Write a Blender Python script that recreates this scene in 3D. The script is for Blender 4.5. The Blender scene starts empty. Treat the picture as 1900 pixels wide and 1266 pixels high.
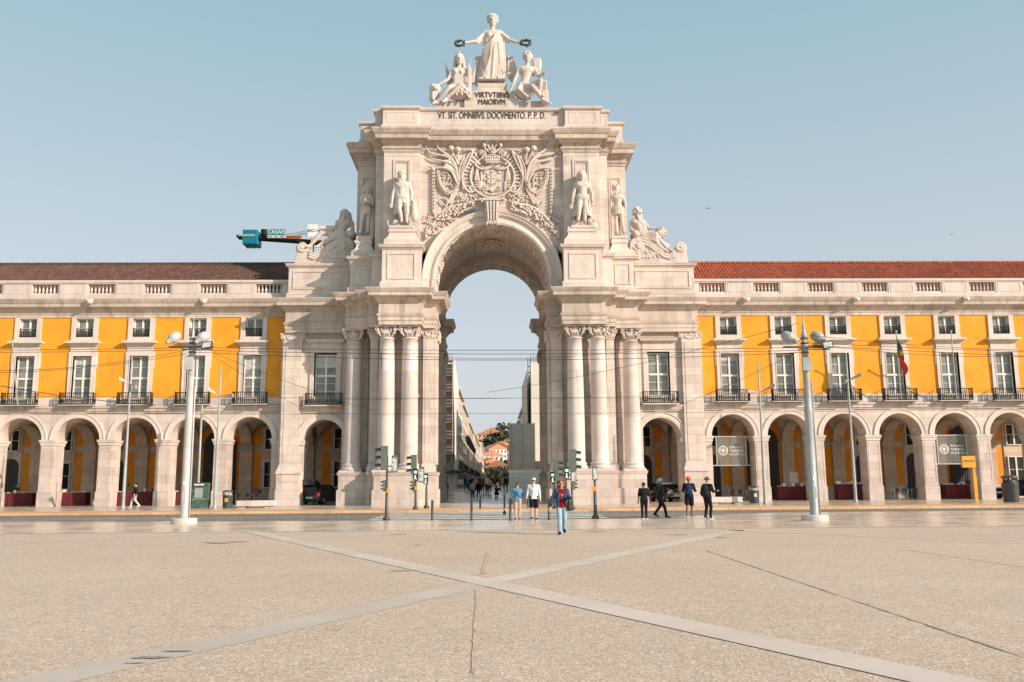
import bpy, math, random
from mathutils import Vector, Matrix, Euler
random.seed(7)
rad = math.radians
scn = bpy.context.scene
COL = scn.collection

# ------------------------------------------------------------------ camera
EYE = 1.6
YAW, PITCH, ROLL = 0.022098, 0.157908, -0.007330
cam_d = bpy.data.cameras.new("camera")
cam = bpy.data.objects.new("camera", cam_d)
COL.objects.link(cam)
cam_d.sensor_width = 36.0
cam_d.lens = 1650.0 / 1900.0 * 36.0
cam_d.clip_start = 0.1
cam_d.clip_end = 6000.0
_f = Vector((math.sin(YAW) * math.cos(PITCH), math.cos(YAW) * math.cos(PITCH), math.sin(PITCH)))
_r = Vector((math.cos(YAW), -math.sin(YAW), 0))
_u = _r.cross(_f)
_r2 = math.cos(ROLL) * _r + math.sin(ROLL) * _u
_u2 = math.cos(ROLL) * _u - math.sin(ROLL) * _r
cam.matrix_world = Matrix(((_r2.x, _u2.x, -_f.x, 0), (_r2.y, _u2.y, -_f.y, 0), (_r2.z, _u2.z, -_f.z, EYE), (0, 0, 0, 1)))
scn.camera = cam

# ------------------------------------------------------------------ world, sun, exposure
SUN_AZ, SUN_EL = rad(57), rad(23)          # to the right of the facade normal, above the horizon
sdir = Vector((math.sin(SUN_AZ) * math.cos(SUN_EL), -math.cos(SUN_AZ) * math.cos(SUN_EL), math.sin(SUN_EL)))
world = bpy.data.worlds.new("World")
scn.world = world
world.use_nodes = True
wn = world.node_tree
wn.nodes.clear()
sky = wn.nodes.new('ShaderNodeTexSky')
sky.sky_type = 'NISHITA'
sky.sun_disc = False
sky.sun_elevation = SUN_EL
sky.sun_rotation = math.atan2(sdir.x, sdir.y)
sky.altitude = 0
sky.air_density = 1.0
sky.dust_density = 2.2
sky.ozone_density = 1.0
hs = wn.nodes.new('ShaderNodeHueSaturation')
hs.inputs['Saturation'].default_value = 0.72
tint = wn.nodes.new('ShaderNodeMix'); tint.data_type = 'RGBA'; tint.blend_type = 'MULTIPLY'
tint.inputs[0].default_value = 1.0
tint.inputs[7].default_value = (0.88, 1.09, 1.04, 1)
bg = wn.nodes.new('ShaderNodeBackground')
bg.inputs['Strength'].default_value = 0.145
wo = wn.nodes.new('ShaderNodeOutputWorld')
wn.links.new(sky.outputs[0], hs.inputs['Color'])
wn.links.new(hs.outputs[0], tint.inputs[6])
# hazy air: pinkish white near the horizon, pale teal higher up, blended over the physical sky
wtc = wn.nodes.new('ShaderNodeTexCoord'); wsp = wn.nodes.new('ShaderNodeSeparateXYZ'); wmr = wn.nodes.new('ShaderNodeMapRange')
wmr.inputs[1].default_value = 0.12; wmr.inputs[2].default_value = 0.55
grd = wn.nodes.new('ShaderNodeMix'); grd.data_type = 'RGBA'
grd.inputs[6].default_value = (3.2, 3.25, 3.5, 1); grd.inputs[7].default_value = (1.5, 2.5, 2.92, 1)
hz = wn.nodes.new('ShaderNodeMix'); hz.data_type = 'RGBA'; hz.inputs[0].default_value = 0.84
wn.links.new(wtc.outputs['Generated'], wsp.inputs[0]); wn.links.new(wsp.outputs[2], wmr.inputs[0])
wn.links.new(wmr.outputs[0], grd.inputs[0]); wn.links.new(tint.outputs[2], hz.inputs[6]); wn.links.new(grd.outputs[2], hz.inputs[7])
wn.links.new(hz.outputs[2], bg.inputs[0])
wn.links.new(bg.outputs[0], wo.inputs[0])

sl = bpy.data.lights.new("sun", 'SUN')
sl.energy = 4.0
sl.angle = rad(0.6)
sl.color = (1.0, 0.84, 0.71)
so = bpy.data.objects.new("sun", sl)
so.rotation_euler = sdir.to_track_quat('Z', 'Y').to_euler()
so.location = (60, -40, 60)
COL.objects.link(so)

scn.view_settings.view_transform = 'Standard'
scn.view_settings.look = 'None'
scn.view_settings.gamma = 1.0
scn.view_settings.exposure = 0.5
try:
    scn.cycles.max_bounces = 6
    scn.cycles.diffuse_bounces = 2
    scn.cycles.transparent_max_bounces = 12
except Exception:
    pass

# ------------------------------------------------------------------ helpers
def P(px, py, Y):
    """pixel of the 1900x1266 photo -> world X, Z on the plane at depth Y"""
    d = _f * 1650.0 + _r2 * (px - 950) - _u2 * (py - 633)
    t = Y / d.y
    return d.x * t, EYE + d.z * t
def G(px, py, z=0.0):
    d = _f * 1650.0 + _r2 * (px - 950) - _u2 * (py - 633)
    t = (z - EYE) / d.z
    return d.x * t, d.y * t

WORLD_LOC = {}
def wl(o):
    return WORLD_LOC.get(o.name, Vector((0, 0, 0))) if o else Vector((0, 0, 0))
def tag(o, label=None, cat=None, group=None, kind=None):
    if label: o['label'] = label
    if cat: o['category'] = cat
    if group: o['group'] = group
    if kind: o['kind'] = kind
    return o
def thing(name, label, cat, loc=(0, 0, 0), rz=0.0, group=None):
    o = bpy.data.objects.new(name, None)
    o.empty_display_size = 0.3
    COL.objects.link(o)
    o.location = loc
    o.rotation_euler = (0, 0, rz)
    WORLD_LOC[o.name] = Vector(loc)
    return tag(o, label, cat, group)
def kids(o):
    return [c for c in bpy.data.objects if c.parent == o]
KIDS = {}
def copy_tree(o, parent=None, loc=None, rz=None):
    c = o.copy()
    COL.objects.link(c)
    c.parent = parent
    if loc is not None: c.location = loc
    if rz is not None: c.rotation_euler = (0, 0, rz)
    if parent is not None: KIDS.setdefault(parent.name, []).append(c)
    for ch in list(KIDS.get(o.name, [])):
        copy_tree(ch, c)
    return c

class M:
    def __init__(s):
        s.v = []; s.f = []; s.s = []
    def add(s, vs, fs, sm=False):
        n = len(s.v)
        s.v += [tuple(p) for p in vs]
        s.f += [tuple(i + n for i in f) for f in fs]
        s.s += [sm] * len(fs)
        return s
    def box(s, x0, x1, y0, y1, z0, z1):
        if x0 > x1: x0, x1 = x1, x0
        if y0 > y1: y0, y1 = y1, y0
        return s.add([(x0, y0, z0), (x1, y0, z0), (x1, y1, z0), (x0, y1, z0), (x0, y0, z1), (x1, y0, z1), (x1, y1, z1), (x0, y1, z1)],
                     [(0, 3, 2, 1), (4, 5, 6, 7), (0, 1, 5, 4), (1, 2, 6, 5), (2, 3, 7, 6), (3, 0, 4, 7)])
    def prism(s, poly, z0, z1):
        n = len(poly)
        return s.add([(x, y, z0) for x, y in poly] + [(x, y, z1) for x, y in poly],
                     [tuple(range(n))[::-1], tuple(range(n, 2 * n))] + [(i, (i + 1) % n, (i + 1) % n + n, i + n) for i in range(n)])
    def xz(s, poly, y0, y1, sm=False):
        """outline in x,z, thickness from y0 to y1"""
        n = len(poly)
        return s.add([(x, y0, z) for x, z in poly] + [(x, y1, z) for x, z in poly],
                     [tuple(range(n)), tuple(range(n, 2 * n))[::-1]] + [(i, i + n, (i + 1) % n + n, (i + 1) % n) for i in range(n)], sm)
    def yz(s, poly, x0, x1):
        n = len(poly)
        return s.add([(x0, y, z) for y, z in poly] + [(x1, y, z) for y, z in poly],
                     [tuple(range(n)), tuple(range(n, 2 * n))[::-1]] + [(i, i + n, (i + 1) % n + n, (i + 1) % n) for i in range(n)])
    def sweep(s, path, prof, closed=False, sm=False):
        n = len(path); k = len(prof); vs = []
        for i in range(n):
            a = path[i - 1] if (i > 0 or closed) else None
            b = path[i]
            c = path[(i + 1) % n] if (i < n - 1 or closed) else None
            ns = []
            for p, q in ((a, b), (b, c)):
                if p is None or q is None: continue
                d = Vector((q[0] - p[0], q[1] - p[1])).normalized()
                ns.append(Vector((d.y, -d.x)))
            if len(ns) == 2:
                o = (ns[0] + ns[1]) / max(0.15, 1 + ns[0].dot(ns[1]))
            else:
                o = ns[0]
            for (out, z) in prof:
                out += 0.012
                vs.append((b[0] + o.x * out, b[1] + o.y * out, z))
        fs = []
        for i in range(n if closed else n - 1):
            j = (i + 1) % n
            for t in range(k - 1):
                fs.append((i * k + t, j * k + t, j * k + t + 1, i * k + t + 1))
        if not closed:
            fs.append(tuple(range(k))); fs.append(tuple(range((n - 1) * k, n * k))[::-1])
        return s.add(vs, fs, sm)
    def lathe(s, cx, cy, prof, n=20, sm=True, z0=0.0):
        vs = []; fs = []
        for (r, z) in prof:
            for i in range(n):
                a = 2 * math.pi * i / n
                vs.append((cx + r * math.cos(a), cy + r * math.sin(a), z0 + z))
        k = len(prof)
        for t in range(k - 1):
            for i in range(n):
                j = (i + 1) % n
                fs.append((t * n + i, t * n + j, (t + 1) * n + j, (t + 1) * n + i))
        s.add(vs, fs, sm)
        s.f.append(tuple(len(s.v) - k * n + i for i in range(n))[::-1]); s.s.append(False)
        s.f.append(tuple(len(s.v) - n + i for i in range(n))); s.s.append(False)
        return s
    def cap(s, a, b, ra, rb=None, n=10, hemi=True):
        """tapered capsule"""
        rb = ra if rb is None else rb
        a = Vector(a); b = Vector(b); d = b - a
        L = d.length
        if L < 1e-6: d = Vector((0, 0, 1))
        q = d.to_track_quat('Z', 'Y')
        rings = []
        if hemi:
            for t in (80, 55, 28): rings.append((-ra * math.sin(rad(t)), ra * math.cos(rad(t))))
        rings += [(0, ra), (L, rb)]
        if hemi:
            for t in (28, 55, 80): rings.append((L + rb * math.sin(rad(t)), rb * math.cos(rad(t))))
        vs = []; fs = []
        for (z, r) in rings:
            for i in range(n):
                w = 2 * math.pi * i / n
                vs.append(a + q @ Vector((r * math.cos(w), r * math.sin(w), z)))
        for t in range(len(rings) - 1):
            for i in range(n):
                j = (i + 1) % n
                fs.append((t * n + i, t * n + j, (t + 1) * n + j, (t + 1) * n + i))
        fs.append(tuple(range(n))[::-1])
        fs.append(tuple((len(rings) - 1) * n + i for i in range(n)))
        return s.add(vs, fs, True)
    def tube(s, pts, r, n=6, taper=None):
        """continuous tube through points"""
        pts = [Vector(p) for p in pts]; vs = []; fs = []
        up = Vector((0.13, 0.97, 0.21)).normalized()
        for i, p in enumerate(pts):
            d = (pts[min(i + 1, len(pts) - 1)] - pts[max(i - 1, 0)]).normalized()
            x = d.cross(up)
            if x.length < 1e-3: x = d.cross(Vector((1, 0, 0)))
            x.normalize(); y = d.cross(x)
            rr = r if taper is None else r * taper(i / (len(pts) - 1))
            for k in range(n):
                a = 2 * math.pi * k / n
                vs.append(p + (x * math.cos(a) + y * math.sin(a)) * rr)
        for i in range(len(pts) - 1):
            for k in range(n):
                j = (k + 1) % n
                fs.append((i * n + k, i * n + j, (i + 1) * n + j, (i + 1) * n + k))
        fs.append(tuple(range(n))[::-1]); fs.append(tuple((len(pts) - 1) * n + k for k in range(n)))
        return s.add(vs, fs, True)
    def ell(s, c, r, rot=(0, 0, 0), n=12, m=8):
        R = Euler(rot).to_matrix(); c = Vector(c); vs = []; fs = []
        if not hasattr(r, '__len__'): r = (r, r, r)
        for j in range(1, m):
            t = math.pi * j / m
            for i in range(n):
                a = 2 * math.pi * i / n
                vs.append(c + R @ Vector((r[0] * math.sin(t) * math.cos(a), r[1] * math.sin(t) * math.sin(a), -r[2] * math.cos(t))))
        for j in range(m - 2):
            for i in range(n):
                k = (i + 1) % n
                fs.append((j * n + i, j * n + k, (j + 1) * n + k, (j + 1) * n + i))
        vs.append(c + R @ Vector((0, 0, -r[2]))); vs.append(c + R @ Vector((0, 0, r[2])))
        b = len(vs) - 2
        for i in range(n):
            k = (i + 1) % n
            fs.append((b, k, i)); fs.append((b + 1, (m - 2) * n + i, (m - 2) * n + k))
        return s.add(vs, fs, True)
    def arcwall(s, x0, x1, zt, cx, r, zc, y0, y1, n=24):
        """wall from springing zc to zt over x0..x1 with a round opening"""
        pts = [(cx + r * math.cos(math.pi * (1 - i / n)), zc + r * math.sin(math.pi * (1 - i / n))) for i in range(n + 1)]
        for y, flip in ((y0, False), (y1, True)):
            vs = [(x0, y, zc), (x0, y, zt)] + [(p[0], y, zt) for p in pts] + [(p[0], y, p[1]) for p in pts] + [(x1, y, zc), (x1, y, zt)]
            a = 2; b = 2 + n + 1; e = len(vs) - 2
            fs = [(0, b, a, 1), (b + n, e, e + 1, a + n)] + [(b + i, b + i + 1, a + i + 1, a + i) for i in range(n)]
            if flip: fs = [f[::-1] for f in fs]
            s.add(vs, fs)
        vs = [(p[0], y0, p[1]) for p in pts] + [(p[0], y1, p[1]) for p in pts]
        s.add(vs, [(i, i + n + 1, i + n + 2, i + 1) for i in range(n)], True)
        s.add([(x0, y0, zt), (x1, y0, zt), (x1, y1, zt), (x0, y1, zt)], [(0, 1, 2, 3)])
        s.add([(x0, y0, zc), (x0, y1, zc), (x0, y1, zt), (x0, y0, zt)], [(0, 1, 2, 3)])
        s.add([(x1, y0, zc), (x1, y1, zc), (x1, y1, zt), (x1, y0, zt)], [(3, 2, 1, 0)])
        return s
    def arcband(s, cx, zc, prof, a0=0.0, a1=math.pi, n=28, sm=False):
        """profile of (radius, y) swept round an arc in the x,z plane"""
        k = len(prof); vs = []; fs = []
        for i in range(n + 1):
            a = a0 + (a1 - a0) * i / n
            for (r, y) in prof:
                vs.append((cx + r * math.cos(a), y, zc + r * math.sin(a)))
        for i in range(n):
            for t in range(k - 1):
                fs.append((i * k + t, (i + 1) * k + t, (i + 1) * k + t + 1, i * k + t + 1))
        fs.append(tuple(range(k))); fs.append(tuple(n * k + t for t in range(k))[::-1])
        return s.add(vs, fs, sm)
    def panel(s, x0, x1, z0, z1, y, w=0.12, d=0.04):
        """raised picture-frame moulding on a wall facing -y"""
        s.box(x0, x1, y - d, y + 0.02, z1 - w, z1); s.box(x0, x1, y - d, y + 0.02, z0, z0 + w)
        s.box(x0, x0 + w, y - d, y + 0.02, z0 + w, z1 - w); s.box(x1 - w, x1, y - d, y + 0.02, z0 + w, z1 - w)
        return s
    def mir(s):
        m = M(); m.v = [(-x, y, z) for x, y, z in s.v]; m.f = [f[::-1] for f in s.f]; m.s = list(s.s)
        return m
    def join(s, o):
        return s.add(o.v, [], False) or s
    def merge(s, o):
        n = len(s.v); s.v += o.v; s.f += [tuple(i + n for i in f) for f in o.f]; s.s += o.s
        return s
    def xf(s, mat):
        s.v = [tuple(mat @ Vector(p)) for p in s.v]
        return s
    def build(s, name, mat, parent=None, off=None, mods=None, label=None):
        me = bpy.data.meshes.new(name)
        w = wl(parent) if off is None else Vector(off)
        me.from_pydata([(x - w.x, y - w.y, z - w.z) for x, y, z in s.v], [], s.f)
        me.polygons.foreach_set('use_smooth', s.s)
        me.materials.append(mat)
        me.update()
        o = bpy.data.objects.new(name, me)
        COL.objects.link(o)
        if parent is not None:
            o.parent = parent
            KIDS.setdefault(parent.name, []).append(o)
            WORLD_LOC[o.name] = w
        elif off is not None:
            o.location = off; WORLD_LOC[o.name] = Vector(off)
        if label: o['label'] = label
        if mods:
            vox, it = mods
            rm = o.modifiers.new('remesh', 'REMESH'); rm.mode = 'VOXEL'; rm.voxel_size = vox; rm.use_smooth_shade = True
            if it:
                sm = o.modifiers.new('smooth', 'SMOOTH'); sm.factor = 0.5; sm.iterations = it
        return o
def struct(m, name, mat):
    return tag(m.build(name, mat), kind='structure')

def text_mesh(txt, size, depth, xs=1.0, align='CENTER'):
    cu = bpy.data.curves.new('txt', 'FONT')
    cu.body = txt; cu.size = size; cu.extrude = depth; cu.align_x = align; cu.align_y = 'CENTER'
    o = bpy.data.objects.new('txt', cu)
    COL.objects.link(o)
    dg = bpy.context.evaluated_depsgraph_get()
    me = bpy.data.meshes.new_from_object(o.evaluated_get(dg))
    m = M()
    m.add([(v.co.x * xs, -v.co.z, v.co.y) for v in me.vertices], [tuple(p.vertices) for p in me.polygons])
    bpy.data.objects.remove(o); bpy.data.meshes.remove(me); bpy.data.curves.remove(cu)
    return m
def moved(m, dx, dy, dz):
    m.v = [(x + dx, y + dy, z + dz) for x, y, z in m.v]
    return m

# ------------------------------------------------------------------ materials
def nd(nt, t, **k):
    n = nt.nodes.new(t)
    for a, b in k.items(): setattr(n, a, b)
    return n
def mix(nt, fac, a, b, mode='MIX'):
    n = nd(nt, 'ShaderNodeMix', data_type='RGBA', blend_type=mode)
    for s_, v in ((0, fac), (6, a), (7, b)):
        if hasattr(v, 'is_linked') or hasattr(v, 'links'): nt.links.new(v, n.inputs[s_])
        elif s_ == 0: n.inputs[0].default_value = v
        else: n.inputs[s_].default_value = (*v, 1) if len(v) == 3 else v
    return n.outputs[2]
def ramp(nt, x, p0, p1, c0=0.0, c1=1.0):
    n = nd(nt, 'ShaderNodeMapRange'); n.inputs[1].default_value = p0; n.inputs[2].default_value = p1
    n.inputs[3].default_value = c0; n.inputs[4].default_value = c1
    nt.links.new(x, n.inputs[0]); return n.outputs[0]
def noise(nt, vec, scale, detail=4.0, rough=0.55, sc=(1, 1, 1)):
    mp = nd(nt, 'ShaderNodeMapping'); mp.inputs['Scale'].default_value = sc
    nt.links.new(vec, mp.inputs[0])
    n = nd(nt, 'ShaderNodeTexNoise'); n.inputs['Scale'].default_value = scale; n.inputs['Detail'].default_value = detail
    n.inputs['Roughness'].default_value = rough
    nt.links.new(mp.outputs[0], n.inputs['Vector']); return n.outputs['Fac']
def base_mat(name, rough=0.7, color=(0.5, 0.5, 0.5), metal=0.0, spec=None):
    m = bpy.data.materials.new(name); m.use_nodes = True
    nt = m.node_tree; b = nt.nodes['Principled BSDF']
    b.inputs['Base Color'].default_value = (*color, 1); b.inputs['Roughness'].default_value = rough
    b.inputs['Metallic'].default_value = metal
    if spec is not None: b.inputs['Specular IOR Level'].default_value = spec
    return m, nt, b
def pos(nt):
    return nd(nt, 'ShaderNodeNewGeometry').outputs['Position']
def objc(nt):
    return nd(nt, 'ShaderNodeTexCoord').outputs['Object']
def bump(nt, b, h, strength=0.3, dist=0.02):
    n = nd(nt, 'ShaderNodeBump'); n.inputs['Strength'].default_value = strength; n.inputs['Distance'].default_value = dist
    nt.links.new(h, n.inputs['Height']); nt.links.new(n.outputs[0], b.inputs['Normal'])
def simple(name, color, rough=0.6, var=0.15, scale=3.0, metal=0.0, bmp=0.0, spec=None):
    m, nt, b = base_mat(name, rough, color, metal, spec)
    p = objc(nt)
    n = noise(nt, p, scale, 5)
    c = mix(nt, ramp(nt, n, 0.3, 0.7), [x * (1 - var) for x in color], [min(1, x * (1 + var)) for x in color])
    nt.links.new(c, b.inputs['Base Color'])
    if bmp: bump(nt, b, n, bmp)
    return m
def stone(name, color, joints=None, grime=0.5, rust=0.35, rough=0.75, ledge=0.0):
    """weathered limestone: pale blotches, vertical grey washes, rusty stains, optional ashlar joints (w, h)"""
    m, nt, b = base_mat(name, rough, color)
    p = pos(nt)
    sep = nd(nt, 'ShaderNodeSeparateXYZ'); nt.links.new(p, sep.inputs[0])
    big = noise(nt, p, 0.35, 5, 0.6)
    c = mix(nt, ramp(nt, big, 0.35, 0.65), [x * 0.88 for x in color], [min(1, x * 1.08) for x in color])
    pink = noise(nt, p, 0.8, 3)
    c = mix(nt, ramp(nt, pink, 0.45, 0.75, 0, 0.28), c, (color[0] * 1.02, color[1] * 0.86, color[2] * 0.74))
    wash = noise(nt, p, 1.1, 6, 0.65, (1.6, 1.6, 0.28))
    c = mix(nt, ramp(nt, wash, 0.5, 0.72, 0, grime), c, (color[0] * 0.5, color[1] * 0.5, color[2] * 0.5))
    rs = noise(nt, p, 2.2, 7, 0.7, (1, 1, 0.5))
    c = mix(nt, ramp(nt, rs, 0.6, 0.8, 0, rust), c, (color[0] * 0.66, color[1] * 0.42, color[2] * 0.25))
    pits = noise(nt, p, 9, 6, 0.7)
    c = mix(nt, ramp(nt, pits, 0.58, 0.76, 0, 0.6), c, (color[0] * 0.42, color[1] * 0.38, color[2] * 0.34))
    h = noise(nt, p, 14, 5)
    if joints:
        ad = nd(nt, 'ShaderNodeMath', operation='ADD'); nt.links.new(sep.outputs[0], ad.inputs[0]); nt.links.new(sep.outputs[1], ad.inputs[1])
        cb = nd(nt, 'ShaderNodeCombineXYZ'); nt.links.new(ad.outputs[0], cb.inputs[0]); nt.links.new(sep.outputs[2], cb.inputs[1])
        br = nd(nt, 'ShaderNodeTexBrick'); br.inputs['Scale'].default_value = 1.0
        br.inputs['Brick Width'].default_value = joints[0]; br.inputs['Row Height'].default_value = joints[1]
        br.inputs['Mortar Size'].default_value = 0.009; br.inputs['Mortar Smooth'].default_value = 0.2
        br.inputs['Color1'].default_value = (0.82, 0.80, 0.78, 1); br.inputs['Color2'].default_value = (1.08, 1.06, 1.04, 1)
        br.inputs['Mortar'].default_value = (0.42, 0.36, 0.3, 1)
        nt.links.new(cb.outputs[0], br.inputs['Vector'])
        c = mix(nt, 0.85, c, br.outputs['Color'], 'MULTIPLY')
    if ledge:      # lichen and soot lying on the weathered top faces
        ng = nd(nt, 'ShaderNodeNewGeometry'); sp = nd(nt, 'ShaderNodeSeparateXYZ'); nt.links.new(ng.outputs['True Normal'], sp.inputs[0])
        mu = nd(nt, 'ShaderNodeMath', operation='MULTIPLY'); nt.links.new(ramp(nt, sp.outputs[2], 0.45, 0.8), mu.inputs[0]); nt.links.new(ramp(nt, noise(nt, p, 1.4, 5), 0.3, 0.6, 0.3, 1), mu.inputs[1])
        c = mix(nt, mu.outputs[0], c, (0.20, 0.165, 0.13))
        dr = noise(nt, p, 1.0, 6, 0.7, (3.2, 3.2, 0.5))
        c = mix(nt, ramp(nt, dr, 0.52, 0.72, 0, ledge), c, (0.30, 0.23, 0.17))
    nt.links.new(c, b.inputs['Base Color'])
    bump(nt, b, h, 0.35, 0.03)
    return m

LIME = (0.67, 0.58, 0.515)
mat = {}
mat['stone'] = stone('limestone', LIME, None, 0.45, 0.3)
mat['ashlar'] = stone('limestone_blocks', LIME, (1.5, 0.62), 0.45, 0.3)
mat['cornice'] = stone('weathered_cornice', (0.60, 0.515, 0.45), (1.7, 9.0), 0.85, 0.55, 0.75, 0.6)
mat['statue'] = stone('statue_marble', (0.63, 0.54, 0.48), None, 0.55, 0.3)
mat['relief'] = stone('relief_marble', (0.65, 0.555, 0.49), None, 0.5, 0.22)
mat['column'] = stone('column_shaft', (0.68, 0.595, 0.55), (9, 3.1), 0.35, 0.18)
mat['dado'] = stone('dado_stone', (0.62, 0.53, 0.475), (1.9, 0.58), 0.7, 0.35)

def plaster():
    col = (0.80, 0.345, 0.022)
    m, nt, b = base_mat('yellow_plaster', 0.85, col)
    p = pos(nt)
    n = noise(nt, p, 0.7, 6, 0.6); w = noise(nt, p, 1.3, 6, 0.7, (1.2, 1.2, 0.25))
    c = mix(nt, ramp(nt, n, 0.35, 0.65), (0.76, 0.295, 0.014), (0.83, 0.34, 0.02))
    c = mix(nt, ramp(nt, w, 0.55, 0.8, 0, 0.5), c, (0.60, 0.33, 0.09))
    nt.links.new(c, b.inputs['Base Color'])
    pt = noise(nt, p, 0.9, 2, 0.4)
    c = mix(nt, ramp(nt, pt, 0.56, 0.6, 0, 0.22), c, (0.86, 0.42, 0.06))
    gr_ = noise(nt, p, 3.0, 7, 0.75, (1, 1, 0.4))
    c = mix(nt, ramp(nt, gr_, 0.6, 0.75, 0, 0.35), c, (0.42, 0.22, 0.07))
    nt.links.new(c, b.inputs['Base Color'])
    bump(nt, b, noise(nt, p, 18, 4), 0.15, 0.02)
    return m
mat['yellow'] = plaster()
mat['inner'] = stone('shade_tinted_arcade_stone', (0.62, 0.50, 0.39), (1.5, 0.62), 0.6, 0.5)  # grimy limestone, base colour darkened to stand in for the arcade's shade
mat['ochre'] = simple('shade_tinted_arcade_yellow', (0.80, 0.27, 0.012), 0.85, 0.12, 1.2)  # yellow of the facade deepened, arcade shade put into the colour
def tiles(name, c0, c1, c2):
    m, nt, b = base_mat(name, 0.85, c0)
    p = pos(nt)
    mp = nd(nt, 'ShaderNodeMapping'); mp.inputs['Scale'].default_value = (4.0, 2.6, 0.0); nt.links.new(p, mp.inputs[0])
    v = nd(nt, 'ShaderNodeTexVoronoi'); v.inputs['Scale'].default_value = 1.0; nt.links.new(mp.outputs[0], v.inputs['Vector'])
    hv = nd(nt, 'ShaderNodeSeparateColor'); nt.links.new(v.outputs['Color'], hv.inputs[0])
    c = mix(nt, hv.outputs[0], c0, c1)
    c = mix(nt, ramp(nt, noise(nt, p, 0.5, 5), 0.5, 0.75, 0, 0.8), c, c2)
    c = mix(nt, ramp(nt, noise(nt, p, 6, 5), 0.68, 0.8, 0, 0.7), c, (0.5, 0.42, 0.36))
    nt.links.new(c, b.inputs['Base Color'])
    return m
mat['tile_red'] = tiles('red_roof_tiles', (0.33, 0.07, 0.035), (0.46, 0.12, 0.06), (0.30, 0.09, 0.06))
mat['tile_brown'] = tiles('brown_roof_tiles', (0.085, 0.042, 0.032), (0.15, 0.07, 0.048), (0.06, 0.035, 0.03))
mat['iron'] = simple('black_iron', (0.022, 0.02, 0.018), 0.8, 0.3, 5, spec=0.2)
mat['white_wood'] = simple('white_painted_wood', (0.78, 0.74, 0.68), 0.55, 0.12, 5)
mat['red_wood'] = simple('dark_frame_wood', (0.12, 0.07, 0.05), 0.6)
def glass_mat(name, col, rough=0.06):
    m, nt, b = base_mat(name, rough, col)
    p = pos(nt)
    c = mix(nt, ramp(nt, noise(nt, p, 0.9, 2), 0.4, 0.6), [x * 0.6 for x in col], col)
    nt.links.new(c, b.inputs['Base Color'])
    bump(nt, b, noise(nt, p, 1.5, 2), 0.08, 0.05)
    return m
mat['pane'] = glass_mat('window_glass', (0.27, 0.285, 0.255))
mat['curtain_grey'] = simple('grey_green_curtain', (0.30, 0.33, 0.29), 0.8, 0.2, 4)
mat['pane_dark'] = glass_mat('dark_glass', (0.03, 0.028, 0.026))
mat['curtain'] = simple('white_blind', (0.5, 0.51, 0.47), 0.7, 0.1, 6)
mat['dark_door'] = simple('dark_timber_door', (0.03, 0.022, 0.018), 0.6, 0.3, 4)
mat['bronze'] = simple('green_bronze', (0.03, 0.05, 0.04), 0.5, 0.3, 8)
mat['letters'] = simple('bronze_letters', (0.045, 0.032, 0.024), 0.6)
mat['pole_white'] = simple('white_painted_steel', (0.47, 0.455, 0.44), 0.4, 0.1, 2)
mat['pole_grey'] = simple('grey_green_steel', (0.34, 0.36, 0.35), 0.4, 0.18, 2)
mat['green_metal'] = simple('dark_green_metal', (0.045, 0.06, 0.05), 0.45, 0.2, 5)
mat['dark_metal'] = simple('dark_grey_metal', (0.06, 0.065, 0.065), 0.45, 0.2, 5)
mat['black'] = simple('black_rubber', (0.02, 0.02, 0.02), 0.6)
mat['red_cloth'] = simple('dark_red_cloth', (0.10, 0.009, 0.013), 0.85, 0.25, 2)
mat['paper'] = simple('white_paper', (0.75, 0.73, 0.68), 0.6)
mat['wood'] = simple('brown_wood', (0.22, 0.12, 0.06), 0.6, 0.3, 3)
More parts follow.
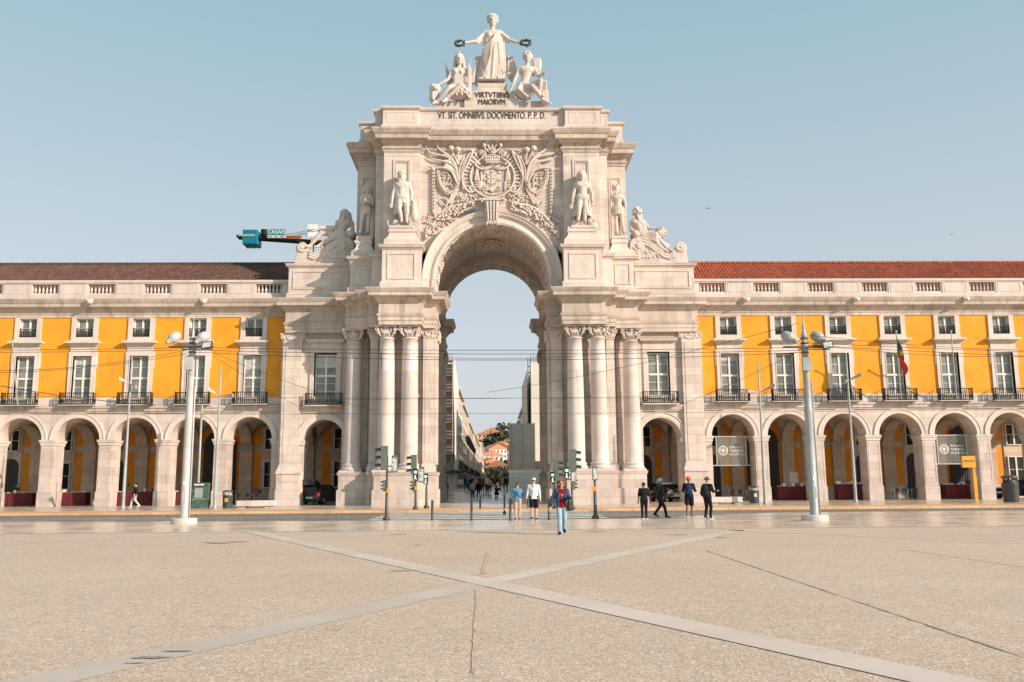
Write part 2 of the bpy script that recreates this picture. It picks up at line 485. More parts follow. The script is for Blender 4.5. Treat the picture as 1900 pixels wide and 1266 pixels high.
# ------------------------------------------------------------------ ground
def aggregate():
    m, nt, b = base_mat('exposed_aggregate', 0.85, (0.5, 0.43, 0.35))
    p = pos(nt)
    big = noise(nt, p, 0.22, 5, 0.6)
    med = noise(nt, p, 1.6, 4)
    c = mix(nt, ramp(nt, big, 0.3, 0.7), (0.64, 0.43, 0.295), (0.77, 0.54, 0.39))
    v = nd(nt, 'ShaderNodeTexVoronoi'); v.inputs['Scale'].default_value = 52; nt.links.new(p, v.inputs['Vector'])
    hv = nd(nt, 'ShaderNodeSeparateColor'); nt.links.new(v.outputs['Color'], hv.inputs[0])
    c = mix(nt, ramp(nt, hv.outputs[0], 0.70, 0.95, 0, 0.85), c, (0.95, 0.82, 0.72))
    c = mix(nt, ramp(nt, hv.outputs[1], 0.78, 0.95, 0, 0.75), c, (0.28, 0.19, 0.15))
    c = mix(nt, ramp(nt, v.outputs['Distance'], 0.42, 0.72, 0, 0.45), c, (0.33, 0.26, 0.2))
    v2 = nd(nt, 'ShaderNodeTexVoronoi'); v2.inputs['Scale'].default_value = 11; nt.links.new(p, v2.inputs['Vector'])
    h2 = nd(nt, 'ShaderNodeSeparateColor'); nt.links.new(v2.outputs['Color'], h2.inputs[0])
    c = mix(nt, ramp(nt, h2.outputs[0], 0.2, 0.9, 0.0, 0.22), c, (0.30, 0.24, 0.19))
    c = mix(nt, ramp(nt, med, 0.62, 0.8, 0, 0.25), c, (0.46, 0.38, 0.30))
    big2 = noise(nt, p, 0.09, 4, 0.6); worn = noise(nt, p, 0.55, 7, 0.7, (1, 0.35, 1))
    c = mix(nt, ramp(nt, big2, 0.42, 0.62, 0, 0.16), c, (0.50, 0.36, 0.26))
    c = mix(nt, ramp(nt, worn, 0.6, 0.75, 0, 0.3), c, (0.46, 0.33, 0.235))
    gum = nd(nt, 'ShaderNodeTexVoronoi'); gum.inputs['Scale'].default_value = 0.9; nt.links.new(p, gum.inputs['Vector'])
    c = mix(nt, ramp(nt, gum.outputs['Distance'], 0.035, 0.05, 0.55, 0), c, (0.22, 0.16, 0.12))
    nt.links.new(c, b.inputs['Base Color'])
    bump(nt, b, v.outputs['Distance'], 0.35, 0.008)
    return m
def polished(name, c0, c1, rough=(0.14, 0.35), slab=(1.2, 0.8)):
    m, nt, b = base_mat(name, 0.25, c0)
    p = pos(nt)
    n = noise(nt, p, 0.5, 5, 0.6); n2 = noise(nt, p, 4, 5)
    c = mix(nt, ramp(nt, n, 0.35, 0.65), c0, c1)
    c = mix(nt, ramp(nt, n2, 0.55, 0.8, 0, 0.4), c, [x * 0.6 for x in c0])
    if slab:
        br = nd(nt, 'ShaderNodeTexBrick'); br.inputs['Scale'].default_value = 1.0
        br.inputs['Brick Width'].default_value = slab[0]; br.inputs['Row Height'].default_value = slab[1]
        br.inputs['Mortar Size'].default_value = 0.012
        br.inputs['Color1'].default_value = (0.9, 0.9, 0.9, 1); br.inputs['Color2'].default_value = (1.05, 1.03, 1.0, 1)
        br.inputs['Mortar'].default_value = (0.5, 0.46, 0.42, 1)
        nt.links.new(p, br.inputs['Vector'])
        c = mix(nt, 0.8, c, br.outputs['Color'], 'MULTIPLY')
    nt.links.new(c, b.inputs['Base Color'])
    nt.links.new(ramp(nt, n, 0.3, 0.7, rough[0], rough[1]), b.inputs['Roughness'])
    bump(nt, b, n2, 0.012, 0.01)
    return m
def cobbles():
    m, nt, b = base_mat('cobbled_road', 0.55, (0.2, 0.18, 0.16))
    p = pos(nt)
    v = nd(nt, 'ShaderNodeTexVoronoi'); v.inputs['Scale'].default_value = 7; nt.links.new(p, v.inputs['Vector'])
    hv = nd(nt, 'ShaderNodeSeparateColor'); nt.links.new(v.outputs['Color'], hv.inputs[0])
    c = mix(nt, hv.outputs[0], (0.24, 0.205, 0.165), (0.46, 0.40, 0.33))
    c = mix(nt, ramp(nt, noise(nt, p, 0.5, 5), 0.4, 0.7), c, (0.38, 0.33, 0.28))
    c = mix(nt, ramp(nt, v.outputs['Distance'], 0.35, 0.6, 0, 0.7), c, (0.07, 0.06, 0.05))
    nt.links.new(c, b.inputs['Base Color']); bump(nt, b, v.outputs['Distance'], 0.6, 0.03)
    return m
mat['aggregate'] = aggregate()
mat['band'] = polished('pink_stone_band', (0.62, 0.48, 0.40), (0.72, 0.57, 0.49), (0.45, 0.7), None)
mat['band_grey'] = polished('greyish_stone_band', (0.53, 0.425, 0.345), (0.62, 0.50, 0.42), (0.5, 0.7), None)
mat['smooth'] = polished('polished_paving', (0.66, 0.51, 0.41), (0.77, 0.61, 0.50), (0.18, 0.32), (1.4, 1.1))
mat['pavement'] = polished('pavement_slabs', (0.54, 0.44, 0.34), (0.64, 0.53, 0.43), (0.14, 0.34), (0.9, 0.6))
mat['street_stone'] = polished('street_paving', (0.30, 0.26, 0.22), (0.42, 0.36, 0.31), (0.12, 0.3), (0.8, 0.8))
mat['cobbles'] = cobbles()
mat['kerb'] = stone('orange_kerb_stone', (0.72, 0.44, 0.24), (1.4, 9), 0.3, 0.5, 0.6)
mat['mark'] = simple('worn_white_paint', (0.72, 0.68, 0.62), 0.5, 0.3, 1.5)
mat['earth'] = simple('city_ground', (0.22, 0.19, 0.16), 0.9)
mat['joint'] = simple('dark_joint_grit', (0.40, 0.29, 0.21), 0.9, 0.4, 3)
mat['stain'] = simple('oil_stain', (0.42, 0.33, 0.26), 0.7, 0.3, 3)

def sheet(name, poly, z, m):
    mm = M(); mm.add([(x, y, z) for x, y in poly], [tuple(range(len(poly)))])
    # make sure it faces up
    a = sum(poly[i][0] * poly[(i + 1) % len(poly)][1] - poly[(i + 1) % len(poly)][0] * poly[i][1] for i in range(len(poly)))
    if a < 0: mm.f = [f[::-1] for f in mm.f]
    return struct(mm, name, m)
sheet('ground', [(-3000, -400), (3000, -400), (3000, 4000), (-3000, 4000)], -0.03, mat['earth'])
sheet('plaza_paving', [(-120, -60), (120, -60), (120, 42), (-120, 42)], 0.0, mat['aggregate'])
road_near = [(-120, 42.3), (-24, 42.0), (-8, 39.9), (5.6, 39.4), (9.5, 42.2), (14.4, 45.4), (30, 45.8), (120, 46)]
sheet('smooth_paving', [(-120, 32.3), (-6, 31.2), (20, 30.6), (120, 30.2)] + road_near[::-1], 0.006, mat['smooth'])
sheet('road', road_near[:1] + road_near[1:] + [(120, 50.4), (-120, 50.4)], 0.002, mat['cobbles'])
# crossing bars and tram rails
for k in range(5):
    y = 40.7 + k * 2.0
    mm = M(); mm.add([(-5.6, y, 0.007), (5.2, y, 0.007), (5.2, y + 1.0, 0.007), (-5.6, y + 1.0, 0.007)], [(0, 1, 2, 3)])
    tag(mm.build('crossing_stripe', mat['mark']), kind='structure')
mm = M()
for y in (40.15, 41.7, 47.0, 48.45): mm.box(-120, 120, y, y + 0.07, 0.0, 0.010)
struct(mm, 'tram_rails', mat['dark_metal'])
# kerb and pavement
mm = M()
x = -120.0
while x < 120:
    mm.box(x, x + 1.78, 50.3, 53.5, -0.02, 0.125 + 0.004 * math.sin(x)); x += 1.8
struct(mm, 'kerb', mat['kerb'])
sheet('pavement', [(-120, 53.4), (120, 53.4), (120, 73.2), (7.6, 73.2), (7.6, 80), (-7.6, 80), (-7.6, 73.2), (-120, 73.2)], 0.118, mat['pavement'])
sm = M()
ys = [80, 84, 90, 100, 115, 140, 200, 460]; zs = [0.118, 0.12, 0.3, 0.55, 0.7, 0.8, 1.2, 3.5]
sm.add([(x, y, z) for y, z in zip(ys, zs) for x in (-13, 13)], [(2 * i, 2 * i + 1, 2 * i + 3, 2 * i + 2) for i in range(len(ys) - 1)])
struct(sm, 'street_paving', mat['street_stone'])

def strip(name, a, b, w, z, m, n=1, jit=0.0):
    a = Vector(a); b = Vector(b); d = (b - a); nrm = Vector((-d.y, d.x)).normalized() * w / 2
    L = []; R = []
    for i in range(n + 1):
        c = a + d * i / n
        j = random.uniform(-jit, jit)
        L.append(c + nrm * (1 + j)); R.append(c - nrm * (1 + random.uniform(-jit, jit)))
    return sheet(name, [tuple(p) for p in R + L[::-1]], z, m)
JP = simple('worn_joint', (0.57, 0.395, 0.28), 0.9, 0.25, 3)
mat['band_stain'] = simple('band_stain', (0.36, 0.27, 0.20), 0.7, 0.3, 3)
strip('stone_band', (-6.35, 2.8), (-.09, 14.98), 0.56, 0.004, mat['band_grey'])
strip('stone_band', (-.09, 14.98), (8.05, 29.75), 0.54, 0.0045, mat['band'])
strip('stone_band', (6.05, 2.5), (-8.25, 31.2), 0.54, 0.008, mat['band'])
strip('stone_band', (7.7, 29.9), (22.5, 10.5), 0.34, 0.0045, mat['band'])
strip('stone_band', (-8.2, 31.6), (-26.0, 12), 0.30, 0.0045, mat['band'])
strip('paving_joint', G(1310, 1022), G(1900, 1221), 0.03, 0.006, mat['joint'], 80, 0.75)
strip('paving_joint', G(1660, 1018), G(1900, 1053), 0.022, 0.006, mat['joint'], 60, 0.75)
strip('paving_joint', G(895, 1065), G(905, 1027), 0.06, 0.006, JP, 20, 0.5)
strip('paving_joint', G(885, 1095), G(878, 1250), 0.035, 0.006, JP, 40, 0.5)
def blob(name, px, py, rx, ry, z, m):
    gx, gy = G(px, py); pts = []
    for i in range(26):
        a = 2 * math.pi * i / 26; k = random.uniform(0.55, 1.15)
        pts.append((gx + rx * k * math.cos(a), gy + ry * k * math.sin(a)))
    sheet(name, pts, z, m)
for (px, py, rx, ry) in [(408, 1008, 0.35, 0.28), (440, 1006, 0.4, 0.12), (285, 1222, 0.22, 0.07), (330, 1210, 0.16, 0.04), (250, 1232, 0.12, 0.03), (1104, 987, 0.4, 0.14), (385, 1007, 0.2, 0.1),
                         (1340, 998, 0.3, 0.1), (1255, 993, 0.4, 0.1), (740, 992, 0.35, 0.1), (745, 1060, 0.3, 0.06), (776, 1012, 0.2, 0.06), (880, 1068, 0.16, 0.02)]:
    blob('ground_stain', px, py, rx, ry, 0.013, mat['stain'])
# ------------------------------------------------------------------ triumphal arch
arch = thing('triumphal_arch', 'tall carved white stone triumphal arch with paired columns at the centre of the square', 'arch', (0, 63, 0.1))
Z0 = 0.1
ENT = [(0.03, 12.55), (0.03, 12.82), (0.08, 12.84), (0.08, 13.12), (0.13, 13.14), (0.17, 13.24), (0.19, 13.32), (0.06, 13.36), (0.04, 14.10),
       (0.09, 14.14), (0.13, 14.2), (0.22, 14.26), (0.25, 14.36), (0.38, 14.42), (0.40, 14.5), (0.70, 14.52), (0.72, 14.74), (0.76, 14.77), (0.84, 14.9), (0.9, 15.0), (0.9, 15.06), (0.0, 15.1)]
EPATH = [(4.1, 76.6), (4.1, 73.6), (4.75, 73.6), (4.75, 65.9), (4.1, 65.9), (4.1, 62.75), (4.95, 62.75), (4.95, 61.3), (7.9, 61.3), (7.9, 62.3),
         (8.75, 62.3), (8.75, 63.0), (10.45, 63.0), (10.45, 66.5)]
def both(m, name, mt, parent, **k):
    a = m.build(name, mt, parent, **k); b = m.mir().build(name, mt, parent, **k)
    return a, b
both(M().sweep(EPATH, ENT), 'entablature', mat['cornice'], arch)
both(M().prism(EPATH[:-1] + [(10.45, 78.0), (4.1, 78.0)], 12.6, 15.09), 'entablature_core', mat['ashlar'], arch)
# shaft zone masses: central pier, side recess wall
WPATH = [(4.15, 76.6), (4.15, 73.7), (4.8, 73.7), (4.8, 65.8), (4.15, 65.8), (4.15, 63.25), (8.15, 63.25), (8.15, 62.95), (8.72, 62.95), (8.72, 64.95), (10.95, 64.95), (10.95, 78), (4.15, 78)]
pier = M().prism(WPATH, Z0, 12.62)
# pilasters on the pier face and inside the passage
for (x0, x1) in ((4.17, 4.95),):
    pier.box(x0, x1, 62.95, 63.3, 2.9, 12.0)
    pier.box(x0 + 0.14, x1 - 0.14, 62.93, 63.0, 3.2, 11.7)
pier.box(5.3, 7.7, 63.2, 63.3, 2.6, 7.6); pier.box(5.3, 7.7, 63.19, 63.3, 7.9, 11.6)
for (y0, y1) in ((63.0, 65.4), (74.1, 76.2)):
    pier.box(3.98, 4.2, y0 + 0.25, y1 - 0.25, 2.9, 11.8)
pier.box(9.1, 10.8, 64.8, 65.0, 2.6, 12.3)
both(pier, 'pier', mat['ashlar'], arch)
# string across recess
both(M().box(4.9, 8.1, 63.12, 63.3, 7.62, 7.86), 'string_course', mat['cornice'], arch)
# pedestals
PED = [(0.10, 0.1), (0.10, 1.12), (0.06, 1.18), (0.0, 1.2), (0.0, 2.12), (0.05, 2.16), (0.09, 2.3), (0.09, 2.36), (0.0, 2.38)]
PPATH = [(4.0, 76.8), (4.0, 73.4), (4.65, 73.4), (4.65, 66.1), (4.0, 66.1), (4.0, 62.0), (5.05, 62.0), (5.05, 61.25), (8.1, 61.25), (8.1, 62.0), (8.6, 62.0), (8.6, 62.75), (10.75, 62.75), (10.75, 66)]
both(M().sweep(PPATH, PED), 'pedestal', mat['dado'], arch)
both(M().prism(PPATH[:-1] + [(10.75, 78), (4.0, 78)], Z0, 2.365), 'pedestal_core', mat['dado'], arch)

def lathe_col(cx, cy, r, zb, zt):
    m = M()
    m.box(cx - r * 1.36, cx + r * 1.36, cy - r * 1.36, cy + r * 1.36, zb, zb + 0.16)
    m.lathe(cx, cy, [(r * 1.3, zb + 0.16), (r * 1.34, zb + 0.22), (r * 1.34, zb + 0.28), (r * 1.28, zb + 0.34), (r * 1.14, zb + 0.36), (r * 1.10, zb + 0.42), (r * 1.17, zb + 0.46), (r * 1.2, zb + 0.52), (r * 1.15, zb + 0.57), (r * 1.03, zb + 0.6)], 32)
    return m
def shaft(cx, cy, r, z0, z1, n=36):
    pr = []
    for i in range(13):
        t = i / 12.0
        k = 1.0 if t < 0.3 else 1.0 - 0.145 * ((t - 0.3) / 0.7) ** 1.5
        pr.append((r * k, z0 + (z1 - z0) * t))
    pr = [(r * 1.05, z0 - 0.02)] + pr + [(r * 0.87, z1), (r * 0.95, z1 + 0.02), (r * 0.95, z1 + 0.09), (r * 0.88, z1 + 0.11)]
    return M().lathe(cx, cy, pr, n)
def spiral(m, c, ax, r, turns, thick, rr, sgn=1):
    """volute: spiral tube in the plane whose horizontal axis is ax"""
    pts = []
    for i in range(26):
        t = i / 25.0; a = math.pi / 2 - sgn * t * turns * 2 * math.pi
        q = r * (1 - 0.82 * t)
        pts.append(Vector(c) + Vector(ax) * (q * math.cos(a)) * 1.0 + Vector((0, 0, q * math.sin(a))))
    m.tube(pts, thick, 6, lambda t: 1 - 0.4 * t)
    m.ell(c, rr)
def capital(cx, cy, r, z0, z1, square=False, ry=None):
    """composite capital: bell, leaf tiers, corner volutes, festoon, abacus"""
    m = M(); h = z1 - z0; ry = ry or r
    if square: m.box(cx - r * 0.98, cx + r * 0.98, cy - ry * 0.98, cy + ry * 0.98, z0, z1 - 0.14)
    else: m.lathe(cx, cy, [(r * 0.86, z0), (r * 0.92, z0 + h * 0.35), (r * 1.12, z0 + h * 0.8)], 20)
    w = r * 1.36; wy = ry * 1.36 if not square else ry * 1.2
    # abacus with hollow sides
    pl = []
    for (ax, ay, bx, by) in ((-1, -1, 1, -1), (1, -1, 1, 1), (1, 1, -1, 1), (-1, 1, -1, -1)):
        for t in (0.0, 0.12, 0.3, 0.5, 0.7, 0.88):
            k = 1 - 0.16 * math.sin(math.pi * min(1, max(0, (t - 0.05) / 0.9)))
            X = ax + (bx - ax) * t; Y = ay + (by - ay) * t
            if ax == bx: X *= k
            else: Y *= k
            pl.append((cx + X * w, cy + Y * wy))
    m.prism(pl, z1 - 0.13, z1 - 0.03)
    m.prism([(cx + (x - cx) * 1.05, cy + (y - cy) * 1.05) for x, y in pl], z1 - 0.03, z1 + 0.0)
    for sx in (-1, 1):
        for sy in ((-1, 1) if not square else (-1,)):
            c = Vector((cx + sx * w * 0.80, cy + sy * wy * 0.86, z1 - 0.30))
            spiral(m, c, Vector((sx, 0, 0)), 0.17, 1.4, 0.042, 0.055, 1)
            spiral(m, c + Vector((0.0, 0.10, 0)), Vector((0, sy, 0)), 0.15, 1.2, 0.04, 0.05, 1)
            m.ell(c + Vector((-sx * 0.02, 0.1, -0.2)), (0.08, 0.07, 0.13))
            m.cap(c + Vector((-sx * 0.05, 0.08, -0.15)), c + Vector((-sx * 0.18, 0.15, -0.42)), 0.07, 0.045, 8)
    # rosette and festoon at front
    yf = cy - wy * 0.92
    m.ell((cx, yf + 0.02, z1 - 0.1), (0.14, 0.07, 0.09))
    for i in range(9):
        t = i / 8.0; a = math.pi * t
        m.ell((cx - math.cos(a) * r * 0.62, cy - (ry if square else r) * 0.98 - 0.03, z1 - 0.30 - math.sin(a) * h * 0.32), (0.065, 0.07, 0.06 + 0.03 * math.sin(a)), n=8, m=6)
    for i in range(7):
        m.ell((cx + (i - 3) * r * 0.22, cy - (ry if square else r) * 1.04, z1 - 0.24), (0.035, 0.05, 0.06), n=6, m=6)
    k = 10 if not square else 0
    for i in range(k):
        a = 2 * math.pi * i / k
        m.ell((cx + r * 0.95 * math.cos(a), cy + r * 0.95 * math.sin(a), z0 + h * 0.30), (0.075, 0.075, 0.16), (0, 0, a), n=8, m=6)
    if square:
        for i in range(6):
            m.ell((cx - r * 0.85 + i * r * 0.34, cy - ry * 1.0, z0 + h * 0.25), (0.07, 0.06, 0.14), n=8, m=6)
    return m
R = 0.595
for sx in (-1, 1):
    for (cx, cy, r) in ((5.82, 62.2, R), (7.45, 62.2, R), (10.0, 63.75, R * 0.98)):
        o = shaft(sx * cx, cy, r, 2.96, 11.62).build('column', mat['column'], arch)
        lathe_col(sx * cx, cy, r, 2.36, 0).build('column_base', mat['stone'], o)
        capital(sx * cx, cy, r * 0.93, 11.72, 12.57).build('capital', mat['relief'], o)
    # pilaster capitals and bases
    for (x0, x1, yf, yb) in ((4.1, 4.98, 62.95, 63.3), (8.12, 8.76, 62.9, 63.3)):
        cx = (x0 + x1) / 2 * sx; hw = (x1 - x0) / 2
        capital(cx, yf + 0.15, hw, 11.72, 12.57, True, 0.16).build('pilaster_capital', mat['relief'], arch)
        M().box(cx - hw - 0.1, cx + hw + 0.1, yf - 0.12, yb, 2.37, 2.55).box(cx - hw - 0.06, cx + hw + 0.06, yf - 0.08, yb, 2.55, 2.75).box(cx - hw - 0.03, cx + hw + 0.03, yf - 0.04, yb, 2.75, 2.92).build('pilaster_base', mat['stone'], arch)
    for yc in (64.2, 75.15):
        m = capital(0, 0, 0.8, 11.72, 12.57, True, 0.16)
        rot = Matrix.Rotation(-math.pi / 2 * sx, 4, 'Z'); m.xf(rot); moved(m, sx * 4.02, yc, 0)
        m.build('pilaster_capital', mat['relief'], arch)

# ---- vault
ZC, RV = 16.1, 4.08
v = M()
def barrel(m, r, y0, y1, n=36, zc=ZC, zlow=15.05):
    pts = [(r, zlow)] + [(r * math.cos(math.pi * i / n), zc + r * math.sin(math.pi * i / n)) for i in range(n + 1)] + [(-r, zlow)]
    k = len(pts)
    m.add([(x, y0, z) for x, z in pts] + [(x, y1, z) for x, z in pts], [(i, i + 1, i + 1 + k, i + k) for i in range(k - 1)], True)
def ring(m, r0, r1, y0, y1, n=36):
    m.arcband(0, ZC, [(r0, y0), (r1, y0), (r1, y1), (r0, y1), (r0, y0)], 0, math.pi, n)
    for s_ in (-1, 1): m.box(s_ * r0, s_ * r1, y0, y1, 15.06, ZC)
ring(v, RV, RV + 1.1, 63.0, 65.9); ring(v, RV, RV + 1.0, 73.6, 76.6)
barrel(v, RV + 0.62, 65.9, 73.6)
v.build('vault', mat['ashlar'], arch)
# coffers on the two rib bands, small panels + keystones + rosette
cf = M()
for (y0, y1) in ((63.25, 65.6), (73.9, 76.3)):
    for i in range(13):
        a0 = math.pi * (i + 0.12) / 13; a1 = math.pi * (i + 0.88) / 13
        r = RV - 0.0
        for (b0, b1, ya, yb) in ((a0, a1, y0, y0 + 0.1), (a0, a1, y1 - 0.1, y1), (a0, a0 + 0.03, y0 + .1, y1 - .1), (a1 - 0.03, a1, y0 + .1, y1 - .1)):
            cf.arcband(0, ZC, [(r - 0.06, ya), (r + 0.03, ya), (r + 0.03, yb), (r - 0.06, yb), (r - 0.06, ya)], b0, b1, 3)
        am = (a0 + a1) / 2; ym = (y0 + y1) / 2
        for k in range(6):
            w = 2 * math.pi * k / 6
            aa = am + 0.06 * math.cos(w)
            cf.ell(((r - 0.02) * math.cos(aa), ym + 0.35 * math.sin(w), ZC + (r - 0.02) * math.sin(aa)), (0.13, 0.13, 0.13), n=6, m=5)
    cf.build('coffer_mouldings', mat['relief'], arch); cf = M()
rs = M(); rz = ZC + RV + 0.55
for k in range(16):
    w = 2 * math.pi * k / 16
    rs.ell((0.95 * math.cos(w), 69.8 + 1.3 * math.sin(w), rz - 0.05 - 0.12), (0.24, 0.3, 0.14), n=8, m=6)
    rs.ell((0.5 * math.cos(w + 0.2), 69.8 + 0.7 * math.sin(w + 0.2), rz - 0.2), (0.2, 0.2, 0.14), n=8, m=6)
rs.ell((0, 69.8, rz - 0.22), (0.35, 0.4, 0.25))
rs.build('ceiling_rosette', mat['relief'], arch)
gr = M()
for sx in (-1, 1):
    pts = []
    for i in range(21):
        t = i / 20.0; y = 66.0 + 7.5 * t; a = math.pi / 2 - sx * (0.42 + 0.5 * abs(2 * t - 1) ** 2)
        pts.append(((RV + 0.58) * math.cos(a), y, ZC + (RV + 0.58) * math.sin(a)))
    gr.tube(pts, 0.09, 6)
gr.build('vault_rib', mat['stone'], arch)
# archivolt mouldings on the front
av = M()
av.arcband(0, ZC, [(RV + 0.02, 63.0), (RV + 0.02, 62.62), (RV + 0.16, 62.56), (RV + 0.30, 62.62), (RV + 0.34, 62.70), (RV + 0.62, 62.70), (RV + 0.64, 62.60), (RV + 0.72, 62.52), (RV + 0.82, 62.50), (RV + 0.92, 62.42), (RV + 0.98, 62.42), (RV + 0.98, 63.0)], 0, math.pi, 48)
for s_ in (-1, 1):
    av.box(s_ * (RV + 0.02), s_ * (RV + 0.30), 62.6, 63.0, 15.06, ZC); av.box(s_ * (RV + 0.30), s_ * (RV + 0.7), 62.7, 63.0, 15.06, ZC); av.box(s_ * (RV + 0.7), s_ * (RV + 0.98), 62.46, 63.0, 15.06, ZC)
av.build('archivolt', mat['stone'], arch)
# keystone
kz0, kz1 = ZC + RV - 0.25, ZC + RV + 1.75
km = M().xz([(-0.42, kz0), (0.42, kz0), (0.56, kz1), (-0.56, kz1)], 62.05, 63.1)
km.box(-0.64, 0.64, 61.95, 63.1, kz1 - 0.12, kz1 + 0.06)
for k in range(4):
    km.tube([(-0.36 + 0.24 * k, 62.02, kz1 - 0.2), (-0.34 + 0.225 * k, 61.9, kz1 - 0.7), (-0.31 + 0.205 * k, 61.98, kz1 - 1.2), (-0.29 + 0.19 * k, 61.9, kz0 + 0.15)], 0.08, 6)
km.box(-0.5, 0.5, 61.92, 62.1, kz1 - 0.95, kz1 - 0.86)
for k in range(5): km.ell((-0.36 + 0.18 * k, 61.9, kz0 + 0.12 + 0.05 * (k % 2)), (0.1, 0.12, 0.16), n=8, m=6)
km.build('keystone', mat['relief'], arch)

# ---- attic pedestal course (z 15.1 - 18.35)
def course(z0, z1, base=0.5, capn=0.34, d=0.18):
    return [(0.12, z0), (0.12, z0 + base), (0.06, z0 + base + 0.08), (0.0, z0 + base + 0.12), (0.0, z1 - capn - 0.05), (0.05, z1 - capn), (0.09, z1 - capn + 0.08), (0.2, z1 - capn + 0.14), (d + 0.04, z1 - 0.1), (d + 0.08, z1 - 0.06), (d + 0.08, z1 - 0.01), (0, z1)]
A1 = [(5.1, 63.0), (5.1, 61.5), (7.8, 61.5), (7.8, 63.0)]
A2 = [(7.8, 62.55), (8.65, 62.55), (8.65, 63.3), (10.35, 63.3), (10.35, 65.6)]
m = M().sweep(A1, course(15.1, 18.35)); m.prism(A1, 15.1, 18.34)
m.panel(5.45, 7.45, 15.85, 17.75, 61.5, 0.1, 0.06)
both(m, 'attic_pedestal', mat['stone'], arch)
m = M().sweep(A2, course(15.1, 17.95)); m.prism(A2 + [(7.8, 65.6)], 15.1, 17.94)
m.panel(8.95, 10.1, 15.85, 17.4, 63.3, 0.1, 0.06)
both(m, 'attic_pedestal', mat['stone'], arch)
# ---- attic body
AB = [(5.27, 63.2), (5.27, 62.8), (7.95, 62.8), (7.95, 63.4), (8.6, 63.4), (8.6, 65.8), (10.33, 65.8), (10.33, 72.0)]
ATT = [(0.02, 25.75), (0.05, 25.8), (0.06, 25.9), (0.16, 26.0), (0.18, 26.1), (0.04, 26.14), (0.04, 26.35), (0.12, 26.4), (0.26, 26.52), (0.3, 26.6), (0.58, 26.64), (0.60, 26.95), (0.66, 26.98), (0.76, 27.15), (0.84, 27.3), (0.84, 27.4), (0, 27.46)]
FULL = [(x, y) for x, y in AB]
LEFT = [(-x, y) for x, y in AB][::-1]
body = M()
body.arcwall(-5.3, 5.3, 26.0, 0, RV + 0.5, ZC, 63.2, 73.0, 40)
body.box(-5.3, -(RV + 0.5), 63.2, 73, 15.08, ZC); body.box(RV + 0.5, 5.3, 63.2, 73, 15.08, ZC)
for sx in (1, -1):
    pl = [(sx * x, y) for x, y in AB + [(5.27, 72.0)]]
    body.prism(pl if sx > 0 else pl[::-1], 15.1, 27.44)
body.box(-5.28, 5.28, 63.25, 72, 26.0, 27.43)
body.build('attic_wall', mat['ashlar'], arch)
M().sweep(LEFT + FULL, ATT).build('attic_cornice', mat['cornice'], arch)
pn = M()
pn.panel(5.95, 7.25, 19.2, 25.2, 62.8, 0.13, 0.07); pn.panel(6.12, 7.08, 19.4, 25.0, 62.78, 0.05, 0.05)
both(pn, 'wall_panel', mat['stone'], arch)
pn = M().panel(9.0, 10.0, 19.0, 24.9, 65.8, 0.1, 0.06); pn.panel(9.14, 9.86, 19.2, 24.75, 65.78, 0.05, 0.05)
both(pn, 'wall_panel', mat['stone'], arch)
# ---- blocking course with inscription
BL = [(5.5, 63.4), (5.5, 63.05), (8.1, 63.05), (8.1, 63.7), (8.75, 63.7), (8.75, 66.0), (10.2, 66.0), (10.2, 71)]
BC = [(0.10, 27.46), (0.10, 27.95), (0.03, 28.0), (0.0, 28.02), (0.0, 29.12), (0.06, 29.18), (0.16, 29.24), (0.20, 29.36), (0.20, 29.42), (0, 29.45)]
M().sweep([(-x, y) for x, y in BL][::-1] + BL, BC).build('parapet', mat['stone'], arch)
M().prism([(-x, y) for x, y in BL][::-1] + BL, 27.4, 29.44).build('parapet_core', mat['ashlar'], arch)
pm = M(); pm.panel(5.75, 7.85, 28.15, 29.0, 63.05, 0.05, 0.03); pm.panel(8.25, 8.65, 28.15, 29.0, 63.7, 0.05, 0.03)
both(pm, 'parapet_panel', mat['stone'], arch)
M().panel(-5.3, 5.3, 28.08, 29.06, 63.4, 0.05, 0.03).build('parapet_panel', mat['stone'], arch)
def inscription(txt, x0, x1, zc, h, y):
    m = text_mesh(txt, 1.0, 0.012)
    xs = [p[0] for p in m.v]; zs = [p[2] for p in m.v]
    a, b, c, d = min(xs), max(xs), min(zs), max(zs)
    for i in range(len(m.v)):
        X, Yy, Z = m.v[i]
        m.v[i] = (x0 + (X - a) / (b - a) * (x1 - x0), y + Yy * 1.2, zc + ((Z - c) / (d - c) - 0.5) * h)
    return m
inscription('VT. SIT. OMNIBVS. DOCVMENTO. P. P. D.', P(813, 214, 63.4)[0], P(1012, 214, 63.4)[0], P(913, 214.5, 63.4)[1], 0.52, 63.36).build('inscription', mat['letters'], arch)
# ---- plinths for the crowning group
YP = 64.2
def zp(y): return P(913, y, YP)[1]
def xp(x, y): return P(x, y, YP)[0]
z1, z2, z3, z4 = zp(197) - 0.6, zp(183.5), zp(167.5), zp(151)
m = M()
m.box(xp(812, 190), xp(1010, 190), YP + 0.15, 67.6, 29.3, z2 - 0.12)
m.box(xp(862, 190), xp(962, 190), YP - 0.1, 67.6, 29.32, z2)
m.box(xp(875, 175), xp(956, 175), YP + 0.1, 67.2, z2, z3)
m.box(xp(886, 160), xp(941, 160), YP + 0.3, 66.8, z3, z4)
m.build('statue_plinth', mat['ashlar'], arch)
inscription('VIRTVTIBVS', xp(881, 175), xp(945, 175), (z2 + z3) / 2, (z3 - z2) * 0.66, YP + 0.06).build('inscription', mat['letters'], arch)
inscription('MAIORVM', xp(888, 190), xp(937, 190), zp(190.3), (z3 - z2) * 0.66, YP - 0.14).build('inscription', mat['letters'], arch)
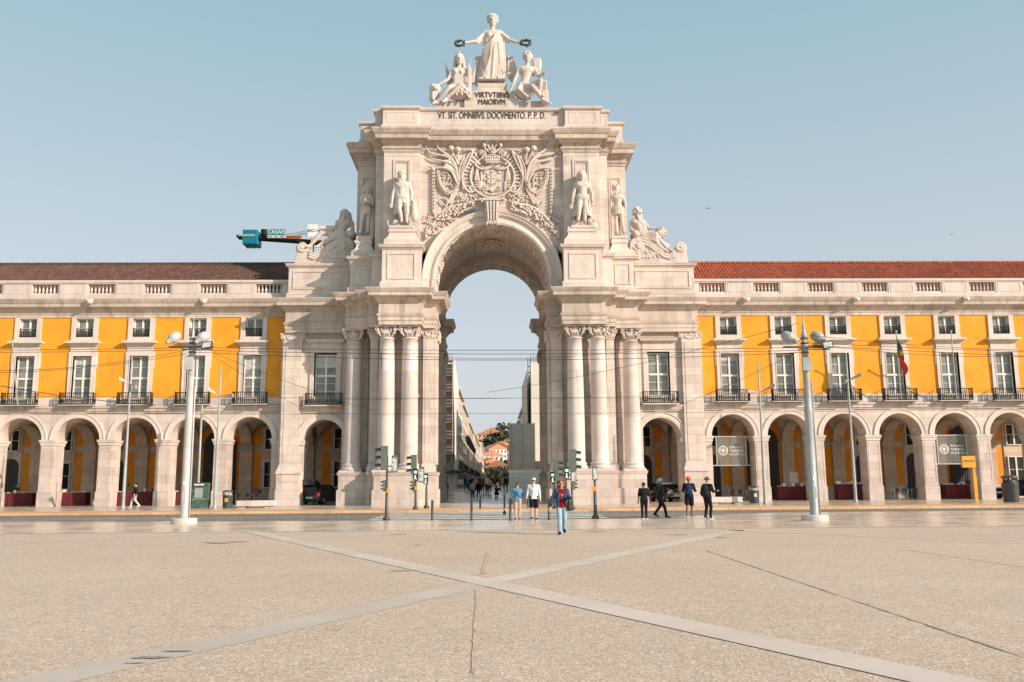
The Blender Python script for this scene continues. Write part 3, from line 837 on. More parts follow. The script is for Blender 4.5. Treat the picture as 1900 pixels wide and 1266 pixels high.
# statue pedestals (concave sides) on the attic course
def sped(cx, cy, w0, w1, d, z0, z1):
    pr = [(w0 / 2, z0), (w0 / 2, z0 + 0.28 * (z1 - z0))]
    for i in range(7):
        t = i / 6.0
        pr.append((w1 / 2 + (w0 - w1) / 2 * (1 - t) ** 2.2 - 0.02, z0 + (0.3 + 0.42 * t) * (z1 - z0)))
    pr += [(w1 / 2 + 0.05, z0 + 0.74 * (z1 - z0)), (w1 / 2 + 0.05, z0 + 0.8 * (z1 - z0)), (w1 / 2, z0 + 0.82 * (z1 - z0)), (w1 / 2, z1)]
    m = M(); vs = []; fs = []
    for (w, z) in pr:
        k = w - w1 / 2
        vs += [(cx - w, cy - d / 2 - k, z), (cx + w, cy - d / 2 - k, z), (cx + w, cy + d / 2, z), (cx - w, cy + d / 2, z)]
    for t in range(len(pr) - 1):
        for i in range(4):
            j = (i + 1) % 4
            fs.append((t * 4 + i, t * 4 + j, t * 4 + 4 + j, t * 4 + 4 + i))
    fs.append((len(pr) * 4 - 4, len(pr) * 4 - 3, len(pr) * 4 - 2, len(pr) * 4 - 1))
    return m.add(vs, fs)
for sx in (-1, 1):
    sped(sx * 6.42, 62.2, 2.55, 1.95, 0.9, 18.34, 19.75).build('statue_pedestal', mat['stone'], arch)
    sped(sx * 9.45, 64.3, 1.75, 1.15, 0.9, 17.93, 19.55).build('statue_pedestal', mat['stone'], arch)
# ------------------------------------------------------------------ side pavilions
PENT = [(max(o * 0.86, 0.03), z - 0.006 if z < 15 else z - 0.01) for o, z in ENT]
def railing(m, x0, x1, y0, y1, z0, z1, bulge=True, step=0.14):
    """iron balcony railing round three sides"""
    m.box(x0, x1, y0 - 0.02, y0 + 0.02, z1 - 0.05, z1); m.box(x0, x1, y0 - 0.02, y0 + 0.02, z0 + 0.0, z0 + 0.07)
    for x in (x0, x1):
        m.box(x - 0.02, x + 0.02, y0, y1, z1 - 0.04, z1 - 0.002); m.box(x - 0.02, x + 0.02, y0, y1, z0 + 0.03, z0 + 0.068)
        m.box(x - 0.03, x + 0.03, y0 - 0.03, y0 + 0.03, z0 - 0.02, z1 + 0.05)
    n = max(2, int((x1 - x0) / step))
    h = z1 - z0
    pr = [(0.022, 0), (0.02, h * .15), (0.045, h * .28), (0.045, h * .36), (0.024, h * .5), (0.018, h * .9), (0.03, h * .95)]
    for i in range(1, n):
        m.lathe(x0 + (x1 - x0) * i / n, y0, pr, 6, True, z0)
    k = max(1, int((y1 - y0) / step))
    for x in (x0, x1):
        for i in range(1, k): m.lathe(x, y0 + (y1 - y0) * i / k, pr, 6, True, z0)
    return m
def casement(w, h, transom, cols=2, rows_low=3, rows_up=2):
    """white wooden window, local: x centred, z from 0, facing -y at y=0"""
    m = M(); t = 0.07
    m.box(-w / 2, -w / 2 + t, -0.05, 0.03, 0, h); m.box(w / 2 - t, w / 2, -0.05, 0.03, 0, h)
    m.box(-w / 2 + t, w / 2 - t, -0.05, 0.03, h - t, h); m.box(-w / 2 + t, w / 2 - t, -0.05, 0.03, 0, t)
    m.box(-0.065, 0.065, -0.06, 0.02, t, h - t)
    if transom:
        m.box(-w / 2 + t, w / 2 - t, -0.075, 0.015, transom - 0.07, transom + 0.07)
        for i in range(1, rows_low):
            z = transom * i / rows_low; m.box(-w / 2 + t, w / 2 - t, -0.02, 0.01, z - 0.017, z + 0.017)
        for i in range(1, rows_up):
            z = transom + (h - transom) * i / rows_up; m.box(-w / 2 + t, w / 2 - t, -0.02, 0.01, z - 0.017, z + 0.017)
    else:
        for i in range(1, rows_low):
            z = h * i / rows_low; m.box(-w / 2 + t, w / 2 - t, -0.02, 0.01, z - 0.017, z + 0.017)
    return m
def make_window(parent, x, y, z, w, h, transom, blind=0.0, rows_low=3, rows_up=2):
    o = moved(casement(w, h, transom, 2, rows_low, rows_up), x, y, z).build('window', mat['white_wood'], parent)
    M().box(x - w / 2 + 0.05, x + w / 2 - 0.05, y - 0.004, y + 0.004, z + 0.05, z + h - 0.05).build('pane', mat['pane'], o)
    M().box(x - w / 2 - 0.1, x + w / 2 + 0.1, y + 0.02, y + 0.06, z - 0.02, z + h + 0.1).build('dark_frame', mat['red_wood'], o)
    ck = int(abs(x * 7.3) + z * 3) % 5
    if ck in (1, 3) and h > 2:
        for sg in ((-1, 1) if ck == 1 else (1,)):
            M().box(x + sg * 0.09, x + sg * (w / 2 - 0.08), y - 0.008, y - 0.005, z + 0.1 + (ck == 3) * 1.2, z + h - 0.1).build('curtain', mat['curtain_grey'], o)
    if blind > 0:
        M().box(x - w / 2 + 0.08, x + w / 2 - 0.08, y - 0.010, y - 0.006, z + h - 0.08 - blind, z + h - 0.08).build('blind', mat['curtain'], o)
    return o

def pavilion(sx):
    side = 'left' if sx < 0 else 'right'
    pv = thing('arch_pavilion', 'pale stone pavilion with one window, joining the arch to the ' + ('left' if sx < 0 else 'right') + ' yellow wing', 'pavilion', (sx * 13, 65, 0.1), 0, 'stone pavilions flanking the arch')
    def bd(m, name, mt, par=pv):
        return (m if sx > 0 else m.mir()).build(name, mt, par)
    X0, X1 = 10.5, 15.55
    w = M()
    YF = 65.0
    # piers of the opening 10.75 - 13.75
    w.box(10.40, 10.76, YF, 66.6, 0.1, 4.72)
    w.box(13.74, X1 - 0.05, YF, 66.6, 0.1, 4.72)
    w.arcwall(10.40, X1 - 0.05, 6.9, 12.25, 1.49, 4.72, YF, 66.6, 24)
    w.box(10.40, 11.42, YF, 66.6, 6.9, 11.1); w.box(13.08, X1 - 0.05, YF, 66.6, 6.9, 11.1)
    w.box(11.42, 13.08, YF, 66.6, 6.9, 7.9)
    w.box(10.40, X1 - 0.05, YF, 66.6, 11.1, 12.6)
    w.box(11.38, 13.1, 65.35, 66.5, 7.85, 11.15)
    bd(w, 'wall', mat['ashlar'])
    bd(M().box(10.40, X1, 66.62, 125, 7.0, 12.5).box(7.8, 10.4, 78.1, 125, 0.1, 15.0).box(10.4, 15.5, 73.6, 125, 0.1, 12.5).box(10.4, 15.5, 71.5, 125, 12.5, 15.0), 'rear_block', mat['ashlar'])
    # end pilaster with pedestal, base and capital
    p = M().box(13.98, 15.32, 64.72, YF, 2.95, 12.0)
    p.box(14.18, 15.12, 64.69, 64.8, 3.2, 11.8)
    bd(p, 'pilaster', mat['ashlar'])
    b = M().box(13.92, 15.4, 64.66, YF + .02, 2.75, 2.95).box(13.87, 15.45, 64.6, YF + .02, 2.62, 2.75).box(13.82, 15.5, 64.55, YF + .02, 2.44, 2.62)
    bd(b, 'pilaster_base', mat['stone'])
    d = M().box(13.8, 15.55, 64.55, YF + .3, 0.1, 1.2).box(13.86, 15.5, 64.6, YF + .3, 1.2, 2.3).box(13.8, 15.56, 64.54, YF + .3, 2.3, 2.44)
    bd(d, 'pedestal', mat['dado'])
    c = capital(14.65, 64.88, 0.66, 11.95, 12.55, True, 0.14)
    bd(c, 'pilaster_capital', mat['relief'])
    # cornice
    bd(M().sweep([(10.5, 64.62), (15.15, 64.62), (15.15, 66.8)], PENT), 'entablature', mat['cornice'])
    bd(M().box(10.47, 15.13, 64.64, 71.4, 12.58, 15.07), 'entablature_core', mat['ashlar'])
    bd(M().box(10.5, 15.5, 64.92, 65.02, 12.2, 12.3), 'string_course', mat['cornice'])
    at = M().sweep([(10.40, 65.2), (15.2, 65.2), (15.2, 70)], course(15.09, 17.9, 0.5, 0.32, 0.16)); at.box(10.42, 15.19, 65.22, 70, 15.08, 17.89)
    at.panel(10.75, 14.9, 15.95, 17.35, 65.2, 0.1, 0.06)
    bd(at, 'attic_block', mat['ashlar'])
    # arch moulding, imposts
    a = M().arcband(12.25, 4.72, [(1.5, 65.02), (1.5, 64.93), (1.66, 64.9), (1.84, 64.93), (1.88, 64.86), (1.94, 64.86), (1.94, 65.02)], 0, math.pi, 28)
    a.box(10.42, 10.80, 64.88, 66.62, 4.40, 4.72).box(13.7, 13.97, 64.88, 66.62, 4.40, 4.72)
    a.box(10.42, 10.84, 64.84, 66.66, 4.62, 4.70).box(13.66, 13.99, 64.84, 66.66, 4.62, 4.70)
    bd(a, 'archivolt', mat['stone'])
    bd(M().box(10.5, 13.95, 64.88, YF + .02, 6.72, 6.84).box(10.5, 13.97, 64.82, YF + .02, 6.84, 7.02).box(10.5, 13.97, 64.76, YF + .02, 7.02, 7.16), 'string_course', mat['cornice'])
    # window surround
    s = M().box(11.12, 11.42, 64.90, 65.3, 7.5, 11.1).box(13.08, 13.38, 64.90, 65.3, 7.5, 11.1).box(11.12, 13.38, 64.90, 65.3, 11.1, 11.42)
    s.box(11.02, 11.14, 64.94, 65.1, 10.2, 11.5).box(13.36, 13.48, 64.94, 65.1, 10.2, 11.5)
    s.box(11.1, 13.4, 64.93, 65.1, 11.42, 11.82)
    s.box(10.95, 13.55, 64.8, 65.1, 11.82, 11.9).box(10.86, 13.64, 64.64, 65.1, 11.9, 12.02).box(10.8, 13.7, 64.58, 65.1, 12.02, 12.1)
    bd(s, 'window_surround', mat['stone'])
    make_window(pv, sx * 12.25, 65.28, 7.72, 1.55, 3.3, 1.72, 0.9 if sx < 0 else 0)
    rl = railing(M(), 10.98, 13.52, 64.42, 64.9, 7.24, 8.1)
    bd(rl, 'balcony_railing', mat['iron'])
    bd(M().box(10.92, 13.58, 64.38, 64.92, 7.16, 7.24), 'balcony_slab', mat['stone'])
    return pv
pavL = pavilion(-1); pavR = pavilion(1)

# ------------------------------------------------------------------ yellow wings
BAY = 4.18
def roof_tiles(x0, x1, y0, y1, z0, z1, mt, parent, pitch=0.25):
    """rows of curved tiles: corrugated across, stepped down the slope"""
    nx = int((x1 - x0) / pitch); nr = 13
    prof = [0.0, 0.055, 0.08, 0.055, 0.0, -0.02]
    xs = []; hs_ = []
    for i in range(nx):
        for k, h in enumerate(prof):
            xs.append(x0 + (i + k / len(prof)) * pitch); hs_.append(h)
    xs.append(x0 + nx * pitch); hs_.append(0.0)
    rows = []
    for r in range(nr):
        for e in (0, 1):
            t = (r + e) / nr
            rows.append((y0 + (y1 - y0) * t, z0 + (z1 - z0) * t + (0.05 if e == 0 else -0.0)))
    vs = [(x, y, z + h) for (y, z) in rows for x, h in zip(xs, hs_)]
    k = len(xs)
    fs = [(r * k + i, r * k + i + 1, (r + 1) * k + i + 1, (r + 1) * k + i) for r in range(len(rows) - 1) for i in range(k - 1)]
    m = M().add(vs, fs, False)
    o = m.build('roof', mt, parent)
    rd = M(); x = x0
    while x < x1 - 0.4:
        rd.cap((x, y1 + 0.02, z1 + 0.06), (x + 0.42, y1 + 0.02, z1 + 0.06), 0.13, 0.11, 8); x += 0.42
    rd.build('ridge_tiles', mt, o)
    return o
def groin(m, x0, x1, y0, y1, zs, h, n=20):
    cx = (x0 + x1) / 2; rx = (x1 - x0) / 2; cy = (y0 + y1) / 2; ry = (y1 - y0) / 2
    vs = []
    for j in range(n + 1):
        for i in range(n + 1):
            u = -math.cos(math.pi * i / n); w = -math.cos(math.pi * j / n)
            z = zs + h * max(math.sqrt(max(0, 1 - u * u)), math.sqrt(max(0, 1 - w * w)))
            vs.append((cx + u * rx, cy + w * ry, z))
    m.add(vs, [(j * (n + 1) + i, (j + 1) * (n + 1) + i, (j + 1) * (n + 1) + i + 1, j * (n + 1) + i + 1) for j in range(n) for i in range(n)], False)
YW = 66.0
YB = 73.0           # back wall of the arcade
def wing(sx, nb, mt_roof, label, gates):
    wb = thing('yellow_building', label, 'building', (sx * 27, 66, 0.1), 0, 'yellow arcaded wings of the square')
    Xa = 15.55; XE = Xa + 0.21 + BAY * nb + 0.4
    def bd(m, name, mt, par=wb):
        return (m if sx > 0 else m.mir()).build(name, mt, par)
    c0 = 17.85
    cs = [c0 + BAY * k for k in range(nb)]
    # pale stone wall pieces of the arcade
    hw = 1.6; zs = 4.9
    st = M()
    edges = [Xa] + [c + BAY / 2 for c in cs]
    for k, c in enumerate(cs):
        xa = Xa if k == 0 else c - BAY / 2; xb = c + BAY / 2
        st.arcwall(xa, xb, 7.05, c, hw, zs, YW, YW + 1.5, 24)
    st.box(Xa, XE, YW + 0.02, YW + 0.4, 7.05, 8.0)
    bd(st, 'arcade_wall', mat['ashlar'])
    for k in range(nb + 1):
        xa = Xa if k == 0 else cs[k - 1] + hw; xb = cs[k] - hw if k < nb else xa + BAY - 2 * hw
        p = M().box(xa, xb, YW, YW + 1.5, 0.1, zs)
        p.box(xa - (0 if k == 0 else 0.05), xb + 0.05, YW - 0.05, YW + 1.55, 0.1, 1.15)
        p.box(xa - (0 if k == 0 else 0.02), xb + 0.02, YW - 0.02, YW + 1.52, 1.15, 1.22)
        if k: p.panel(xa + 0.1, xb - 0.1, 1.4, 4.3, YW, 0.035, 0.018)
        o = bd(p, 'arcade_pier', mat['dado'])
        q = M().box(xa - (0 if k == 0 else 0.05), xb + 0.05, YW - 0.05, YW + 1.55, 4.52, 4.72).box(xa - (0 if k == 0 else 0.11), xb + 0.11, YW - 0.11, YW + 1.61, 4.72, 4.84).box(xa - (0 if k == 0 else 0.14), xb + 0.14, YW - 0.14, YW + 1.64, 4.84, 4.91)
        bd(q, 'impost', mat['stone'], o)
    for c in cs:
        a = M().arcband(c, zs + 0.012, [(hw + 0.01, YW + .02), (hw + 0.01, YW - 0.05), (hw + 0.28, YW - 0.05), (hw + 0.30, YW - 0.09), (hw + 0.40, YW - 0.09), (hw + 0.40, YW + .02)], 0.0, math.pi, 28)
        bd(a, 'archivolt', mat['stone'])
    # string course and upper wall
    bd(M().box(Xa + 0.02, XE, YW - 0.10, YW + .05, 6.86, 6.98).box(Xa + 0.02, XE, YW - 0.18, YW + .05, 6.98, 7.2).box(Xa + 0.02, XE, YW - 0.26, YW + .05, 7.2, 7.34), 'string_course', mat['cornice'])
    yw = M(); prev = Xa
    for c in cs:
        yw.box(prev, c - 0.98, YW + 0.06, YW + 0.4, 8.0, 14.05); prev = c + 0.98
        yw.box(c - 0.98, c + 0.98, YW + 0.30, YW + 0.45, 8.0, 14.04)
    yw.box(prev, XE, YW + 0.06, YW + 0.4, 8.0, 14.05)
    bd(yw, 'plaster_wall', mat['yellow'])
    # cornice
    CP = [(0.05, 14.0), (0.05, 14.2), (0.1, 14.24), (0.12, 14.34), (0.2, 14.42), (0.24, 14.56), (0.34, 14.62), (0.36, 14.68), (0.62, 14.72), (0.66, 14.95), (0.72, 15.0), (0.80, 15.14), (0.86, 15.26), (0.86, 15.3), (0.0, 15.34)]
    bd(M().sweep([(Xa - 0.1, YW + .06), (XE, YW + .06)], CP), 'cornice', mat['cornice'])
    bd(M().box(Xa - 0.1, XE, YW + 0.08, 72, 14.05, 15.32), 'cornice_core', mat['ashlar'])
    # lion-head spouts
    for k in range(nb):
        if k % 2 == (1 if sx < 0 else 0):
            x = cs[k] + (1.25 if sx > 0 else -0.6)
            l = M().ell((x, YW - 0.86, 15.06), (0.26, 0.16, 0.2)).ell((x, YW - 0.98, 15.0), (0.12, 0.12, 0.1)).ell((x - 0.2, YW - 0.85, 15.16), 0.1).ell((x + 0.2, YW - 0.85, 15.16), 0.1)
            bd(l, 'lion_head_spout', mat['relief'])
    # balustrade: panelled dado + open balusters above each half bay
    bl = M()
    for k in range(nb + 1):
        xo = (c0 - BAY / 2 + 0.05 if sx > 0 else c0 - BAY / 2 + 0.15) + BAY * k      # start of an opening
        x0_, x1_ = xo, xo + 1.95
        pa = Xa - 0.3 if k == 0 else xo - (BAY - 1.95)
        bl.box(pa, x0_, YW + 0.18, YW + 0.62, 15.33, 16.78)
        if k: bl.box(pa + 0.1, x0_ - 0.1, YW + 0.14, YW + 0.2, 15.33, 16.78).panel(pa + 0.25, x0_ - 0.25, 15.85, 16.62, YW + 0.14, 0.04, 0.02)
        if k < nb:
            bl.box(x0_, x1_, YW + 0.2, YW + 0.6, 15.33, 15.9)
    bl.box(Xa - 0.3, XE, YW + 0.12, YW + 0.68, 16.6, 16.7).box(Xa - 0.3, XE, YW + 0.06, YW + 0.74, 16.7, 16.88)
    bl.box(Xa - 0.3, XE, YW + 0.1, YW + 0.2, 15.33, 15.75)
    bo = bd(bl, 'parapet', mat['stone'])
    proto = None
    for k in range(nb):
        xo = (c0 - BAY / 2 + 0.05 if sx > 0 else c0 - BAY / 2 + 0.15) + BAY * k
        for i in range(7):
            x = sx * (xo + 1.95 * (i + 0.5) / 7)
            if proto is None:
                pr = [(0.085, 0), (0.085, 0.05), (0.05, 0.07), (0.045, 0.1), (0.095, 0.22), (0.095, 0.27), (0.045, 0.44), (0.04, 0.5), (0.07, 0.56), (0.085, 0.62), (0.085, 0.7)]
                proto = M().lathe(x, YW + 0.4, pr, 10, True, 15.9).build('baluster', mat['stone'], bo)
                px0 = x
            else:
                copy_tree(proto, bo, (x - px0, 0, 0))
    # roof
    a, b = (Xa - 0.35, XE) if sx > 0 else (-XE, -Xa + 0.35)
    if sx > 0: a = Xa - 0.3
    roof_tiles(a, b, YW + 1.2, YW + 5.4, 16.35, 19.42, mt_roof, wb)
    bd(M().yz([(YW + 1.25, 15.3), (YW + 1.25, 16.2), (YW + 5.4, 19.3), (YW + 9.6, 16.2), (YW + 9.6, 15.3)], Xa - 0.3, XE), 'roof_core', mat['ashlar'])
    bd(M().box(Xa, XE, YB + 0.5, 80, 0.1, 15.3), 'rear_block', mat['ashlar'])
    # windows
    blinds = [0.9, 0, 0, 0.5, 0, 0, 0]
    for k, c in enumerate(cs):
        s = M()
        # upper surround
        s.box(c - 0.98, c - 0.64, YW - 0.05, YW + 0.35, 12.2, 13.98).box(c + 0.64, c + 0.98, YW - 0.05, YW + 0.35, 12.2, 13.98)
        s.box(c - 0.64, c + 0.64, YW - 0.048, YW + 0.35, 12.2, 12.52); s.box(c - 0.64, c + 0.64, YW - 0.048, YW + 0.35, 13.93, 13.98)
        # ledge
        s.box(c - 1.05, c + 1.05, YW - 0.14, YW + 0.3, 11.86, 11.96).box(c - 1.12, c + 1.12, YW - 0.30, YW + 0.3, 11.96, 12.04).box(c - 1.24, c + 1.24, YW - 0.42, YW + 0.3, 12.04, 12.18).box(c - 1.02, c + 1.02, YW - 0.1, YW + 0.3, 12.18, 12.32)
        # lower surround
        s.box(c - 1.0, c - 0.68, YW - 0.06, YW + 0.35, 7.36, 11.1).box(c + 0.68, c + 1.0, YW - 0.06, YW + 0.35, 7.36, 11.1)
        s.box(c - 1.0, c + 1.0, YW - 0.058, YW + 0.35, 11.1, 11.36)
        s.box(c - 1.08, c - 0.94, YW - 0.02, YW + 0.2, 10.2, 11.42).box(c + 0.94, c + 1.08, YW - 0.02, YW + 0.2, 10.2, 11.42)
        s.box(c - 0.74, c - 0.68, YW - 0.09, YW + 0.2, 7.4, 11.1).box(c + 0.68, c + 0.74, YW - 0.09, YW + 0.2, 7.4, 11.1).box(c - 0.74, c + 0.74, YW - 0.09, YW + 0.2, 11.1, 11.17)
        s.box(c - 0.96, c + 0.96, YW - 0.02, YW + 0.3, 11.36, 11.87)
        bd(s, 'window_surround', mat['stone'])
        make_window(wb, sx * c, YW + 0.30, 12.52, 1.24, 1.42, 0, 0, 2)
        make_window(wb, sx * c, YW + 0.30, 7.5, 1.34, 3.58, 1.95, blinds[k] if sx < 0 else (0.4 if k == 0 else 0))
        r1 = railing(M(), c - 0.62, c + 0.62, YW + 0.06, YW + 0.1, 12.56, 13.18, step=0.12)
        bd(r1, 'window_railing', mat['iron'])
        r2 = railing(M(), c - 1.2, c + 1.2, YW - 0.62, YW - 0.05, 7.44, 8.32)
        o = bd(r2, 'balcony_railing', mat['iron'])
        bd(M().box(c - 1.28, c + 1.28, YW - 0.68, YW - 0.0, 7.38, 7.43), 'balcony_slab', mat['stone'], o)
    # ---- inside the arcade: back wall with yellow fields, pilasters, openings; groin vault
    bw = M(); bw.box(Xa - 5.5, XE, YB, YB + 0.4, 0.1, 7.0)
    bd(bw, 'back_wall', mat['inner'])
    vt = M()
    for k in range(-1, nb):
        c = c0 + BAY * k if k >= 0 else 12.25
        for s_ in (-1, 1):
            bd(M().box(c + s_ * 0.96, c + s_ * 1.56, YB - 0.02, YB + .05, 1.2, 4.25).box(c + s_ * 0.96, c + s_ * 1.56, YB - 0.02, YB + .05, 4.72, 6.6), 'shaded_yellow_field', mat['ochre'])  # facade yellow deepened, arcade shade put into the colour
        xl = c + BAY / 2
        if k == -1: xl = 15.0
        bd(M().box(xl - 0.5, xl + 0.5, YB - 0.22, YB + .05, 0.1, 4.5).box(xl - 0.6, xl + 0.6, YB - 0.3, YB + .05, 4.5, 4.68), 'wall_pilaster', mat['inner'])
        hb = (BAY / 2 - 0.12)
        groin(vt, c - hb, c + hb, YW + 1.5, YB - 0.0, 4.75, 1.75)
        # transverse arch between pier and back wall
        a = M().arcband(0, 0, [(1.62, -0.45), (1.95, -0.45), (1.95, 0.45), (1.62, 0.45), (1.62, -0.45)], 0, math.pi, 18)
        for (x, y, z) in a.v: pass
        a.v = [(xl + y, (YW + 1.5 + YB) / 2 + x * 1.5, 4.7 + z * 0.98) for (x, y, z) in a.v]
        vt.merge(a)
    vt.box(Xa - 5.0, XE, YW + 1.45, YB, 6.75, 7.0)
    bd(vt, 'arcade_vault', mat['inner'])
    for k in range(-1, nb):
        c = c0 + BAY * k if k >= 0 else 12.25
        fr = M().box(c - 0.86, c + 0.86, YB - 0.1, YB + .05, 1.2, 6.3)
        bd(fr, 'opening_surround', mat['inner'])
        if gates[k + 1] == 'gate':
            g = M().box(c - 1.3, c + 1.3, YB - 0.24, YB - 0.12, 0.1, 4.7)
            g.arcband(c, 4.7, [(0.0, YB - 0.24), (1.3, YB - 0.24), (1.3, YB - 0.12), (0.0, YB - 0.12)], 0, math.pi, 20)
            for i in range(12): g.box(c - 1.2 + i * 0.21, c - 1.16 + i * 0.21, YB - 0.27, YB - 0.24, 0.2, 4.6)
            o = bd(g, 'gate', mat['dark_door'])
        elif gates[k + 1] == 'door':
            o = bd(M().box(c - 0.68, c + 0.68, YB - 0.14, YB - 0.05, 0.1, 3.1).arcband(c, 3.1, [(0, YB - 0.14), (0.68, YB - 0.14), (0.68, YB - 0.05), (0, YB - 0.05)], 0, math.pi, 14), 'door', mat['dark_door'])
            d = M(); d.box(c - 0.6, c + 0.6, YB - 0.17, YB - 0.12, 4.4, 6.0)
            o2 = bd(d, 'window', mat['pane_dark'])
            bd(moved(casement(1.3, 1.75, 0, 2, 2), c, YB - 0.18, 4.35), 'window_frame', mat['white_wood'], o2)
        else:
            d = M(); d.box(c - 0.6, c + 0.6, YB - 0.17, YB - 0.12, 1.35, 3.4).box(c - 0.6, c + 0.6, YB - 0.17, YB - 0.12, 4.4, 6.0)
            o2 = bd(d, 'window', mat['pane_dark'])
            bd(moved(casement(1.3, 2.15, 0, 2, 2), c, YB - 0.18, 1.3).merge(moved(casement(1.3, 1.75, 0, 2, 2), c, YB - 0.18, 4.35)), 'window_frame', mat['white_wood'], o2)
    return wb
wingL = wing(-1, 6, mat['tile_brown'], 'long yellow arcaded building left of the arch, under a dark brown tiled roof', ['win', 'win', 'gate', 'win', 'door', 'win', 'door'])
wingR = wing(1, 7, mat['tile_red'], 'long yellow arcaded building right of the arch, under a bright red tiled roof', ['door', 'door', 'gate', 'door', 'door', 'door', 'gate', 'win'])
# ------------------------------------------------------------------ figures
def hand(m, w, d, side, s=1.0, curl=0.35, n=6):
    """palm, four fingers and thumb; w wrist, d direction of forearm, side = sign of thumb side"""
    w = Vector(w); d = Vector(d).normalized()
    across = d.cross(Vector((0, 1, 0)))
    if across.length < 0.2: across = Vector((1, 0, 0))
    across.normalize(); nrm = across.cross(d).normalized()
    if nrm.y > 0: nrm = -nrm
    pc = w + d * 0.045 * s
    m.cap(w, pc + d * 0.02 * s, 0.026 * s, 0.034 * s, 8)
    for i, ln in enumerate((0.062, 0.074, 0.07, 0.054)):
        off = across * (i - 1.5) * 0.0185 * s * side
        b0 = pc + d * 0.035 * s + off
        k = b0 + (d * (1 - curl * .5) + nrm * curl * 0.4).normalized() * ln * 0.55 * s
        e = k + (d * (1 - curl) + nrm * curl).normalized() * ln * 0.5 * s
        m.cap(b0, k, 0.0095 * s, 0.009 * s, n); m.cap(k, e, 0.009 * s, 0.0075 * s, n)
    t0 = pc - across * side * 0.028 * s
    t1 = t0 + (d * 0.7 - across * side * 0.6 + nrm * 0.3).normalized() * 0.04 * s
    m.cap(pc, t0, 0.015 * s, 0.012 * s, n); m.cap(t0, t1, 0.012 * s, 0.010 * s, n); m.cap(t1, t1 + (d * 0.9 + nrm * 0.3).normalized() * 0.026 * s, 0.010 * s, 0.008 * s, n)
HS = 1.28      # carved heads are a little over life proportion
def head(m, c, s=1.0, fwd=(0, -1, 0), nose=1.0):
    """skull, jaw, brow, nose, lips, chin, ears; looks along fwd"""
    s = s * HS
    c = Vector(c); f = Vector(fwd).normalized(); up = Vector((0, 0, 1)); x = f.cross(up).normalized()
    q = lambda a, b, h: c + x * a * s + f * b * s + up * h * s
    ang = math.atan2(f.x, -f.y)
    rt = (0, 0, ang)
    m.ell(q(0, -0.012, 0.03), (0.076 * s, 0.093 * s, 0.088 * s), rt, 16, 12)
    m.ell(q(0, 0.018, -0.03), (0.06 * s, 0.07 * s, 0.078 * s), rt, 14, 10)
    m.ell(q(0, 0.055, -0.088), (0.028 * s, 0.022 * s, 0.02 * s), rt, 8, 6)
    m.cap(q(0, 0.082, 0.022), q(0, 0.108, -0.018), 0.009 * s, 0.015 * s, 8)
    m.cap(q(-0.04, 0.076, 0.034), q(0.04, 0.076, 0.034), 0.012 * s, 0.012 * s, 8)
    m.cap(q(-0.022, 0.082, -0.05), q(0.022, 0.082, -0.05), 0.009 * s, 0.009 * s, 6)
    for sx in (-1, 1):
        m.ell(q(sx * 0.029, 0.075, 0.012), 0.011 * s, rt, 8, 6)
        m.ell(q(sx * 0.045, 0.05, -0.025), (0.02 * s, 0.03 * s, 0.02 * s), rt, 8, 6)
        m.ell(q(sx * 0.076, -0.012, 0.0), (0.012 * s, 0.02 * s, 0.032 * s), rt, 8, 6)
    return q
def limb(m, a, b, c, ra, rb, rc, bulge=1.12):
    a, b, c = Vector(a), Vector(b), Vector(c)
    m.cap(a, b, ra, rb, 12)
    k = b + (c - b) * 0.3
    m.cap(b, k, rb, rb * bulge, 12); m.cap(k, c, rb * bulge, rc, 12)
def torso(m, J, s, fem=False):
    ch, wa, hp = Vector(J['chest']), Vector(J['waist']), Vector(J['hip'])
    w = 0.92 if fem else 1.0
    m.cap(ch + Vector((-0.07 * s * w, 0, 0.03 * s)), ch + Vector((0.07 * s * w, 0, 0.03 * s)), 0.115 * s, 0.115 * s, 14)
    m.cap(ch, wa, 0.125 * s * w, 0.108 * s * w, 14)
    m.cap(wa, hp, 0.108 * s * w, 0.125 * s, 14)
    m.cap(hp + Vector((-0.05 * s, 0, -0.01 * s)), hp + Vector((0.05 * s, 0, -0.01 * s)), 0.118 * s, 0.118 * s, 14)
    m.cap(J['sL'], ch + (Vector(J['neck']) - ch) * 0.55, 0.062 * s, 0.075 * s, 10); m.cap(J['sR'], ch + (Vector(J['neck']) - ch) * 0.55, 0.062 * s, 0.075 * s, 10)
    m.cap(ch, J['neck'], 0.10 * s, 0.055 * s, 12)
    if fem:
        for sx in (-1, 1): m.ell(ch + Vector((sx * 0.065 * s, -0.085 * s, 0.0)), 0.055 * s)
    else:
        for sx in (-1, 1): m.ell(ch + Vector((sx * 0.065 * s, -0.075 * s, 0.02 * s)), (0.07 * s, 0.045 * s, 0.05 * s))
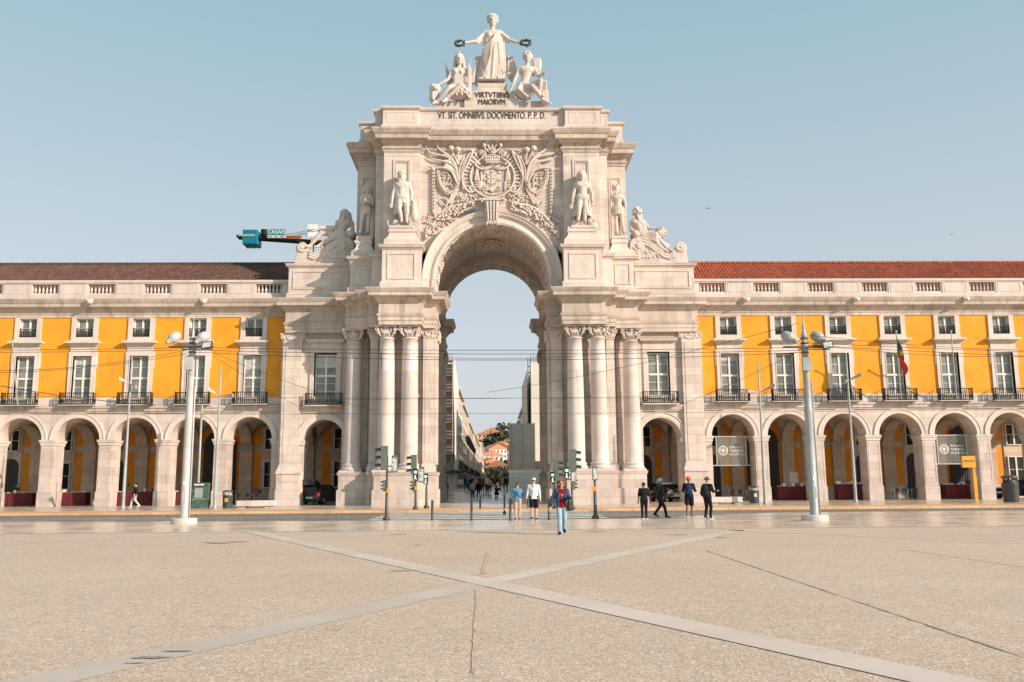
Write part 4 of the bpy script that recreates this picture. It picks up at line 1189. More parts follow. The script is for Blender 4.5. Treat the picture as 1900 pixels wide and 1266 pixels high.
def body(m, J, s=1.0, fem=False, fwd=(0, -1, 0), hands=True, feet=True, curl=0.35):
    torso(m, J, s, fem)
    hd = Vector(J['head'])
    m.cap(J['neck'], hd + Vector((0, 0.01 * s, -0.03 * s)), 0.056 * s, 0.05 * s, 12)
    q = head(m, hd, s, fwd)
    k = 0.88 if fem else 1.0
    for a in 'LR':
        limb(m, J['s' + a], J['e' + a], J['w' + a], 0.056 * s * k, 0.042 * s * k, 0.027 * s * k, 1.05)
        if hands: hand(m, J['w' + a], Vector(J['w' + a]) - Vector(J['e' + a]), 1 if a == 'L' else -1, s, curl)
        limb(m, J['h' + a], J['k' + a], J['a' + a], 0.088 * s, 0.058 * s, 0.038 * s, 1.05)
        if feet:
            t = J.get('t' + a) or tuple(Vector(J['a' + a]) + Vector((0, -0.16 * s, -0.05 * s)))
            an = Vector(J['a' + a]); t = Vector(t)
            m.cap(an + Vector((0, 0.03 * s, -0.03 * s)), t, 0.038 * s, 0.026 * s, 10); m.cap(an, t, 0.035 * s, 0.022 * s, 10)
    return q
def cloth(m, rings, folds=9, amp=0.07, n=72, ph=0.0, skew=0.0):
    """draped cloth: rings of (cx, cy, z, rx, ry), pleated"""
    vs = []; fs = []
    for j, (cx, cy, z, rx, ry) in enumerate(rings):
        for i in range(n):
            a = 2 * math.pi * i / n
            t = j / (len(rings) - 1)
            k = 1 + amp * (0.25 + t) * (math.sin(folds * a + ph + skew * t) + 0.5 * math.sin(folds * 1.7 * a + 1 + skew * 1.5 * t) )
            vs.append((cx + rx * k * math.cos(a), cy + ry * k * math.sin(a), z))
    for j in range(len(rings) - 1):
        for i in range(n):
            k = (i + 1) % n
            fs.append((j * n + k, j * n + i, (j + 1) * n + i, (j + 1) * n + k))
    fs.append(tuple(range(n))); fs.append(tuple((len(rings) - 1) * n + i for i in range(n))[::-1])
    return m.add(vs, fs, True)
def hair(m, c, s, kind='curly', fwd=(0, -1, 0)):
    s = s * HS
    c = Vector(c); rr = random.Random(3)
    ang = math.atan2(fwd[0], -fwd[1]); R_ = Matrix.Rotation(ang, 3, 'Z')
    m.ell(c + R_ @ Vector((0, 0.018 * s, 0.045 * s)), (0.085 * s, 0.095 * s, 0.085 * s), (0, 0, ang), 14, 10)
    if kind == 'curly':
        for i in range(46):
            a = rr.uniform(0, 2 * math.pi); e = rr.uniform(-0.2, 1.4)
            d = Vector((math.cos(a) * math.cos(e), math.sin(a) * math.cos(e), math.sin(e)))
            if d.y < -0.45 and d.z < 0.45: continue
            m.ell(c + R_ @ Vector((d.x * 0.085, 0.012 + d.y * 0.095, 0.03 + d.z * 0.09)) * s, rr.uniform(0.018, 0.03) * s, n=6, m=5)
    if kind in ('long', 'wig'):
        for sx in (-1, 1):
            for k in range(5):
                m.cap(c + R_ @ Vector((sx * 0.075, 0.01 + 0.015 * k, 0.04)) * s, c + R_ @ Vector((sx * (0.085 + 0.006 * k), 0.02 + 0.02 * k, -0.14)) * s, 0.028 * s, 0.022 * s, 8)
        m.cap(c + R_ @ Vector((0, 0.08, 0.03)) * s, c + R_ @ Vector((0, 0.09, -0.14)) * s, 0.07 * s, 0.06 * s, 10)
def beard(m, c, s, L=0.1, fwd=(0, -1, 0)):
    s = s * HS
    c = Vector(c); ang = math.atan2(fwd[0], -fwd[1]); R_ = Matrix.Rotation(ang, 3, 'Z')
    for k in range(7):
        x = (k - 3) * 0.017
        m.cap(c + R_ @ Vector((x, -0.06, -0.06)) * s, c + R_ @ Vector((x * 0.6, -0.085, -0.09 - L * (1 - abs(k - 3) * 0.15))) * s, 0.019 * s, 0.01 * s, 7)

def pxJ(J, Y, dy=None):
    dy = dy or {}; o = {}
    for k, (x, y) in J.items():
        yy = Y + dy.get(k, 0.0)
        X, Z = P(x, y, yy); o[k] = (X, yy, Z)
    return o
VOX = 0.042
def statue(name, label, m, base, vox=VOX, group=None, it=1, cat='statue'):
    o = m.build(name, mat['statue'], None, off=base, mods=(vox, it))
    return tag(o, label, cat, group)

# ---- crowning figure
Y = 64.9
J = pxJ(dict(head=(914, 40), neck=(914, 54), chest=(913.5, 70), waist=(913, 88), hip=(912, 104), sL=(900, 62), eL=(883, 77), wL=(867, 79), sR=(929, 62), eR=(946, 75), wR=(962, 79.5),
             hL=(906, 106), kL=(905, 128), aL=(901, 146), hR=(920, 106), kR=(922, 128), aR=(924, 146)), Y, dict(eL=-.3, wL=-.6, eR=-.3, wR=-.6, kL=-.15, tL=-.4))
s = 3.7
m = M(); body(m, J, s, True); hair(m, J['head'], s, 'curly')
zt = J['chest'][2]; zb = P(913, 150.5, Y)[1]; h = zt - zb
rg = []
for t, rx, ry, cx in ((0.0, .74, .46, .05), (.12, .76, .47, .05), (.25, .76, .46, .05), (.38, .82, .5, .03), (.55, .9, .54, 0), (.75, .95, .57, -.05), (.9, 1.0, .6, -.08), (1.0, 1.06, .62, -.1)):
    rg.append((J['chest'][0] + cx, Y, zt - h * t, rx, ry))
cloth(m, rg, 13, 0.055, 110, 0.4, 1.6)
rr = random.Random(5)
# diagonal mantle folds from the viewer's right shoulder to left hip, and hanging folds on the right
for k in range(9):
    a = Vector(J['sR']) + Vector((-0.1 - 0.05 * k, -0.42 - 0.02 * k, 0.05 - 0.06 * k)); b = Vector(J['hL']) + Vector((-0.42 + 0.02 * k, -0.5, 0.45 - 0.27 * k))
    mid = (a + b) / 2 + Vector((0.05, -0.16, -0.1))
    m.cap(a, mid, 0.055, 0.06, 8); m.cap(mid, b, 0.06, 0.05, 8)
for k in range(7):
    x = J['hR'][0] + 0.3 + 0.08 * k * (1 if k % 2 else 0.8)
    m.cap((x - .1, Y - 0.36 + 0.03 * k, J['waist'][2] + 0.3), (x + 0.03, Y - 0.42 + 0.04 * k, zb + 1.15 - 0.22 * (k % 4)), 0.075, 0.09, 8)
for k in range(9):
    x = -0.72 + 0.17 * k
    m.cap((J['chest'][0] + x * 0.75, Y - 0.42, zb + 1.2 + 0.05 * k), (J['chest'][0] + x, Y - 0.52, zb + 0.06), 0.05, 0.075, 8)
for a in 'LR':
    S, E = Vector(J['s' + a]), Vector(J['e' + a])
    for k in range(5):
        q = S + (E - S) * (0.15 + 0.16 * k)
        m.cap(q + Vector((0, 0, 0.1)), q + Vector((0, -.02, -0.42 + 0.02 * k)), 0.12, 0.09, 8)
m.tube([Vector(J['head']) + Vector((0.38 * math.cos(w), 0.4 * math.sin(w), 0.26)) for w in [i * math.pi / 8 for i in range(17)]], 0.06, 6)
for i in range(14):
    w = math.pi * 2 * i / 14; m.ell(Vector(J['head']) + Vector((0.4 * math.cos(w), 0.42 * math.sin(w), 0.34)), (0.07, 0.07, 0.1), (0, 0, w), 6, 5)
m.cap(Vector(J['head']) + Vector((0, 0.2, 0.2)), Vector(J['head']) + Vector((0, 0.2, 1.3)), 0.022, 0.018, 6)
m.box(J['hip'][0] - 1.0, J['hip'][0] + 1.0, Y - 0.6, Y + 0.7, zb - 0.12, zb + 0.04)
# tree trunk support at her side
m.cap((J['hL'][0] - 0.75, Y + 0.35, zb), (J['hL'][0] - 0.72, Y + 0.35, P(893, 108, Y)[1]), 0.34, 0.22, 10)
m.ell((J['hL'][0] - 0.72, Y + 0.35, P(893, 105, Y)[1]), (0.36, 0.3, 0.16))
statue('statue', 'tall robed stone woman crowning the arch, arms spread, a wreath in each hand', m, (J['hip'][0], Y, zb), 0.036)
for (px, py, w, lb) in ((853, 80.5, 'L', 'dark bronze wreath above the helmeted seated statue, in the crowning figure\'s hand'), (975.5, 79.5, 'R', 'dark bronze wreath above the winged seated statue, in the crowning figure\'s hand')):
    yy = Y - 0.85; X, Z = P(px, py, yy)
    m = M(); pts = [(X + 0.36 * math.cos(a), yy + 0.12 * math.sin(a), Z + 0.26 * math.sin(a)) for a in [i * math.pi / 12 for i in range(25)]]
    m.tube(pts, 0.085, 7)
    for i in range(44):
        p = Vector(pts[(i * 7) % 24]); d = Vector((rr.uniform(-1, 1), rr.uniform(-1, 1), rr.uniform(-1, 1))).normalized()
        m.ell(p + d * 0.1, (0.12, 0.045, 0.03), (rr.uniform(0, 3), rr.uniform(0, 3), rr.uniform(0, 3)), 6, 5)
    tag(m.build('wreath', mat['bronze'], None, off=(X, yy, Z)), lb, 'wreath', 'bronze wreaths of the crowning statue')

# ---- seated woman with helmet (left) and lion
Y = 64.3
J = pxJ(dict(head=(852, 112), neck=(852, 125), chest=(851, 137), waist=(848, 149), hip=(847, 160), sL=(840, 131), eL=(831, 148), wL=(815, 157), sR=(864, 132), eR=(873, 146), wR=(871, 130),
             hL=(842, 162), kL=(833, 163), aL=(812, 187), hR=(853, 162), kR=(855, 158), aR=(829, 182), tL=(803, 192), tR=(822, 189)), Y,
        dict(eL=-.2, wL=-.4, eR=-.2, wR=-.3, kL=-1.0, aL=-.75, tL=-.95, kR=-.95, aR=-.8, tR=-1.0))
s = 3.25
m = M(); body(m, J, s, True, (0.15, -1, 0)); hair(m, J['head'], s, 'long')
H = Vector(J['head'])
m.ell(H + Vector((0, 0.05, 0.24)), (0.37, 0.43, 0.32)); m.tube([H + Vector((0, -0.3 + 0.07 * i, 0.5 + 0.16 * math.sin(i / 9 * math.pi))) for i in range(10)], 0.07, 6)
for k in range(5): m.cap(H + Vector((0, -0.1 + .07 * k, 0.5)), H + Vector((0, -0.1 + .09 * k, 0.78 - .05 * abs(k - 2))), 0.05, 0.03, 6)
for k in range(9):
    x = J['chest'][0] - 0.3 + 0.075 * k
    m.cap((x, Y - 0.28, J['chest'][2] - 0.05), (x + 0.02, Y - 0.38, J['hip'][2] - 0.05), 0.045, 0.055, 8)
for k in range(12):
    t = k / 11.0
    a = Vector(J['hR']) + Vector((0.25 - 0.7 * t, -0.25, 0.05)); b = Vector((J['hR'][0] + 0.75 - 1.5 * t, Y - 0.7 + 0.3 * abs(t - .5), P(868, 178 + 6 * math.sin(k * 2.1), Y)[1]))
    m.cap(a, b, 0.13, 0.08, 8)
m.ell((J['hip'][0] + 0.25, Y + 0.1, J['hip'][2] - 0.55), (0.95, 0.6, 0.6))
for (a, b) in (((826, 115), (838, 168)), ((874, 110), (868, 160)), ((884, 118), (878, 160))):
    A, B = P(a[0], a[1], Y + .5), P(b[0], b[1], Y + .5)
    m.cap((A[0], Y + .5, A[1]), (B[0], Y + .5, B[1]), 0.035, 0.035, 6)
    m.xz([(A[0], A[1] - 0.15), (B[0] + 0.1, B[1] + 0.9), (B[0] + 0.1, B[1] + 0.1), (B[0] - 0.35, B[1] + 0.3)], Y + .44, Y + .56)
    m.cap((A[0] - .03, Y + .5, A[1]), (A[0], Y + .5, A[1] + 0.22), 0.05, 0.01, 6)
A = Vector(J['wR']); m.box(A.x - 0.12, A.x + 0.16, Y - 0.4, Y - 0.2, P(868, 186, Y)[1], A.z + 0.1)
# lion
L = Vector((P(807, 166, Y - .5)[0], Y - .5, P(807, 166, Y - .5)[1]))
m.ell(L, (0.36, 0.34, 0.34)); m.ell(L + Vector((0.05, -0.3, -0.06)), (0.2, 0.2, 0.15)); m.ell(L + Vector((-0.05, 0.35, -0.5)), (0.42, 0.7, 0.55))
for k in range(16):
    w = 2 * math.pi * k / 16; m.ell(L + Vector((0.36 * math.cos(w), -0.02, 0.36 * math.sin(w))), (0.11, 0.12, 0.11), n=6, m=5)
for sx in (-1, 1): m.ell(L + Vector((sx * 0.2, -0.12, 0.3)), 0.08); m.ell(L + Vector((sx * 0.1, -0.3, 0.07)), 0.04)
m.cap(L + Vector((-0.15, -0.1, -0.3)), L + Vector((-0.1, -0.35, -1.0)), 0.17, 0.12); m.ell(L + Vector((-0.1, -0.45, -1.02)), (0.14, 0.2, 0.09))
statue('statue', 'seated stone woman in crested helmet, her hand on a lion\'s head, atop the arch', m, (J['hip'][0], Y, zp(190)), 0.036)

# ---- seated winged youth (right)
J = pxJ(dict(head=(979, 108), neck=(978, 121), chest=(977, 134), waist=(975, 147), hip=(973, 159), sL=(964, 128), eL=(956, 146), wL=(949, 164), sR=(992, 129), eR=(999, 142), wR=(1004, 139),
             hL=(968, 161), kL=(988, 160), aL=(1008, 186), hR=(980, 161), kR=(1003, 150), aR=(1001, 172), tL=(1022, 193), tR=(1008, 178)), Y,
        dict(eL=-.1, wL=-.2, eR=-.3, wR=-.5, kL=-1.0, aL=-.75, tL=-1.0, kR=-.9, aR=-.7, tR=-1.0, hL=-.1))
m = M(); body(m, J, s, False, (-0.1, -1, 0)); hair(m, J['head'], s, 'curly')
for k in range(3): m.ell(Vector(J['waist']) + Vector((0, -0.22, 0.15 - 0.13 * k)), (0.17, 0.07, 0.06))
for (cx, cy, w, hh, tl) in ((948, 127, 0.42, 1.15, -0.12), (996, 125, 0.36, 0.85, 0.25)):
    X, Z = P(cx, cy, Y + .6)
    m.ell((X, Y + .65, Z), (w, 0.13, hh), (0, tl, 0), 14, 10)
    for k in range(9):
        for r_ in range(4):
            m.ell((X + (k % 3 - 1) * w * 0.5, Y + .53, Z + hh * 0.7 - (k // 3 + r_ * 0.9) * hh * 0.28), (0.09, 0.05, 0.18), n=6, m=5)
for k in range(9):
    m.cap((J['hip'][0] - 0.35 + 0.09 * k, Y - 0.45, J['hip'][2] - 0.15), (J['hip'][0] - 0.5 + 0.14 * k, Y - 0.75, P(970, 188 - 3 * abs(k - 5), Y)[1]), 0.11, 0.07, 8)
m.ell((J['hip'][0] - 0.0, Y + 0.1, J['hip'][2] - 0.55), (0.75, 0.6, 0.6))
W = Vector(J['wR']); m.box(W.x - 0.35, W.x + 0.35, W.y - 0.1, W.y + 0.1, W.z - 0.05, W.z + 0.08)
for sx in (-1, 0, 1): m.cap(W + Vector((sx * 0.22, 0, 0.05)), W + Vector((sx * 0.26, 0, 0.3)), 0.06, 0.05, 6)
for k in range(6): m.cap(Vector(J['kR']) + Vector((0.1 * k - 0.1, 0.25, 0.1)), Vector((J['kR'][0] + 0.1 * k, Y, P(1008, 180, Y)[1])), 0.09, 0.1, 8)
m.box(P(1004, 175, Y)[0], P(1017, 175, Y)[0], Y - .5, Y + .4, zp(193), zp(172))
statue('statue', 'seated nude winged stone youth beside the crowning figure, atop the arch', m, (J['hip'][0], Y, zp(190)), 0.036)

# ---- four standing men
def standing(label, J0, Y, s, kind, dy, zfoot, fwd=(0, -1, 0)):
    J = pxJ(J0, Y, dy); m = M()
    body(m, J, s, False, fwd)
    if kind == 'coat_hat':
        beard(m, J['head'], s, 0.09); H = Vector(J['head'])
        m.ell(H + Vector((0, 0.02, 0.33)), (0.33, 0.36, 0.15)); m.ell(H + Vector((0, 0, 0.25)), (0.38, 0.4, 0.07))
        for sx, a in ((-1, 'L'), (1, 'R')):
            S, E = Vector(J['s' + a]), Vector(J['e' + a])
            m.ell(S + (E - S) * 0.35, (0.2, 0.2, 0.28)); m.cap(S, E, 0.16, 0.14)
            for k in range(5):
                m.cap(S + Vector((-sx * 0.12 + sx * .04 * k, -0.15 + 0.07 * k, -0.1)), Vector((J['h' + a][0] + sx * (0.18 + 0.07 * k), Y - 0.12 + 0.12 * k, P(745, 396, Y)[1])), 0.075, 0.09, 8)
        cloth(m, [(J['waist'][0], Y, J['chest'][2], .33, .27), (J['waist'][0], Y, J['waist'][2], .29, .25), (J['hip'][0], Y, J['hip'][2] - .05, .38, .3), (J['hip'][0], Y, J['hip'][2] - .5, .42, .32)], 9, .05, 60)
        for a in 'LR': m.ell(Vector(J['h' + a]) * .55 + Vector(J['k' + a]) * .45, (0.24, 0.24, 0.34))
        X, Z = P(768, 387, Y); m.ell((X, Y, Z), (0.22, 0.2, 0.55)); m.ell((X + .05, Y, Z - .5), (0.3, 0.25, 0.5)); m.ell((X - .05, Y - .05, Z + .5), (.13, .16, .16))
        m.ell((J['aL'][0] - .4, Y + .1, zfoot + .3), (0.38, 0.3, 0.4))
    elif kind == 'frock':
        hair(m, J['head'], s, 'wig')
        for sx, a in ((-1, 'L'), (1, 'R')):
            S, E, W = Vector(J['s' + a]), Vector(J['e' + a]), Vector(J['w' + a])
            m.cap(S, E, 0.17, 0.15); m.cap(E, E + (W - E) * 0.8, 0.15, 0.14)
            for k in range(7):
                m.cap(Vector(J['chest']) + Vector((sx * (0.14 + 0.03 * k), -0.2 + 0.07 * k, 0.2)), Vector((J['h' + a][0] + sx * (0.16 + 0.06 * k), Y - 0.1 + 0.12 * k, P(1080, 398, Y)[1])), 0.07, 0.08, 8)
        cloth(m, [(J['waist'][0], Y, J['chest'][2] + .1, .3, .26), (J['waist'][0], Y, J['waist'][2], .28, .26), (J['hip'][0], Y, J['hip'][2] - .2, .3, .27)], 4, .02, 60)
        for k in range(6): m.ell((J['chest'][0], Y - .29, J['chest'][2] - .16 * k + 0.1), .035, n=6, m=5)
        for (dx, dz, r_) in ((-.55, .25, .35), (.7, .2, .4), (.5, .5, .2), (.85, .55, .12)): m.ell((J['hip'][0] + dx, Y + .15, zfoot + dz), (r_, .28, r_))
        for k in range(7): m.cap((J['hip'][0] + .6, Y, zfoot + .4), (J['hip'][0] + .6 + .3 * math.cos(k * .8), Y - .1, zfoot + .45 + .4 * abs(math.sin(k * .8))), .04, .02, 6)
    else:
        cloth(m, [(J['chest'][0], Y, J['chest'][2] + .12, .34, .27), (J['waist'][0], Y, J['waist'][2] + .05, .28, .25), (J['waist'][0], Y, J['waist'][2] - .05, .29, .26), (J['hip'][0], Y, J['hip'][2] - .25, .38, .32), (J['hip'][0], Y, P(700, 400, Y)[1], .48, .36)], 14, .06, 100)
        for a in 'LR': m.cap(J['s' + a], Vector(J['s' + a]) * .45 + Vector(J['e' + a]) * .55, .17, .16)
        H = Vector(J['head'])
        if kind == 'warrior':
            m.ell(H + Vector((0, .03, .18)), (.3, .34, .26)); m.tube([H + Vector((0, -.25 + .06 * i, .42 + .1 * math.sin(i / 9 * math.pi))) for i in range(10)], .05, 6)
            hair(m, J['head'], s * .95, 'long'); m.cap((J['hip'][0] + .45, Y + .2, zfoot), (J['chest'][0] + .4, Y + .35, J['chest'][2] + .1), .2, .3, 10)
        else:
            hair(m, J['head'], s, 'curly'); beard(m, J['head'], s, .06)
            m.cap((J['hip'][0] - .1, Y + .25, zfoot), (J['hip'][0], Y + .25, J['hip'][2]), .22, .25, 10)
            for k in range(4): m.cap(Vector(J['sR']) + Vector((.02 * k, .15, 0)), Vector((J['hip'][0] + .3 + .07 * k, Y + .3, J['kR'][2])), .08, .1, 8)
    m.box(J['hip'][0] - .62 if Y > 63 else J['hip'][0] - .9, J['hip'][0] + .62 if Y > 63 else J['hip'][0] + .9, Y - .45, Y + .4, zfoot - .12, zfoot + .1)
    return statue('statue', label, m, (J['hip'][0], Y, zfoot), 0.034)
standing('bearded stone man in flat cap and long coat, left of the carved coat of arms',
         dict(head=(745.7, 329), neck=(745.7, 338.5), chest=(746, 347), waist=(746, 357), hip=(746.5, 366), sL=(735, 342), eL=(729, 360), wL=(727, 376), sR=(758, 342), eR=(764, 358), wR=(763, 371),
              hL=(742, 367), kL=(740.6, 388), aL=(745, 409), hR=(752, 367), kR=(753.5, 387), aR=(755, 410)), 62.15, 3.0, 'coat_hat', dict(kL=-.25, aL=-.1, wL=-.1), 19.76)
standing('stone man in curled wig and frock coat, right of the carved coat of arms',
         dict(head=(1079.5, 328), neck=(1079.5, 338), chest=(1080, 347), waist=(1080.5, 357), hip=(1080.5, 366), sL=(1069, 343), eL=(1063.5, 361), wL=(1061.5, 377), sR=(1092, 343), eR=(1098, 360), wR=(1099, 376),
              hL=(1076, 367), kL=(1074.5, 389), aL=(1072.5, 409), hR=(1085, 367), kR=(1085.5, 388), aR=(1085, 410)), 62.15, 3.0, 'frock', dict(kL=-.15), 19.76)
standing('smaller stone warrior with helmet and crossed arms, at the shaded side of the attic',
         dict(head=(681, 353), neck=(681, 362), chest=(681, 370), waist=(680, 380), hip=(679, 388), sL=(671.5, 367), eL=(672, 379), wL=(680, 375), sR=(690.5, 368), eR=(692, 380), wR=(683, 374),
              hL=(675, 389), kL=(671, 408), aL=(669, 430), hR=(683, 389), kR=(682.5, 410), aR=(681.5, 431)), 64.25, 2.65, 'warrior', dict(eL=-.15, eR=-.15, wL=-.55, wR=-.5, kL=-.3, aL=-.1), 19.56)
standing('smaller stone man in pleated tunic, arms hanging, at the sunlit side of the attic',
         dict(head=(1143, 351), neck=(1144, 361), chest=(1145.5, 369), waist=(1146, 379), hip=(1147, 388), sL=(1135.5, 366), eL=(1133, 377), wL=(1135, 388), sR=(1156, 367), eR=(1160, 379), wR=(1160, 393),
              hL=(1143, 389), kL=(1143.5, 409), aL=(1144.5, 431), hR=(1152, 389), kR=(1154, 409), aR=(1157, 431)), 64.25, 2.65, 'tunic', dict(kR=-.15), 19.56)

# ---- reclining river figures on scrolled bases
def scroll_base(sx, label):
    Yb = 66.3; m = M()
    def q(px, py):
        X, Z = P(px, py, Yb); return (X, Z)
    top = [(560, 452), (568, 456), (573, 464), (580, 472), (592, 470), (606, 460), (622, 449), (636, 443), (648, 442), (657, 448), (661, 460), (660, 474), (660, 492), (548, 492), (552, 474), (551, 460)]
    pl = [q(*p) for p in top]
    m.xz(pl, Yb - 0.45, Yb + 0.5)
    for off in (0, 5, 10):
        m.tube([(*q(p[0], p[1] + off),)[0:1] + (Yb - 0.5,) + (q(p[0], p[1] + off)[1],) for p in [(575, 470), (584, 474), (596, 470), (610, 460), (624, 450), (638, 445), (650, 446), (657, 455), (657, 466), (650, 473), (640, 474)]], 0.09, 6)
    a = q(562.7, 463); b = q(640.7, 460)
    for (c, r, t) in ((a, 0.40, 0.075), (b, 0.52, 0.09)):
        spiral(m, Vector((c[0], Yb - 0.5, c[1])), Vector((1, 0, 0)), r, 1.7, t, 0.12, 1)
    m.cap((a[0], Yb - 0.55, a[1]), (a[0], Yb + 0.5, a[1]), 0.36, 0.36, 16, False)
    for k in range(8): m.ell((b[0] + 0.17 * math.cos(k * .785), Yb - 0.52, b[1] + 0.17 * math.sin(k * .785)), (0.1, 0.08, 0.1), n=6, m=5)
    for k in range(5):
        m.tube([(q(585 + 9 * k, 482)[0], Yb - .48, q(585, 482)[1]), (q(596 + 8 * k, 474)[0], Yb - .5, q(600, 474 - k)[1]), (q(610 + 7 * k, 476)[0], Yb - .48, q(615, 476 + k)[1]), (q(622 + 6 * k, 483)[0], Yb - .48, q(630, 483)[1])], 0.06, 6)
    if sx > 0: m = m.mir()
    zs = [p[2] for p in m.v]
    o = m.build('scroll_base', mat['statue'], None, off=(sx * 11.8, Yb, min(zs)), mods=(0.036, 1))
    tag(o, label, 'scroll', 'scrolled stone bases under the reclining figures')
scroll_base(-1, 'S-shaped scrolled stone base carrying the reclining bearded nude man')
scroll_base(1, 'S-shaped scrolled stone base carrying the reclining man with draped legs')
Y = 66.2
J = pxJ(dict(head=(638.5, 400), neck=(638, 408.5), chest=(639, 417), waist=(634, 426), hip=(629, 433), sL=(627, 412.5), eL=(622.5, 423), wL=(600, 424), sR=(652, 413.5), eR=(655, 427), wR=(647, 430),
             hL=(624, 434), kL=(596, 433), aL=(577, 454), hR=(628, 437), kR=(611, 445), aR=(594, 454), tL=(570, 458), tR=(587, 458)), Y,
        dict(eL=-.3, wL=-.5, wR=-.35, kL=-.4, aL=-.4, tL=-.55, kR=-.3, aR=-.4, tR=-.5))
m = M(); body(m, J, 3.2, False, (-0.6, -1, 0)); hair(m, J['head'], 3.2, 'long', (-0.6, -1, 0)); beard(m, J['head'], 3.2, .13, (-0.6, -1, 0))
for k in range(8): m.cap((P(596 + 3.2 * k, 424, Y)[0], Y - .45, P(610, 423, Y)[1]), (P(596 + 3.2 * k, 424, Y)[0], Y - .45, P(610, 431 - k % 3, Y)[1]), .07, .06, 6)
for k in range(7): m.cap(Vector(J['hip']) + Vector((-.9 + .22 * k, -.25, .0)), Vector(J['hip']) + Vector((-.6 + .22 * k, -.2, -.45)), .14, .12, 8)
X, Z = P(653, 436, Y - .2); m.cap((X, Y - .5, Z), (X, Y + .3, Z), .33, .33, 14)
m.cap(Vector(J['hip']) + Vector((0, .2, -.1)), Vector(J['kR']) + Vector((-.2, .3, -.35)), .35, .3, 10)
statue('statue', 'bearded nude stone man reclining on a scrolled base, one arm stretched out with cloth', m, (J['hip'][0], Y, J['hip'][2] - .5), 0.036)
J = pxJ(dict(head=(1183, 397), neck=(1182, 406), chest=(1183, 416), waist=(1187, 426), hip=(1192, 433), sL=(1171.5, 413), eL=(1171, 428), wL=(1179, 431), sR=(1195, 413), eR=(1203, 424), wR=(1217, 424),
             hL=(1194, 435), kL=(1216, 437), aL=(1238, 460), hR=(1192, 439), kR=(1210, 444), aR=(1229, 461), tL=(1247, 466), tR=(1238, 466)), Y,
        dict(wL=-.35, eR=-.2, wR=-.4, kL=-.4, aL=-.4, tL=-.55, kR=-.3, aR=-.4, tR=-.5))
m = M(); body(m, J, 3.2, False, (0.5, -1, 0)); hair(m, J['head'], 3.2, 'curly', (0.5, -1, 0)); beard(m, J['head'], 3.2, .1, (0.5, -1, 0))
for k in range(8): m.cap(Vector(J['sR']) + Vector((-.18 - .02 * k, -.15 + .02 * k, .1)), Vector(J['hip']) + Vector((.25 - .07 * k, -.3, .05)), .08, .1, 8)
for k in range(6):
    m.cap(Vector(J['hL']) + Vector((0, -.1 - .02 * k, .18 - .1 * k)), Vector(J['kL']) + Vector((.05, -.1, .1 - .12 * k)), .15, .13, 8)
    m.cap(Vector(J['kL']) + Vector((.05, -.05, .1 - .1 * k)), Vector(J['aL']) + Vector((.08 * k - .2, 0, .15)), .13, .09, 8)
X, Z = P(1226, 432, Y - .2); m.cap((X, Y - .3, Z), (X, Y + .2, Z), .45, .45, 18, False)
for k in range(10): m.cap((X, Y - .36, Z), (X + .42 * math.cos(k * .628), Y - .36, Z + .42 * math.sin(k * .628)), .04, .04, 6)
X, Z = P(1178, 436, Y - .2); m.cap((X, Y - .5, Z), (X, Y + .3, Z), .3, .3, 14)
statue('statue', 'stone man with draped legs reclining on a scrolled base beside a round wheel shape', m, (J['hip'][0], Y, J['hip'][2] - .5), 0.036)

HS = 1.0
# ------------------------------------------------------------------ carved coat of arms
YR = 63.2
rl = random.Random(11)
def RL(u, v, d=0.0):
    X, Z = P(780 + u / 6.33, 240 + v / 6.33, YR - d)
    return (X, YR - d, Z)
US = 0.00605
def tub(m, pts, r, d=0.08, n=7, taper=None, mirror=True, dense=4):
    # smooth the polyline (Catmull-Rom)
    q = []
    P_ = [pts[0]] + list(pts) + [pts[-1]]
    for i in range(1, len(P_) - 2):
        for k in range(dense):
            t = k / dense
            q.append([0.5 * ((2 * P_[i][a]) + (-P_[i - 1][a] + P_[i + 1][a]) * t + (2 * P_[i - 1][a] - 5 * P_[i][a] + 4 * P_[i + 1][a] - P_[i + 2][a]) * t * t + (-P_[i - 1][a] + 3 * P_[i][a] - 3 * P_[i + 1][a] + P_[i + 2][a]) * t ** 3) for a in (0, 1)])
    q.append(list(pts[-1]))
    m.tube([RL(u, v, d) for u, v in q], r, n, taper)
    if mirror: m.tube([RL(1690 - u, v, d) for u, v in q], r, n, taper)
def blb(m, u, v, r, d=0.1, mirror=True, rot=0.0, flat=0.6):
    if not hasattr(r, '__len__'): r = (r, r)
    m.ell(RL(u, v, d), (r[0] * US, flat * min(r) * US + 0.03, r[1] * US), (0, rot, 0), 8, 6)
    if mirror: m.ell(RL(1690 - u, v, d), (r[0] * US, flat * min(r) * US + 0.03, r[1] * US), (0, -rot, 0), 8, 6)
def garland(m, pts, w, step=26, d=0.14):
    for i in range(len(pts) - 1):
        (u0, v0), (u1, v1) = pts[i], pts[i + 1]
        L = math.hypot(u1 - u0, v1 - v0); n = max(1, int(L / step)); ang = math.atan2(u1 - u0, v1 - v0)
        for k in range(n):
            t = (k + .5) / n; u = u0 + (u1 - u0) * t; v = v0 + (v1 - v0) * t
            for o in (-1, 0, 1):
                blb(m, u + o * w * math.cos(ang) * 0.6, v - o * w * math.sin(ang) * .6 + abs(o) * 4, (11, 17), d + (0.06 if o == 0 else 0), True, -ang + o * 0.5)
tp = lambda t: 1.0 - 0.85 * t
m = M()
